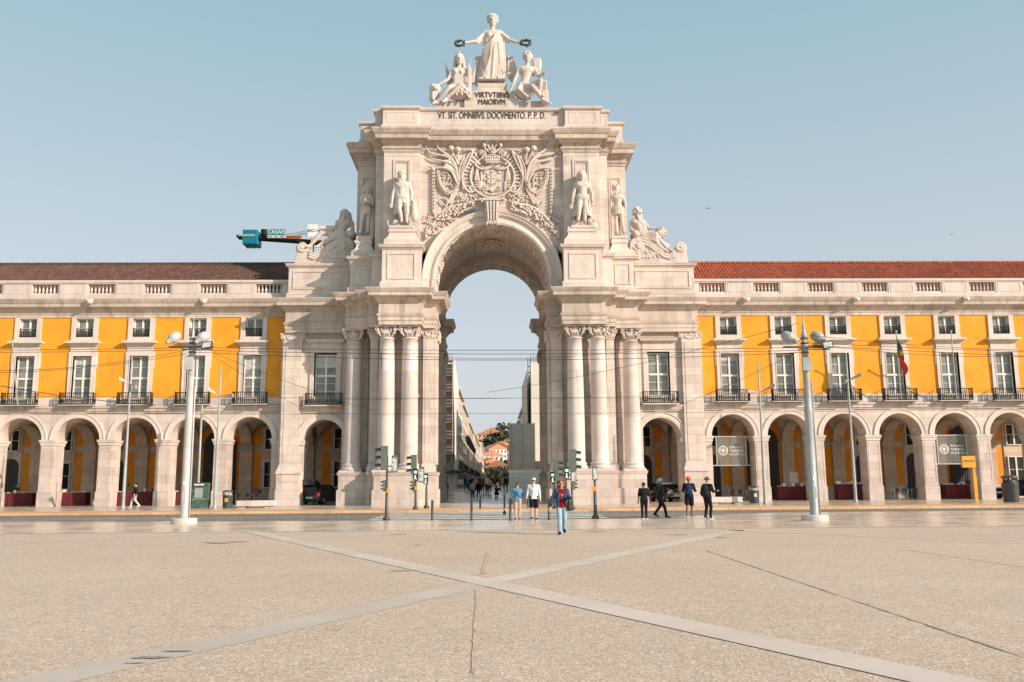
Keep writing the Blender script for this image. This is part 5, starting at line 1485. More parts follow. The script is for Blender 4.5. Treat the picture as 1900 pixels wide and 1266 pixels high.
# C-scrolls and the shell between
tub(m, [(640, 240), (570, 300), (510, 400), (487, 500), (492, 610), (530, 700), (580, 740), (630, 725), (635, 690), (605, 672), (578, 690), (590, 715), (607, 702)], 0.085, 0.14, 8)
tub(m, [(625, 265), (565, 340), (525, 430), (508, 520), (515, 610), (545, 680)], 0.045, 0.12)
for i in range(30):
    t = i / 29; u, v = 560 - 70 * math.sin(t * 2.2) + 20, 300 + 400 * t
    blb(m, u - 20, v, 9, 0.2)
for i in range(13):
    a = rad(112 + 8.6 * i)
    tub(m, [(845 + 262 * math.cos(a), 545 - 262 * math.sin(a)), (845 + 335 * math.cos(a), 530 - 320 * math.sin(a))], 0.10, 0.03, 6)
# oval frame
m.tube([RL(845 + 258 * math.cos(a), 560 + 243 * math.sin(a), 0.16) for a in [i * math.pi / 24 for i in range(-9, 34)]], 0.085, 8)
m.tube([RL(845 + 235 * math.cos(a), 560 + 220 * math.sin(a), 0.10) for a in [i * math.pi / 24 for i in range(-9, 34)]], 0.05, 8)
for i in range(46):
    a = i * math.pi * 2 / 46
    if 0.9 < a < 2.25 or True: m.ell(RL(845 + 208 * math.cos(a), 560 + 196 * math.sin(a), 0.05), (0.1, 0.07, 0.1), n=6, m=5)
# shield
def plate(m, pts, d0, d1):
    pl = [RL(u, v) for u, v in pts]; m.xz([(p[0], p[2]) for p in pl], YR - d1, YR - d0)
plate(m, [(712, 470), (978, 470), (978, 690), (950, 712), (880, 712), (845, 740), (810, 712), (740, 712), (712, 690)], 0.0, 0.16)
m.tube([RL(u, v, 0.18) for u, v in [(712, 470), (978, 470), (978, 690), (950, 712), (880, 712), (845, 740), (810, 712), (740, 712), (712, 690), (712, 470)]], 0.035, 6)
plate(m, [(790, 535), (895, 535), (895, 640), (860, 645), (845, 662), (828, 645), (790, 640)], 0.15, 0.24)
m.tube([RL(u, v, 0.26) for u, v in [(790, 535), (895, 535), (895, 640), (860, 645), (845, 662), (828, 645), (790, 640), (790, 535)]], 0.022, 6)
for (u, v) in ((842, 560), (842, 588), (842, 616), (812, 588), (872, 588)):
    plate(m, [(u - 9, v - 10), (u + 9, v - 10), (u + 9, v + 6), (u, v + 12), (u - 9, v + 6)], 0.23, 0.29)
for (u, v) in ((765, 515), (845, 505), (930, 515), (765, 598), (930, 598), (765, 682), (930, 682)):
    plate(m, [(u - 17, v + 14), (u - 12, v - 6), (u, v - 20), (u + 12, v - 6), (u + 17, v + 14)], 0.15, 0.26)
for i in range(9): blb(m, 760 + 21 * i, 750 + 18 * math.sin(i * math.pi / 8), (11, 16), 0.16, False)
for i in range(3): tub(m, [(845, 775), (790 - 20 * i, 760 - 10 * i), (770 - 22 * i, 735 - 12 * i), (790 - 20 * i, 720)], 0.035, 0.14, 6)
# crown, helmet and plume
m.box(RL(770, 0)[0], RL(922, 0)[0], YR - 0.45, YR, RL(0, 412)[2], RL(0, 385)[2])
m.box(RL(762, 0)[0], RL(930, 0)[0], YR - 0.5, YR, RL(0, 395)[2], RL(0, 380)[2])
for i in range(7):
    u = 765 + 27 * i; blb(m, u, 330, (13, 17), 0.42, False); m.cap(RL(u * .8 + 845 * .2, 385, 0.35), RL(u, 335, 0.42), 0.05, 0.06, 6); blb(m, u * .9 + 84, 398, 8, 0.5, False)
for s_ in (-1, -.45, .45, 1): tub(m, [(845 + s_ * 75, 350), (845 + s_ * 62, 310), (845, 300)], 0.05, 0.3, 6, None, False)
m.box(RL(835, 0)[0], RL(855, 0)[0], YR - .4, YR - .2, RL(0, 300)[2], RL(0, 245)[2]); m.box(RL(820, 0)[0], RL(870, 0)[0], YR - .4, YR - .2, RL(0, 272)[2], RL(0, 260)[2])
for (u, v, r) in ((785, 135, 30), (845, 112, 30), (905, 135, 30), (748, 190, 28), (940, 190, 28)):
    blb(m, u, v, (r, r), 0.28, False, 0, 1.0); blb(m, u, v - 5, (r * .5, r * .6), 0.45, False)
    for o in (-1, 0, 1): tub(m, [(845 + o * 9, 290), ((845 + u) / 2 + o * 9, (290 + v) / 2 + 20), (u + o * 7, v + 20)], 0.04, 0.25, 6, None, False)
# rosettes
for k in range(10): blb(m, 735 + 30 * math.cos(k * .628), 285 + 30 * math.sin(k * .628), (15, 15), 0.18)
blb(m, 735, 285, 15, 0.3)
# ribbon bow and tassels
tub(m, [(845, 432), (800, 455), (750, 470), (700, 462), (660, 435), (645, 405), (675, 395), (700, 420)], 0.09, 0.26, 8)
tub(m, [(845, 415), (800, 440), (750, 452), (705, 440)], 0.06, 0.32, 8)
for k in range(5): m.cap(RL(665, 460, .2), RL(640 + 12 * k, 590, .22), 0.07, 0.06, 7); m.cap(RL(1025, 460, .2), RL(1050 - 12 * k, 590, .22), 0.07, 0.06, 7)
for k in range(4): tub(m, [(640, 600 + 28 * k), (668, 592 + 28 * k), (690, 612 + 28 * k), (705, 640 + 24 * k)], 0.06, 0.22, 7)
# feathered leaves (outer, upper)
for (a, b, c, r) in (((60, 185), (120, 280), (330, 330), .075), ((188, 155), (220, 235), (350, 330), .075), ((90, 310), (160, 355), (350, 400), .07), ((148, 400), (200, 440), (340, 470), .065), ((30, 462), (110, 470), (250, 455), .05), ((490, 270), (560, 245), (610, 262), .06)):
    tub(m, [(445, 620), ((c[0] + 445) / 2 + 25, (c[1] + 560) / 2), c, b, a], r * 1.45, 0.2, 7, lambda t: 0.55 + .75 * t if t < .6 else 1.0 - 2.2 * (t - .6))
for i in range(9):
    u0 = 300 + 13 * i; v0 = 300 + 22 * (8 - i) * 0.6
    tub(m, [(430, 640), (425 - 6 * i, 520), (395 - 9 * i, 420 + 4 * i), (330 - 11 * i + 20, 340 + 12 * i)], 0.07, 0.12 + .012 * i, 7, lambda t: 1.1 - 0.5 * t)
for i in range(12): blb(m, 290 + rl.uniform(0, 100), 290 + rl.uniform(0, 160), (15, 22), 0.2, True, rl.uniform(-1.4, -.4))
tub(m, [(440, 420), (410, 340), (365, 240)], 0.06, 0.16); tub(m, [(450, 420), (445, 330), (440, 255)], 0.06, 0.16)
for (u, v) in ((360, 222), (440, 240)):
    for k in range(7): blb(m, u + 22 * math.cos(k * .9), v + 20 * math.sin(k * .9), 17, 0.2)
    blb(m, u, v, 24, 0.28)
tub(m, [(460, 620), (455, 500), (480, 400), (520, 330)], 0.055, 0.2)
# festoons and hanging garlands
garland(m, [(195, 480), (205, 560), (232, 650), (280, 725), (340, 755), (400, 725), (435, 650), (452, 560), (462, 470)], 30, 22)
for i in range(24):
    blb(m, 152, 492 + 20 * i, (21, 13) if i % 2 else (12, 13), 0.16 if i % 2 else 0.1)
    if i % 2: blb(m, 140, 500 + 20 * i, (6, 12), 0.2, True, .3); blb(m, 164, 500 + 20 * i, (6, 12), 0.2, True, -.3)
blb(m, 155, 975, (22, 26), .14); blb(m, 150, 470, (26, 26), .2)
for i in range(30): blb(m, 250 + rl.uniform(0, 120), 530 + rl.uniform(0, 150), (10, 14), 0.1, True, rl.uniform(0, 3))
tub(m, [(240, 520), (300, 510), (360, 560), (350, 640), (300, 660)], 0.04, 0.1)
# bundles pointing down and inward
for k in range(6): tub(m, [(440 + 6 * k - 20, 700), (400 + 9 * k - 40, 790), (330 + 12 * k - 30, 880)], 0.05, 0.14)
tub(m, [(270, 800), (310, 820), (320, 870), (290, 920)], 0.06, 0.14); tub(m, [(230, 830), (260, 870), (290, 900)], 0.045, 0.14)
# branches along the arch
def rr_(a, k=0): return (845 + (395 + k) * math.cos(a) * 1.62, 1395 - (395 + k) * math.sin(a) * 1.30)
tub(m, [(640, 862), (520, 880), (400, 905), (290, 960), (190, 1060), (110, 1180), (60, 1290)], 0.085, 0.12, 8)
tub(m, [(620, 905), (520, 960), (430, 985), (330, 1010), (250, 1060), (170, 1150)], 0.06, 0.12, 8)
for k in range(9):
    u = 600 - 60 * k; v = 880 + 7 * k + 3.2 * k * k
    tub(m, [(u, v), (u - 20, v + 50), (u + 25, v + 85), (u + 60, v + 70 + 4 * k)], 0.04, 0.1, 6, tp)
    tub(m, [(u, v), (u - 50, v + 10), (u - 80, v - 30)], 0.035, 0.12, 6, tp)
for i in range(150):
    t = rl.uniform(0, 1); u = 620 - 560 * t; v = 890 + 60 * t + 260 * t * t + rl.uniform(-45, 70)
    blb(m, u, v, (rl.uniform(9, 18), rl.uniform(12, 22)), rl.uniform(0.06, 0.22), True, rl.uniform(0, 3))
for i in range(70):
    blb(m, rl.uniform(425, 660), rl.uniform(760, 860), (rl.uniform(8, 14), rl.uniform(10, 18)), rl.uniform(0.05, 0.16), True, rl.uniform(0, 3))
for i in range(60):
    a = rl.uniform(0, 1); blb(m, 30 + 150 * a, rl.uniform(1000, 1240), (rl.uniform(8, 14), rl.uniform(10, 16)), rl.uniform(0.04, 0.12), True, rl.uniform(0, 3))
for k in range(7):
    u, v = 460 - 62 * k, 1085 + 4 * k * k
    tub(m, [(u, v + 22), (u - 50, v - 20), (u - 105, v - 18), (u - 140, v + 15)], 0.05, 0.08, 6, tp)
# fruit swag below the oval
for i in range(120):
    a = rl.uniform(0, math.pi); r = rl.uniform(0, 1)
    blb(m, 845 + 160 * r * math.cos(a), 815 + 115 * r * math.sin(a) * (1 - .4 * abs(math.cos(a))), (rl.uniform(10, 17), rl.uniform(10, 17)), rl.uniform(0.1, 0.35), False)
o = m.build('coat_of_arms', mat['relief'], arch)
# ------------------------------------------------------------------ street behind the arch
mat['wall_cream'] = stone('cream_render', (0.80, 0.69, 0.54), None, 0.4, 0.2)
mat['wall_grey'] = stone('grey_render', (0.68, 0.60, 0.50), None, 0.4, 0.2)
mat['net'] = simple('pale_scaffold_net', (0.68, 0.62, 0.54), 0.8, 0.08, 0.4)
mat['net_grey'] = simple('grey_scaffold_net', (0.50, 0.45, 0.39), 0.8, 0.12, 0.5)
mat['plank'] = simple('orange_red_plank', (0.42, 0.12, 0.055), 0.7, 0.2, 2)
mat['steel_tube'] = simple('scaffold_tube', (0.40, 0.38, 0.35), 0.5)
mat['hoard'] = simple('white_corrugated_hoarding', (0.74, 0.72, 0.68), 0.5, 0.1, 0.6)
mat['awning'] = simple('dark_awning', (0.06, 0.055, 0.05), 0.8)
mat['roof_far'] = tiles('far_roof_tiles', (0.50, 0.20, 0.10), (0.62, 0.30, 0.17), (0.40, 0.2, 0.13))
mat['leaf'] = simple('dark_foliage', (0.045, 0.055, 0.03), 0.9, 0.45, 0.4)
mat['bark'] = simple('tree_bark', (0.12, 0.09, 0.06), 0.9, 0.3, 1)
def street_house(x, y0, y1, zt, sx, wall, label, floors=5, awn=True):
    """sx=-1 left row (faces +x), +1 right row"""
    t = thing('street_house', label, 'building', (x, (y0 + y1) / 2, 0.6), 0, 'houses lining the street behind the arch')
    xb = x + sx * 14
    M().box(x, xb, y0, y1, 0, zt).build('wall', wall, t)
    M().yz([(y0, zt), (y1, zt), (y1, zt + 0.4), (y0, zt + 0.4)], x - sx * 0.5, xb).build('cornice', mat['stone'], t)
    M().xz([(x, zt + 0.4), (x + sx * 7, zt + 4.2), (xb, zt + 0.4)], y0 + 0.1, y1 - 0.1).build('roof', mat['roof_far'], t)
    fh = (zt - 1.0) / floors
    n = max(2, int((y1 - y0) / 3.2)); proto = {}
    for f in range(floors):
        z = 1.0 + fh * f
        for i in range(n):
            yc = y0 + (y1 - y0) * (i + .5) / n
            key = 0 if f == 0 else (1 if f < 2 else 2)
            if key not in proto:
                h = fh * 0.68
                w = M().box(x - sx * 0.12, x + sx * 0.1, yc - 0.85, yc + 0.85, z + 0.2, z + 0.2 + h).build('window', mat['stone'], t)
                M().box(x - sx * 0.14, x + sx * 0.0, yc - 0.6, yc + 0.6, z + 0.35, z + 0.05 + h).build('pane', mat['pane'], w)
                if f and f < 2:
                    r = M().box(x - sx * 0.4, x, yc - 0.95, yc + 0.95, z + 0.1, z + 0.14)
                    for q in range(9): r.box(x - sx * 0.39, x - sx * 0.36, yc - 0.92 + q * 0.23, yc - 0.9 + q * 0.23, z + 0.2, z + 1.15)
                    r.box(x - sx * 0.4, x - sx * 0.36, yc - 0.95, yc + 0.95, z + 1.15, z + 1.2)
                    r.build('balcony', mat['iron'], w)
                proto[key] = (w, yc, z)
            else:
                w, py, pz = proto[key]
                copy_tree(w, t, (0, yc - py, z - pz))
    if awn:
        for i in range(0, n, 2):
            yc = y0 + (y1 - y0) * (i + .5) / n
            M().xz([(x, 4.4), (x - sx * 1.9, 3.4), (x - sx * 1.9, 3.1), (x, 4.2)], yc - 1.6, yc + 1.6).build('awning', mat['awning'], t)
    return t
lab = ['cream street house directly behind the netted scaffold', 'second cream house down the left side of the street', 'greyish house further down the left side of the street', 'last pale house at the far left end of the street']
Yc = 152.0
lab += ['tall pale house closing the left row before the hill']
for i, (L, zt, w) in enumerate([(26, 17.5, 'wall_cream'), (34, 17.0, 'wall_grey'), (50, 15.6, 'wall_cream'), (90, 15.5, 'wall_cream'), (110, 17.0, 'wall_grey')]):
    street_house((-6.1, -6.1, -5.8, -5.4, -4.6)[i], Yc, Yc + L - 0.6, zt, -1, mat[w], lab[i]); Yc += L
lab = ['pale house with jutting cornices behind the tall net on the right of the street', 'second house down the right side of the street, brown roof', 'far house on the right side of the street behind the grey net box']
Yc = 162.0
for i, (L, zt) in enumerate([(36, 15.5), (60, 15.0), (100, 14.5)]):
    street_house(6.0, Yc, Yc + L - 0.6, zt, 1, mat['wall_cream' if i != 1 else 'wall_grey'], lab[i]); Yc += L
# scaffolded corner building, left
def scaff():
    t = thing('scaffolded_building', 'corner building wrapped in scaffolding with orange-red decks and pale netting', 'building', (-8, 140, 0.6))
    M().box(-30, -6.3, 138.2, 151.8, 0, 20).build('wall', mat['wall_grey'], t)
    zz = [3.4, 5.9, 8.3, 10.7, 13.1, 15.5, 17.9, 20.2]
    for z in zz:
        M().box(-9.6, -6.1, 136.5, 137.9, z, z + 0.16).build('scaffold_deck', mat['plank'], t)
        if z in zz[:1]: M().box(-9.6, -6.1, 136.4, 136.5, z + .9, z + 1.0).build('scaffold_deck', mat['plank'], t)
    tb = M()
    for x in (-9.5, -8.4, -7.3, -6.2):
        for y in (136.4, 138.0): tb.cap((x, y, 0.6), (x, y, 21.6), 0.06, 0.06, 6)
    for z in zz:
        for dz in (0.6, 1.1): tb.cap((-9.6, 136.4, z + dz), (-6.1, 136.4, z + dz), 0.04, 0.04, 5)
    for k in range(7): tb.cap((-9.5 + 1.1 * (k % 2), 136.35, zz[k]), (-8.4 - 1.1 * (k % 2) + 1.1, 136.35, zz[k + 1]), 0.04, 0.04, 5)
    tb.build('scaffold_tubes', mat['steel_tube'], t)
    nt_ = M()
    # billowing net along the street side
    vs = []; nn = 26; mm_ = 14
    for j in range(mm_ + 1):
        for i in range(nn + 1):
            vs.append((-5.95 + 0.12 * math.sin(i * 1.3 + j * .4), 136.4 + 15.5 * i / nn, 3.6 + (20.6 - 3.6 - 2.6 * (i / nn)) * j / mm_))
    nt_.add(vs, [(j * (nn + 1) + i, j * (nn + 1) + i + 1, (j + 1) * (nn + 1) + i + 1, (j + 1) * (nn + 1) + i) for j in range(mm_) for i in range(nn)], True)
    v2 = [(x - 0.1, y, z) for x, y, z in vs]; nt_.add(v2, [(j * (nn + 1) + i, (j + 1) * (nn + 1) + i, (j + 1) * (nn + 1) + i + 1, j * (nn + 1) + i + 1) for j in range(mm_) for i in range(nn)], True)
    nt_.build('netting', mat['net'], t)
    M().yz([(136.3, 3.5), (150, 3.5), (150, 3.2), (136.3, 3.2)], -6.6, -4.9).xz([(-9.6, 3.3), (-6.0, 3.3), (-5.0, 3.0), (-9.6, 3.0)], 134.9, 136.4).build('canopy', mat['awning'], t)
    M().box(-9.6, -6.1, 136.6, 136.7, 0.6, 3.0).box(-6.15, -6.05, 136.7, 151, 0.6, 3.2).build('hoarding', mat['hoard'], t)
scaff()
def nets():
    t = thing('netted_building', 'tall corner building hidden behind pale grey scaffold netting on the right of the street', 'building', (9, 142, 0.6))
    M().box(6.1, 26, 138.2, 161.8, 0.0, 19.6).build('wall', mat['wall_grey'], t)
    M().box(5.9, 12, 136.6, 136.75, 4.8, 20.0).build('netting', mat['net'], t)
    b = M(); b.xz([(5.25, 4.8), (5.25, 18.6), (5.35, 18.6), (5.35, 4.8)], 137.0, 160); b.build('netting', mat['net_grey'], t)
    tb = M()
    for k in range(18): tb.box(5.5, 5.75, 136.7, 137.0, 4.0 + k * 0.9, 4.1 + k * 0.9)
    for x in (5.45, 5.8): tb.cap((x, 136.65, 3.6), (x, 136.65, 20.6), 0.05, 0.05, 6)
    for k in range(5): tb.cap((5.9 + k * 0.25, 137, 20), (5.9 + k * .25, 137, 21.4 - (k % 2) * .5), 0.03, 0.03, 5)
    tb.build('scaffold_tubes', mat['iron'], t)
    M().box(5.4, 12, 136.5, 138, 3.7, 4.75).build('gantry', mat['awning'], t)
    c = M()
    for k in range(9): c.box(2.3, 11.0, 130.3 - (0.06 if k % 2 else 0), 130.4, 0.75 + k * 0.30, 1.05 + k * 0.30)
    c.build('hoarding', mat['hoard'], t)
    return t
nets()
g = thing('scaffold_box', 'low flat-topped scaffold box wrapped in grey net, standing in the street', 'scaffold', (4.4, 133, 0.7))
m_ = M().box(2.45, 6.1, 130.9, 136.2, 3.5, 10.1); m_.build('netting', mat['net_grey'], g)
tb = M()
for x in (2.38, 2.7, 4.3, 6.15): tb.cap((x, 130.8, 0.7), (x, 130.8, 10.25), 0.035 if x != 2.7 else 0.06, 0.035, 6)
tb.cap((2.38, 130.8, 10.2), (6.15, 130.8, 10.2), 0.05, 0.05, 6); tb.build('scaffold_tubes', mat['steel_tube'], g)

# wall lanterns down the left row
proto = None
for k, yv in enumerate([128 - 0, 153, 160, 168, 178, 190, 206]):
    if k == 0: continue
    zl = 8.2
    if proto is None:
        t = thing('street_lantern', 'black iron wall lantern on a bracket above the left side of the street', 'lantern', (-6.1, yv, zl), 0, 'iron lanterns along the street wall')
        L = M().cap((-6.1, yv, zl + 1.3), (-4.3, yv, zl + 1.3), 0.05, 0.05, 6).cap((-6.1, yv, zl + .6), (-5.0, yv, zl + 1.3), 0.04, 0.04, 6)
        L.build('bracket', mat['iron'], t)
        b = M().lathe(-4.3, yv, [(0.12, 0.0), (0.2, 0.1), (0.42, 1.0), (0.46, 1.05)], 6, False, zl - .1).lathe(-4.3, yv, [(0.5, 0.0), (0.3, 0.3), (0.1, 0.45), (0.04, .6)], 6, False, zl + .95)
        b.build('lantern_head', mat['dark_metal'], t)
        proto = t; y0_ = yv
    else:
        c = copy_tree(proto, None, (-6.1, yv, zl - 0.0))

# hill with houses and trees at the end of the street
def hz_(x, y):
    return 2.0 + 27 * min(1, max(0, (y - 470) / 175)) * math.exp(-(x / 90) ** 2)
hm = M(); n = 40
vs = []
for j in range(n + 1):
    for i in range(n + 1):
        x = -160 + 320 * i / n; y = 455 + 400 * j / n
        r = math.hypot(x / 150, (y - 700) / 240)
        vs.append((x, y, hz_(x, y) + 1.2 * math.sin(x * .13 + y * .1)))
hm.add(vs, [(j * (n + 1) + i, j * (n + 1) + i + 1, (j + 1) * (n + 1) + i + 1, (j + 1) * (n + 1) + i) for j in range(n) for i in range(n)], True)
struct(hm, 'hill', mat['leaf'])
mat['far_white'] = stone('far_white_wall', (0.66, 0.62, 0.55), None, 0.2, 0.1)
mat['far_peach'] = stone('far_peach_wall', (0.72, 0.42, 0.26), None, 0.2, 0.1)
def far_house(px, py, w, h, Y, wall, label, rot=0.0):
    X, Z = P(px, py, Y)
    t = thing('hill_house', label, 'house', (X, Y, Z), rot, 'houses on the far hill')
    b = M().box(-w / 2, w / 2, -5, 5, -8, h).build('wall', wall, t, off=(0, 0, 0)); 
    r = M().xz([(-w / 2 - .5, h), (0, h + w * 0.24), (w / 2 + .5, h)], -5.4, 5.4).build('roof', mat['roof_far'], t, off=(0, 0, 0))
    wn_ = M()
    k = max(2, int(w / 2.6))
    for f in range(max(1, int(h / 3))):
        for i in range(k): 
            q = M().box(-w / 2 + w * (i + .3) / k, -w / 2 + w * (i + .68) / k, -5.08, -4.95, 0.8 + f * 3, 2.3 + f * 3).build('window', mat['pane_dark'], t, off=(0, 0, 0))
    return t
far_house(913, 822, 20, 6, 640, mat['far_peach'], 'long house with orange roof on top of the far hill')
far_house(917, 852, 13, 6, 560, mat['far_white'], 'white house with brown roof halfway up the far hill', 0.5)
far_house(932, 850, 14, 7, 570, mat['far_white'], 'white house half hidden by the scaffold box, on the hillside', -0.4)
far_house(908, 866, 15, 6, 530, mat['far_white'], 'wide white house low on the far hillside', 0.3)
far_house(906, 882, 14, 6, 490, mat['far_peach'], 'peach coloured house at the foot of the hill', 0.6)
far_house(925, 884, 18, 4, 480, mat['far_peach'], 'house with broad light orange roof at the foot of the hill', -0.2)
far_house(938, 838, 14, 5, 600, mat['far_white'], 'small white house below the treetops on the hill', 0.2)
rt = random.Random(9)
def far_tree(px, py, Y, r, label):
    X, Z = P(px, py, Y)
    t = thing('hill_tree', label, 'tree', (X, Y, Z - r * 1.5), 0, 'trees on the far hill')
    M().cap((0, 0, -r * .6), (0, 0, r * 1.2), r * .12, r * .07, 6).build('trunk', mat['bark'], t, off=(0, 0, 0))
    c = M()
    for k in range(420):
        d = Vector((rt.gauss(0, 1), rt.gauss(0, 1), rt.gauss(0, .8))).normalized() * rt.uniform(.55, 1.05) * r
        d.z += r * 1.5; s_ = r * rt.uniform(.08, .2)
        a = Vector((rt.uniform(-1, 1), rt.uniform(-1, 1), rt.uniform(-1, 1))).normalized() * s_; b = a.cross(Vector((rt.uniform(-1, 1), rt.uniform(-1, 1), 1))).normalized() * s_
        c.add([d - a, d + b, d + a, d - b], [(0, 1, 2, 3)])
    c.build('crown', mat['leaf'], t, off=(0, 0, 0))
for i, (px, py, Y, r) in enumerate([(908, 812, 655, 4), (922, 824, 620, 7), (930, 815, 650, 6), (938, 808, 660, 7), (915, 835, 600, 6), (927, 835, 590, 6.5), (936, 826, 610, 6), (905, 828, 610, 5),
                                     (920, 888, 470, 5), (932, 892, 460, 6), (941, 880, 480, 6), (908, 893, 460, 5), (899, 880, 480, 5)]):
    far_tree(px, py, Y, r * 1.35, 'dark green tree on the far hill seen through the arch')
# ------------------------------------------------------------------ tall posts on the square
def spot(m, c, d, r):
    """bulb-shaped floodlight: dish + neck"""
    c = Vector(c); d = Vector(d).normalized()
    m.cap(c - d * r * 0.2, c + d * r * 0.35, r * 0.92, r, 18)
    m.cap(c + d * r * .5, c + d * r * 1.6, r * 0.62, r * 0.5, 14, False)
    m.cap(c + d * r * 1.6, c + d * r * 2.0, r * 0.42, r * 0.36, 12, False)
def big_post(px, py, pxt, pyt, label, mt):
    x, y = G(px, py); X2, zt = P(pxt, pyt, y)
    t = thing('lamp_post', label, 'lamp post', (x, y, 0), 0, 'tall lamp posts on the square')
    M().lathe(x, y, [(0.52, 0), (0.53, 0.02), (0.53, 0.2), (0.5, 0.23)], 28, False).build('base', mat['stone'], t)
    zc_ = P(pxt, 645, y)[1]
    m = M().lathe(x, y, [(0.19, 0.2), (0.19, 0.26), (0.172, 0.28), (0.16, zt * .5), (0.17, zt * .505), (0.17, zt * .52), (0.145, zt * .53), (0.13, zc_), (0.15, zc_ + .02), (0.15, zc_ + .1), (0.12, zc_ + .12), (0.11, zt - 1.1), (0.13, zt - 1.08), (0.13, zt - 1.0), (0.10, zt - .95), (0.05, zt - .72), (0.07, zt - .66), (0.03, zt - .5), (0.012, zt)], 20)
    m.build('pole', mt, t)
    M().cap((x + .22, y - .02, 0.2), (x + .2, y - .02, zt * .66), 0.035, 0.035, 8, False).build('conduit', mt, t)
    a = M().box(x - .95, x + .95, y - .22, y - .14, zc_ - .05, zc_ + .03).box(x - .35, x + .95, y - .3, y - .24, zc_ - .14, zc_ - .1)
    for k in range(4): a.lathe(x, y, [(0.165, 0), (0.165, .05)], 16, False, zc_ - .25 + .2 * k)
    a.build('crossarm', mat['dark_metal'], t)
    for sx in (-1, 1):
        h = M(); spot(h, (x + sx * 0.62 - .12, y - .1, zc_ + .45), (-0.45 if sx < 0 else -.5, -.5, -.55) if mt is mat['pole_white'] else (.5 * (1 if sx > 0 else 1), -.5, -.45), .24)
        h.build('floodlight', mt, t)
    f = M(); f.add([(x + .55, y - .6, zc_ - .16), (x + 1.0, y - .6, zc_ - .1), (x + 1.0, y - .45, zc_ + .22), (x + .55, y - .45, zc_ + .16), (x + .62, y - .25, zc_ - .1), (x + .92, y - .25, zc_ - .08), (x + .92, y - .2, zc_ + .12), (x + .62, y - .2, zc_ + .1)],
        [(0, 1, 2, 3), (5, 4, 7, 6), (1, 0, 4, 5), (3, 2, 6, 7), (0, 3, 7, 4), (2, 1, 5, 6)])
    fo = f.build('square_floodlight', mat['dark_metal'], t)
    M().add([(x + .6, y - .606, zc_ - .11), (x + .95, y - .606, zc_ - .06), (x + .95, y - .50, zc_ + .17), (x + .6, y - .50, zc_ + .12)], [(0, 1, 2, 3)]).build('lens', mat['curtain'], fo)
    M().box(x - .07, x + .07, y - .185, y - .15, .9, 1.35).build('access_door', mat['housing'] if 'housing' in mat else mt, t)
    M().box(x - .05, x + .06, y - .19, y - .15, 1.6, 1.74).build('sticker', mat['paper'], t)
    M().box(x - .22, x + .12, y - .32, y - .16, zc_ - 1.0, zc_ - .45).build('junction_box', mt, t)
    return x, y, zc_
PL = big_post(341, 972, 360, 590, 'thick white-grey lamp post on a round base, in front of the left wing', mat['pole_white'])
PR = big_post(1512, 966, 1484, 578, 'thick blue-grey lamp post on a round base, in front of the right wing', mat['pole_grey'])

def slim(px, py, ph, pt, sides, label, grp='slim street lamps on the pavement'):
    x, y = G(px, py, .118); z1 = P(px, ph, y)[1]; z2 = P(px, pt, y)[1]
    t = thing('street_lamp', label, 'street lamp', (x, y, .118), 0, grp)
    M().lathe(x, y, [(0.16, .118), (0.13, .2), (0.11, .5), (0.09, z1 * .5), (0.08, z1 * .52), (0.06, z1), (0.045, z2)], 12).build('pole', mat['pole_grey'], t)
    for (dx, ln, tilt) in sides:
        a = M(); e = (x + dx * ln, y - .35, z1 + tilt)
        a.cap((x, y, z1), ((x + e[0]) / 2, (y + e[1]) / 2, z1 + tilt * .4), .04, .04, 8)
        o = a.build('arm', mat['pole_grey'], t)
        h = M(); d = dx
        h.add([(x + d * ln * .25, y - .12, z1 + tilt * .25 - .03), (x + d * ln * .25, y + .04, z1 + tilt * .25 - .03), (x + d * ln, y - .1, z1 + tilt - .07), (x + d * ln, y - .5, z1 + tilt - .07),
               (x + d * ln * .25, y - .12, z1 + tilt * .25 + .03), (x + d * ln * .25, y + .04, z1 + tilt * .25 + .03), (x + d * ln, y - .1, z1 + tilt + .16), (x + d * ln, y - .5, z1 + tilt + .16)],
              [(0, 1, 2, 3), (7, 6, 5, 4), (0, 3, 7, 4), (3, 2, 6, 7), (2, 1, 5, 6), (1, 0, 4, 5)])
        h.build('lamp_head', mat['pole_grey'], t)
slim(228, 944, 712, 662, [(-1, .55, .25), (1, .5, -.3)], 'slim grey street lamp before the third pier of the left wing')
slim(398, 944, 735, 680, [(-1, .6, .4), (1, .95, -.05)], 'slim grey street lamp with two heads, beside the round litter bin')
slim(1420, 936, 728, 672, [(-1, .9, -.0), (1, .85, .35)], 'slim grey street lamp with two heads, right of the glass court banner')
slim(1588, 932, 706, 655, [(-1, .3, -.15), (1, .75, .3)], 'slim grey street lamp in front of the long red table')
x, y = G(366, 940, .118)
tag(M().lathe(x, y, [(0.1, .118), (0.085, 3), (0.08, 3.05), (0.07, P(366, 750, y)[1])], 12).box(x - .1, x + .1, y - .1, y + .1, P(366, 775, y)[1], P(366, 766, y)[1]).build('wire_pole', mat['pole_grey'], None, off=(x, y, .118)), 'thin grey pole standing just behind the big left lamp post', 'pole')

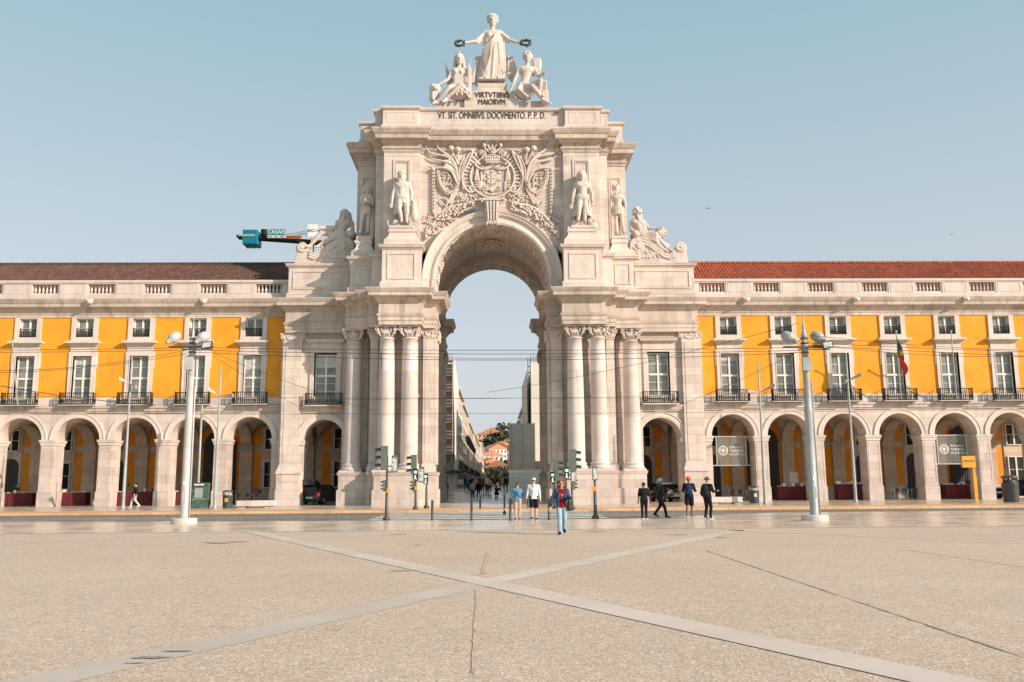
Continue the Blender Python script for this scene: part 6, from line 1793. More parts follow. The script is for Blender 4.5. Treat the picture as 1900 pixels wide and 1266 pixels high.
# ------------------------------------------------------------------ bollards
bx = [(802, 966, 928), (875, 966, 926), (947, 966, 925), (1019, 965, 925), (891, 943, 917), (936, 943, 917), (980, 942, 915)]
for i, (px, py, pt) in enumerate(bx):
    x, y = G(px, py, 0.0 if py > 950 else .118); z0 = 0.0 if py > 950 else .118
    zt = P(px, pt, y)[1]
    m = M().lathe(x, y, [(0.085, z0), (0.075, z0 + .03), (0.055, z0 + .05), (0.055, zt - .06), (0.06, zt - .055), (0.06, zt - .02), (0.03, zt)], 12)
    o = m.build('bollard', mat['green_metal'], None, off=(x, y, z0))
    tag(o, 'slim dark metal bollard at the near edge of the crossing' if py > 950 else 'slim dark metal bollard at the far kerb of the crossing', 'bollard',
        'bollards on the near side of the crossing' if py > 950 else 'bollards on the far side of the crossing')

# ------------------------------------------------------------------ traffic lights
def lit(name, col, st):
    m, nt, b = base_mat(name, 0.4, col)
    b.inputs['Emission Color'].default_value = (*col, 1); b.inputs['Emission Strength'].default_value = st
    return m
mat['lit_green'] = lit('lit_green_signal', (0.02, 0.5, 0.32), 0.55)
mat['lit_white'] = lit('lit_signal_figure', (0.75, 1.0, 0.9), 0.9)
mat['housing'] = simple('grey_green_signal_housing', (0.12, 0.15, 0.115), 0.5, 0.15, 4)
mat['sticker'] = simple('torn_white_stickers', (0.5, 0.5, 0.5), 0.7, 0.7, 9)
def veh_head(par, x, y, z, s, face, n=3):
    """vertical vehicle signal seen from the side; face = -1 lenses to the left, +1 to the right, 0 to us"""
    h = .36 * n * s
    b = M()
    b.box(x - .15 * s, x + .15 * s, y - .17 * s, y + .17 * s, z - h / 2, z + h / 2)
    b.box(x - .17 * s, x + .17 * s, y - .19 * s, y + .19 * s, z + h / 2, z + h / 2 + .03)
    o = b.build('signal_head', mat['housing'], par)
    for i in range(n):
        zc = z - h / 2 + .36 * s * (i + .5)
        v = M()
        if face:
            for k in range(7):
                a0 = math.pi * (k / 7.0); a1 = math.pi * ((k + 1) / 7.0)
                q = []
                for (xx, a) in ((.15, a0), (.42, a0 ), (.42, a1), (.15, a1)):
                    q.append((x + face * xx * s, y + .15 * s * math.cos(a), zc + .15 * s * math.sin(a) + (-.03 * s if xx > .3 else 0)))
                v.add(q, [(0, 1, 2, 3)])
            v.box(x + face * .15 * s, x + face * .17 * s, y - .14 * s, y + .14 * s, zc - .14 * s, zc + .14 * s)
        else:
            v.cap((x, y - .2 * s, zc), (x, y - .17 * s, zc), .12 * s, .12 * s, 12, False)
        v.build('visor', mat['black'], o)
def ped_head(par, x, y, z, s, on=True):
    o = M().box(x - .16 * s, x + .16 * s, y - .12 * s, y + .12 * s, z - .36 * s, z + .36 * s).box(x - .18 * s, x + .18 * s, y - .2 * s, y + .1 * s, z + .36 * s, z + .39 * s).build('pedestrian_signal', mat['black'], par)
    if on:
        t = moved(text_mesh('10', .22 * s, .005, .95), x, y - .13 * s, z + .16 * s); t.build('countdown_digits', mat['lit_white'], o)
        g = M().box(x - .1 * s, x + .1 * s, y - .127 * s, y - .12 * s, z + .07 * s, z + .27 * s); g.build('countdown_panel', mat['lit_green'], o)
        f = M().ell((x, y - .135 * s, z - .06 * s), (.035 * s, .01, .035 * s)).cap((x, y - .135 * s, z - .1 * s), (x - .01, y - .135 * s, z - .19 * s), .035 * s, .03 * s, 6)
        f.cap((x, y - .135 * s, z - .19 * s), (x - .06 * s, y - .135 * s, z - .3 * s), .022 * s, .018 * s, 6).cap((x, y - .135 * s, z - .19 * s), (x + .06 * s, y - .135 * s, z - .3 * s), .022 * s, .018 * s, 6)
        f.build('walking_figure', mat['lit_white'], o)
def tl(px, py, z0, label, heads):
    x, y = G(px, py, z0); t = thing('traffic_light', label, 'traffic light', (x, y, z0), 0, 'traffic lights at the crossing')
    zt = P(px, min(h[2] for h in heads) - 4, y)[1]
    M().lathe(x, y, [(0.17, z0), (0.15, z0 + .12), (0.08, z0 + .2), (0.062, z0 + 1.2), (0.052, z0 + 1.25), (0.05, zt)], 14).build('post', mat['green_metal'], t)
    for (kind, hx, hy, s, arg) in heads:
        X, Z = P(hx, hy, y - .05)
        if abs(X - x) > .12: M().cap((x, y, Z - .1), (X, y, Z - .1), .03, .03, 6).cap((x, y, Z - .35), (X, y, Z - .35), .03, .03, 6).build('bracket', mat['green_metal'], t)
        if kind == 'v': veh_head(t, X, y - .0, Z, s, arg)
        elif kind == 'p': ped_head(t, X, y - .08, Z, s, True)
        elif kind == 'b':
            o = M().box(X - .17 * s, X + .17 * s, y - .1, y + .12, Z - .5 * s, Z + .5 * s).build('signal_back', mat['housing'], t)
            M().box(X - .13 * s, X + .13 * s, y - .105, y - .1, Z - .42 * s, Z + .35 * s).build('stickers', mat['sticker'], o)
        elif kind == 'y': M().box(X - .07, X + .07, y - .2, y - .05, Z - .1, Z + .1).build('push_button', mat['yellow'], t)
tl(717, 966, 0.0, 'tall green traffic light at the near left corner of the crossing, plastered with stickers', [('v', 713, 851, .95, -1), ('b', 732, 861, .75, 0), ('v', 713, 902, .42, -1), ('y', 721, 911, 1, 0)])
tl(771, 946, .118, 'green traffic light with lit walking man before the left arch pedestal', [('v', 768, 863, 1.0, -1), ('b', 782, 881, .9, 0), ('p', 771, 881, .85, 0), ('v', 767, 902, .5, -1), ('y', 772, 906, 1, 0)])
tl(791, 943, .118, 'short pedestrian signal on a thin post, nearest the left jamb of the arch', [('p', 790, 889, .85, 0)])
tl(1062, 945, .118, 'green traffic light with lit walking man before the right arch pedestal', [('v', 1063, 855, 1.1, 1), ('b', 1064, 880, .9, 0), ('p', 1051, 878, .85, 0), ('v', 1064, 899, .55, 1)])
tl(1030, 944, .118, 'traffic light partly hidden behind the walking woman', [('v', 1032, 872, .95, 1), ('p', 1025, 886, .85, 0)])
tl(1105, 963, 0.0, 'dark green post with a pedestrian signal seen from behind, at the near right corner', [('b', 1104, 878, .62, 0), ('y', 1101, 907, .6, 0)])

# ------------------------------------------------------------------ litter bins, cabinet, benches
def bin_(px, py, s, label, sticker=True):
    x, y = G(px, py, .118); z = .118
    t = thing('litter_bin', label, 'litter bin', (x, y, z), 0, 'round dark litter bins on the pavement')
    M().lathe(x, y, [(0.30 * s, z), (0.32 * s, z + .05), (0.335 * s, z + .8 * s), (0.35 * s, z + .82 * s), (0.35 * s, z + .86 * s)], 22).build('body', mat['dark_metal'], t)
    M().lathe(x, y, [(0.35 * s, z + 1.06 * s), (0.36 * s, z + 1.08 * s), (0.33 * s, z + 1.14 * s), (0.2 * s, z + 1.19 * s), (0.02, z + 1.2 * s)], 22).build('lid', mat['dark_metal'], t)
    st = M()
    for k in range(3): a = 1.2 + k * 2.1; st.box(x + .31 * s * math.cos(a) - .05, x + .31 * s * math.cos(a) + .05, y + .31 * s * math.sin(a) - .03, y + .31 * s * math.sin(a) + .03, z + .84 * s, z + 1.08 * s)
    st.lathe(x, y, [(0.27 * s, z + .8 * s), (0.27 * s, z + .98 * s)], 16)
    st.build('lid_supports', mat['pole_white'] if sticker else mat['dark_metal'], t)
    if sticker: M().box(x - .1, x + .1, y - .35 * s, y - .31 * s, z + .42 * s, z + .66 * s).build('sticker', mat['yellow'] if px < 900 else mat['curtain'], t)
bin_(422, 943, .95, 'round dark grey litter bin with a yellow sticker, near the left stone bench')
bin_(1400, 934, 1.0, 'round dark grey litter bin with a pale sticker, near the right stone bench')
bin_(1877, 932, 1.45, 'large round dark grey litter bin with a domed lid at the far right', False)
mat['cab'] = simple('weathered_green_cabinet', (0.06, 0.11, 0.085), 0.6, 0.6, 5)
x, y = G(371, 943, .118)
t = thing('utility_cabinet', 'weathered dark green utility cabinet with pale scuffs, behind the big left lamp post', 'cabinet', (x, y, .118))
M().box(x - .5, x + .5, y - .25, y + .3, .118, 1.55).build('body', mat['cab'], t)
M().xz([(x - .54, 1.55), (x + .54, 1.55), (x + .54, 1.66), (x + .42, 1.74), (x - .42, 1.74), (x - .54, 1.66)], y - .3, y + .34).build('lid', mat['cab'], t)
M().box(x - .3, x + .22, y - .262, y - .25, .75, 1.4).box(x - .46, x + .46, y - .258, y - .25, .66, .70).build('door', mat['pole_grey'], t)
M().box(x - .34, x + .3, y - .31, y - .3, 1.57, 1.66).build('name_plate', mat['mark'], t)
def bench(x0p, x1p, py, label):
    xa, y = G(x0p, py, .118); xb, _ = G(x1p, py, .118); z = .118
    t = thing('stone_bench', label, 'bench', ((xa + xb) / 2, y, z), 0, 'low white stone benches')
    M().box(xa, xb, y, y + .7, z + .12, z + .46).build('seat', mat['stone'], t)
    for k in (.14, .84): M().box(xa + (xb - xa) * k - .25, xa + (xb - xa) * k + .25, y + .1, y + .6, z, z + .12).build('foot', mat['dado'], t)
bench(438, 504, 943, 'low white stone bench in front of the last left arch')
bench(1318, 1384, 936, 'low white stone bench below the glass court banner')
# yellow stop post
x, y = G(1812, 931, .118); zt = P(1800, 846, y)[1]
mat['sign_yellow'] = simple('stop_sign_yellow', (0.75, 0.33, 0.02), 0.5, 0.1, 2)
t = thing('tram_stop_post', 'yellow tram stop post with a box-shaped flag sign at its top', 'stop sign', (x, y, .118))
M().box(x - .11, x + .11, y - .08, y + .08, .118, 1.9).box(x - .075, x + .075, y - .06, y + .06, 1.9, zt).build('post', mat['sign_yellow'], t)
o = M().box(x - .78, x + .12, y - .1, y + .1, zt - .78, zt - .02).build('sign_box', mat['sign_yellow'], t)
moved(text_mesh('PARAGEM', .17, .004), x - .33, y - .106, zt - .36).build('sign_lettering', mat['black'], o)

# ------------------------------------------------------------------ glass banners in two right-hand arches
mg, ntg, bgl = base_mat('clear_banner_glass', 0.05, (0.62, 0.62, 0.56))
bgl.inputs['Alpha'].default_value = 0.13
mat['clear'] = mg
mat['etched'] = simple('white_etched_print', (0.75, 0.74, 0.70), 0.6)
def emblem(m, cx, y, cz, r):
    m.arcband(cx, cz, [(r * .84, y), (r, y), (r, y - .01), (r * .84, y - .01), (r * .84, y)], 0, 2 * math.pi, 32)
    m.arcband(cx, cz, [(r * .5, y), (r * .58, y), (r * .58, y - .01), (r * .5, y - .01), (r * .5, y)], 0, 2 * math.pi, 28)
    for k in range(8):
        a = k * math.pi / 4; m.cap((cx + r * .55 * math.cos(a), y, cz + r * .55 * math.sin(a)), (cx + r * .86 * math.cos(a), y, cz + r * .86 * math.sin(a)), r * .05, r * .05, 5)
    m.xz([(cx - r * .28, cz + r * .3), (cx + r * .28, cz + r * .3), (cx + r * .28, cz - r * .1), (cx, cz - r * .38), (cx - r * .28, cz - r * .1)], y - .01, y)
    for sx in (-1, 1): m.cap((cx + sx * r * .7, y, cz - r * .1), (cx + sx * r * .62, y, cz + r * .4), r * .09, r * .04, 6)
def banner(c, label):
    y = 66.7
    t = thing('glass_banner', label, 'banner', (c, y, 3), 0, 'glass banners of the court')
    for z in (2.72, 4.86): M().box(c - 1.58, c + 1.45, y - .035, y + .035, z, z + .07).build('rail', mat['pole_white'], t)
    for sx in (-1, 1): M().box(c + sx * 1.12 - .03, c + sx * 1.12 + .03, y - .03, y + .03, 2.79, 4.86).build('upright', mat['pole_white'], t)
    o = M().box(c - 1.09, c + 1.09, y - .008, y + .008, 2.8, 4.85).build('glass', mat['clear'], t)
    m = M(); emblem(m, c - .62, y - .012, 3.85, .36); m.build('emblem', mat['etched'], o)
    for k, w in enumerate(('SUPREMO', 'TRIBUNAL', 'DE JUSTIÇA')):
        mm_ = text_mesh(w, .23, .003, 1.0, 'LEFT'); moved(mm_, c - .16, y - .014, 4.1 - .27 * k).build('lettering', mat['etched'], o)
banner(17.85, 'glass banner with round emblem and court name in the arch right behind the stone bench')
banner(17.85 + 4 * BAY, 'glass banner with round emblem and court name in the arch behind the yellow stop post')

# ------------------------------------------------------------------ flag poles on the right wing
mat['flag_green'] = simple('flag_green', (0.01, 0.09, 0.03), 0.8); mat['flag_red'] = simple('flag_red', (0.55, 0.015, 0.02), 0.8, .2, 3); mat['flag_yel'] = simple('flag_yellow', (0.8, 0.55, 0.03), 0.8)
for k, (cx, lb) in enumerate(((17.85 + 3 * BAY, 'white flag pole carrying the hanging green and red flag'), (17.85 + 4 * BAY, 'bare white flag pole leaning from the balcony beside the flag'), (-17.85 - 5 * BAY + 4.0, 'bare white flag pole leaning from a left wing balcony'))):
    m = M(); top = (cx * 62.9 / 65.42, 62.9, 12.2); bs = (cx, 65.42, 7.5)
    if k == 2:
        a_ = P(22.6, 635, 62.9); b_ = P(33, 753, 65.4); top = (a_[0], 62.9, a_[1]); bs = (b_[0], 65.4, b_[1])
    m.cap(bs, top, .05, .035, 8); m.ell(top, .08)
    tag(m.build('flag_pole', mat['pole_white'], None, off=bs), lb, 'flag pole')
    if k == 0:
        f = thing('flag', 'green and red national flag hanging limp from the pole', 'flag', (cx, 63.2, 11.6))
        A = Vector((cx * 63.0 / 65.42 + .04, 63.0, 11.95)); B = Vector((cx * 63.9 / 65.42 + .04, 63.9, 10.5))
        vs = []; n_ = 14; mm_ = 10
        def fp(u, v):   # u along hoist, v outward: hangs down
            h = A + (B - A) * u
            return (h.x + .14 * math.sin(v * 6 + u * 5) * v + (.30 + .25 * (1 - u)) * v, h.y + .12 * math.sin(v * 9 + u * 4), h.z - 2.05 * v * (1 - .15 * u) + .0)
        for nm, v0, v1, mt in (('green_field', 0, .4, 'flag_green'), ('red_field', .4, 1, 'flag_red')):
            vs = [fp(i / 8, v0 + (v1 - v0) * j / 12) for j in range(13) for i in range(9)]
            w = M().add(vs, [(j * 9 + i, j * 9 + i + 1, (j + 1) * 9 + i + 1, (j + 1) * 9 + i) for j in range(12) for i in range(8)], True)
            w.build(nm, mat[mt], f)
        p = fp(.35, .4); e = M().ell((p[0], p[1] - .08, p[2]), (.13, .06, .2)); eo = e.build('armillary_sphere', mat['flag_yel'], f)
        M().ell((p[0], p[1] - .13, p[2]), (.07, .03, .11)).build('shield', mat['curtain'], eo)

# ------------------------------------------------------------------ tram wires
def sag(a, b, s, n=14):
    a = Vector(a); b = Vector(b)
    return [a + (b - a) * (i / n) - Vector((0, 0, s * 4 * (i / n) * (1 - i / n))) for i in range(n + 1)]
def wire(pa, pb, Ya, Yb_, s, r, label):
    a = P(*pa, Ya); b = P(*pb, Yb_)
    m = M().tube(sag((a[0], Ya, a[1]), (b[0], Yb_, b[1]), s), r, 5)
    tag(m.build('overhead_wire', mat['black'], None, off=((a[0] + b[0]) / 2, (Ya + Yb_) / 2, (a[1] + b[1]) / 2)), label, 'wire', 'thin tram wires strung across the square')
xl, yl, zl_ = PL; xr, yr, zr_ = PR
def wire3(a, b, s, r, label):
    m = M().tube(sag(a, b, s), r, 5); c = (Vector(a) + Vector(b)) / 2
    tag(m.build('overhead_wire', mat['black'], None, off=tuple(c)), label, 'wire', 'thin tram wires strung across the square')
for dz, s_ in ((0.0, .12), (-.12, .16), (-.2, .34)):
    wire3((xl + .1, yl, zl_ + dz), (xr, yr, zr_ + dz), s_, .012, 'black span wire between the two thick lamp posts')
for dz in (0, -.1):
    wire3((xl, yl, zl_ + dz), (-34, 40, zl_ + .3 + dz), .1, .012, 'black span wire running from the left thick post out of the picture')
    wire3((xr, yr, zr_ + dz + .2), (34, 38, zr_ - .25 + dz * 3), .1, .012, 'black span wire running from the right thick post out of the picture')
wire((345, 650), (0, 688), 37, 34, .2, .010, 'thin wire dropping from the left thick post to the left edge')
wire((347, 656), (0, 692), 37, 34, .15, .010, 'thin wire just below the one dropping to the left edge')
wire((395, 655), (700, 765), 37, 48, .1, .009, 'thin wire slanting down from the left thick post towards the arch columns')
wire((395, 660), (575, 765), 37, 50, .1, .009, 'thin wire slanting down from the left thick post to the pavilion')
wire((1480, 600), (905, 728), 34.5, 50, .25, .010, 'thin wire slanting from the top of the right thick post across the arch opening')
wire((1475, 655), (1260, 752), 34.5, 48, .1, .009, 'thin wire slanting down left from the right thick post')
wire((0, 735), (1900, 735), 48, 48, .12, .010, 'thin wire running level below the balconies from edge to edge')
wire((0, 768), (1900, 760), 46, 46, .1, .009, 'thin wire running level over the arcade arches from edge to edge')
wire((560, 741), (1250, 735), 49, 49, .05, .009, 'thin wire crossing the columns just below the balcony floors')
wire((690, 655), (1190, 650), 55, 55, .45, .012, 'sagging thin wire across the upper arch opening')
wire((0, 716), (290, 752), 44, 46, .12, .02, 'pale cable drooping over the left wing balconies')
wire((1510, 640), (1900, 662), 34.5, 34, .15, .010, 'thin wire from the right thick post to the right edge')
wire((1500, 622), (1900, 650), 34.5, 34, .1, .010, 'upper thin wire from the right thick post to the right edge')

# ------------------------------------------------------------------ birds
def bird(X, Y, Z, s, label, bank=.5):
    m = M().ell((X, Y, Z), (.16 * s, .35 * s, .1 * s))
    for sx in (-1, 1):
        m.add([(X, Y - .15 * s, Z), (X + sx * .45 * s, Y - .2 * s, Z + .28 * s * bank), (X + sx * 1.0 * s, Y + .15 * s, Z - .1 * s * bank), (X + sx * .4 * s, Y + .15 * s, Z + .18 * s * bank), (X, Y + .2 * s, Z)], [(0, 1, 2, 3, 4)])
        m.add([(X, Y - .15 * s, Z - .02), (X + sx * .45 * s, Y - .2 * s, Z + .28 * s * bank - .02), (X + sx * 1.0 * s, Y + .15 * s, Z - .1 * s * bank - .02), (X + sx * .4 * s, Y + .15 * s, Z + .18 * s * bank - .02), (X, Y + .2 * s, Z - .02)], [(4, 3, 2, 1, 0)])
    tag(m.build('bird', mat['dark_metal'], None, off=(X, Y, Z)), label, 'bird')
X, Z = P(1313, 387, 60); bird(X, 60, Z, .17, 'small dark bird flying above the right wing roof', 1.2)
X, Z = P(1766, 435, 70); bird(X, 70, Z, .16, 'tiny dark bird far right in the sky', .6)
X, Z = P(1032, 210, 58); bird(X, 58, Z, .22, 'dark bird flying in front of the inscription parapet', 1.6)
mat['pigeon'] = simple('pigeon_grey', (0.09, 0.09, 0.1), 0.7, .3, 8)
def pigeon(X, Y, Z, label):
    m = M().ell((X, Y, Z + .12), (.09, .15, .09), (.3, 0, 0)).ell((X, Y - .13, Z + .23), .045).cap((X, Y - .07, Z + .16), (X, Y - .13, Z + .22), .05, .035, 8).cap((X, Y + .1, Z + .1), (X, Y + .25, Z + .08), .05, .02, 6)
    for sx in (-1, 1): m.cap((X + sx * .03, Y, Z + .05), (X + sx * .03, Y, Z), .01, .01, 5)
    tag(m.build('pigeon', mat['pigeon'], None, off=(X, Y, Z)), label, 'pigeon')
x, y = G(936, 957); pigeon(x, y, 0.01, 'dark pigeon on the crossing left of the couple')
pigeon(P(1382, 512, 66.4)[0], 66.4, 16.88, 'pigeon perched on the right wing parapet')

# ------------------------------------------------------------------ tower crane behind the left wing
mat['teal'] = simple('teal_counterweight', (0.0, 0.20, 0.27), 0.6, 0.1, .5)
mat['orange_sign'] = simple('orange_sign', (0.65, 0.2, 0.04), 0.6)
YC = 130.0
def cp(px, py): return P(px, py, YC)
t = thing('tower_crane', 'tower crane counter-jib with teal weights and company signs, showing above the left roof', 'crane', (cp(640, 500)[0], YC, 0.5))
a = cp(441, 441); b = cp(660, 455)
m = M(); sl_ = (b[1] - a[1]) / (b[0] - a[0])
for yy in (-1.0, 1.0):
    m.yz([(0, 0)] * 3, 0, 0) if False else None
    m.xz([(a[0], a[1] + .3), (b[0], b[1] + .2), (b[0], b[1] - .25), (a[0], a[1] - .15)], YC + yy * .5 - .15, YC + yy * .5 + .15)
m.xz([(a[0], a[1] + .1), (b[0], b[1] + .0), (b[0], b[1] - .1), (a[0], a[1] - .0)], YC - .5, YC + .5)
m.build('counter_jib', mat['iron'], t)
X0, X1 = cp(455, 440)[0], cp(482, 440)[0]
for k in range(8):
    xa = X0 + (X1 - X0) * k / 8
    M().box(xa, xa + (X1 - X0) / 8 - .06, YC - 1.4, YC + 1.4, cp(520, 457 - (k % 2))[1], cp(520, 431)[1]).build('counterweight', mat['teal'], t)
xa, xb = cp(500, 440)[0], cp(533, 440)[0]
o = M().box(xa, xb, YC - 1.3, YC - 1.2, cp(520, 441)[1], cp(520, 430)[1]).build('sign', mat['teal'], t)
inscription('CASAIS', xa + .05, xb - .05, cp(520, 435)[1], .62, YC - 1.34).build('sign_lettering', mat['paper'], o)
o = M().box(xa, xb, YC - 1.3, YC - 1.2, cp(520, 446)[1], cp(520, 441.6)[1]).build('sign', mat['paper'], t)
inscription('IIIII IIII IIIII', xa + .1, xb - .1, cp(520, 443.8)[1], .2, YC - 1.34).build('sign_lettering', mat['black'], o)
xc = cp(563, 440)[0]
o = M().box(xb + .1, xc, YC - 1.3, YC - 1.2, cp(520, 447)[1], cp(520, 442)[1]).build('sign', mat['orange_sign'], t)
inscription('GRUMONTE', xb + .2, xc - .1, cp(520, 444.5)[1], .25, YC - 1.34).build('sign_lettering', mat['black'], o)
inscription('GRUMONTE', cp(447, 440)[0], cp(478, 440)[0], cp(520, 441.5)[1], .3, YC - 1.45).build('sign_lettering', mat['paper'], t)
xa, xb = cp(574, 440)[0], cp(592, 440)[0]
o = M().box(xa, xb, YC - 1.3, YC - 1.2, cp(520, 444)[1], cp(520, 421)[1]).build('sign', mat['paper'], t)
inscription('EC-H', xa + .08, xb + .6, cp(520, 432.5)[1], .36, YC - 1.34).build('sign_lettering', mat['black'], o)
M().lathe(cp(490, 440)[0], YC, [(.5, 0), (.5, 1.2)], 16, False, cp(520, 441)[1]).build('winch', mat['iron'], t)
r_ = M()
for q in (0, 4): r_.cap((cp(532, 440)[0], YC, cp(520, 437 - q + 2)[1]), (cp(660, 440)[0], YC, cp(520, 417 - q)[1]), .07, .07, 5)
r_.cap((cp(497, 440)[0], YC, cp(520, 440)[1]), (cp(532, 440)[0], YC, cp(520, 436)[1]), .05, .05, 5)
for k in range(8): xk = cp(536 + 7 * k, 440)[0]; r_.cap((xk, YC - 1, cp(520, 447)[1]), (xk, YC - 1, cp(520, 439)[1]), .03, .03, 5)
r_.cap((cp(536, 440)[0], YC - 1, cp(520, 440.5)[1]), (cp(585, 440)[0], YC - 1, cp(520, 439.5)[1]), .03, .03, 5)
r_.build('tie_rods', mat['steel_tube'], t)
mast = M(); xm = cp(590, 440)[0]
for sx in (-.8, .8):
    for sy in (-.8, .8): mast.cap((xm + sx, YC + sy, .5), (xm + sx, YC + sy, cp(520, 447)[1]), .12, .12, 6)
for k in range(14):
    z = .5 + k * 2; mast.cap((xm - .8 * (-1) ** k, YC - .8, z), (xm + .8 * (-1) ** k, YC - .8, z + 2), .06, .06, 5)
mast.build('mast', mat['sign_yellow'], t)

# ------------------------------------------------------------------ stalls and tables under the arcades
def stall(x0, x1, y, z1, label, items=6, white=False):
    t = thing('market_table', label, 'table', ((x0 + x1) / 2, y, .118), 0, 'book stall tables under the arcades')
    M().box(x0, x1, y, y + .85, z1 - .04, z1).build('tabletop', mat['wood'], t)
    # pleated cloth
    vs = []; n_ = 60
    for z in (z1 + .01, .16):
        for i in range(n_ + 1):
            u = i / n_; k = .0 if z > 1 or z > z1 else .035 * math.sin(u * 60)
            vs.append((x0 - .03 + (x1 - x0 + .06) * u + (0 if z > z1 - .1 else (u - .5) * .15), y - .04 - k - (0 if z > z1 - .1 else .08), z))
    m = M().add(vs, [(i, i + n_ + 1, i + n_ + 2, i + 1) for i in range(n_)], True)
    m.add([(x0 - .03, y - .04, z1 + .012), (x1 + .03, y - .04, z1 + .012), (x1 + .03, y + .88, z1 + .012), (x0 - .03, y + .88, z1 + .012)], [(0, 1, 2, 3)])
    for xx in (x0 - .03, x1 + .03): m.add([(xx, y - .04, z1 + .01), (xx, y + .88, z1 + .01), (xx, y + .88, .16), (xx, y - .1, .16)], [(0, 1, 2, 3)])
    m.build('tablecloth', mat['red_cloth'], t)
    for sx in (x0 + .1, x1 - .1):
        for sy in (y + .1, y + .75): M().box(sx - .03, sx + .03, sy - .03, sy + .03, .12, z1 - .04).build('leg', mat['iron'], t)
    rr2 = random.Random(int(x0 * 10))
    for i in range(items):
        xx = x0 + (x1 - x0) * (i + .5) / items + rr2.uniform(-.05, .05); w = rr2.uniform(.12, .26); h = rr2.choice([.04, .06, .1, .22])
        mt = rr2.choice([mat['paper'], mat['wood'], mat['wall_cream'], mat['paper']]) if not white else mat['paper']
        o = M().box(xx - w / 2, xx + w / 2, y + .15, y + .5, z1 + .014, z1 + .014 + h).build('book_pile', mt, None, off=(xx, y + .3, z1 + .014))
        tag(o, 'small pile of goods on a red-clothed stall table under the arcade', 'goods', 'goods on the stall tables')
stall(P(6, 915, 67.8)[0], P(60, 915, 67.8)[0], 67.8, 1.08, 'red-clothed stall table in the first arch at the left edge', 4)
stall(P(112, 915, 67.6)[0], P(158, 915, 67.6)[0], 67.6, 1.1, 'red-clothed stall table with goods in the second left arch', 6)
stall(P(214, 915, 67.3)[0], P(281, 915, 67.3)[0], 67.3, 1.12, 'long red-clothed stall table behind the walking person in white trousers', 7)
stall(P(318, 915, 67.6)[0], P(372, 915, 67.6)[0], 67.6, 1.1, 'red-clothed stall table behind the thick white lamp post', 4)
stall(P(1446, 915, 67.6)[0], P(1502, 915, 67.6)[0], 67.6, 1.15, 'red-clothed stall table with a framed print, beside the thick blue-grey post', 7)
stall(P(1558, 915, 67.3)[0], P(1606, 915, 67.3)[0], 67.3, 1.3, 'red-clothed stall table covered in rows of white goods', 12, True)
stall(P(1757, 915, 67.6)[0], P(1803, 915, 67.6)[0], 67.6, 1.2, 'red-clothed stall table behind the yellow stop post', 6)
x_, z_ = P(1474, 905, 68); t_ = M().box(x_ - .3, x_ + .3, 67.95, 68.0, 1.2, 2.2)
o = t_.build('framed_print', mat['pole_white'], None, off=(x_, 68, 1.2)); tag(o, 'framed print standing upright on the stall table', 'picture')
# cafe furniture
mat['alu'] = simple('aluminium', (0.45, 0.45, 0.44), 0.35, .1, 3, .6)
mat['wicker'] = simple('dark_wicker', (0.08, 0.055, 0.04), 0.8)
def chair(x, y, rz, label, mt):
    t = thing('chair', label, 'chair', (x, y, .118), rz, 'cafe chairs under the arcades')
    o0 = (0, 0, 0)
    M().box(-.21, .21, -.2, .2, .43, .47).build('seat', mt, t, off=o0)
    M().box(-.21, .21, .18, .21, .58, .86).build('backrest', mt, t, off=o0)
    for (lx, ly, h) in ((-.2, -.19, .43), (.2, -.19, .43), (-.2, .2, .86), (.2, .2, .86)): M().cap((lx, ly, 0), (lx, ly, h), .014, .014, 6).build('leg', mat['alu'], t, off=o0)
def ctable(x, y, w, label):
    t = thing('cafe_table', label, 'table', (x, y, .118), 0, 'cafe tables under the arcades')
    M().box(-w / 2, w / 2, -.35, .35, .72, .75).build('tabletop', mat['curtain'], t, off=(0, 0, 0))
    for lx in (-w / 2 + .08, w / 2 - .08):
        for ly in (-.3, .3): M().cap((lx, ly, 0), (lx, ly, .72), .018, .018, 6).build('leg', mat['alu'], t, off=(0, 0, 0))
for (px, n, lb) in ((462, 'a', 'left stone bench'), (1368, 'b', 'pale-stickered litter bin'), (1670, 'c', 'fourth arch of the red-roofed wing')):
    x = P(px, 920, 68)[0]
    ctable(x, 68.2, 1.9, 'long pale cafe table in the arcade behind the ' + lb)
    chair(x - .6, 67.4, 3.3, 'cafe chair, left at the table behind the ' + lb, mat['wicker'])
    chair(x + .1, 67.5, 2.9, 'cafe chair, middle of the table behind the ' + lb, mat['wicker'] if n != 'c' else simple('blue_chair', (0.02, .08, .2), .6))
    chair(x + .8, 67.4, 3.0, 'cafe chair, right at the table behind the ' + lb, mat['wicker'])
x = P(1350, 915, 68)[0]; chair(x, 67.6, 1.2, 'lone dark cafe chair beside the dark door, behind the right stone bench', mat['wicker'])
x = P(473, 915, 68)[0]
tag(M().box(x - .35, x + .35, 68.0, 68.4, .875, 1.2).ell((x, 68.2, 1.2), (.35, .2, .12)).build('bag', simple('purple_bag', (0.18, .05, .12), .8), None, off=(x, 68.2, .875)), 'purple-red bag on the cafe table behind the left stone bench', 'bag')

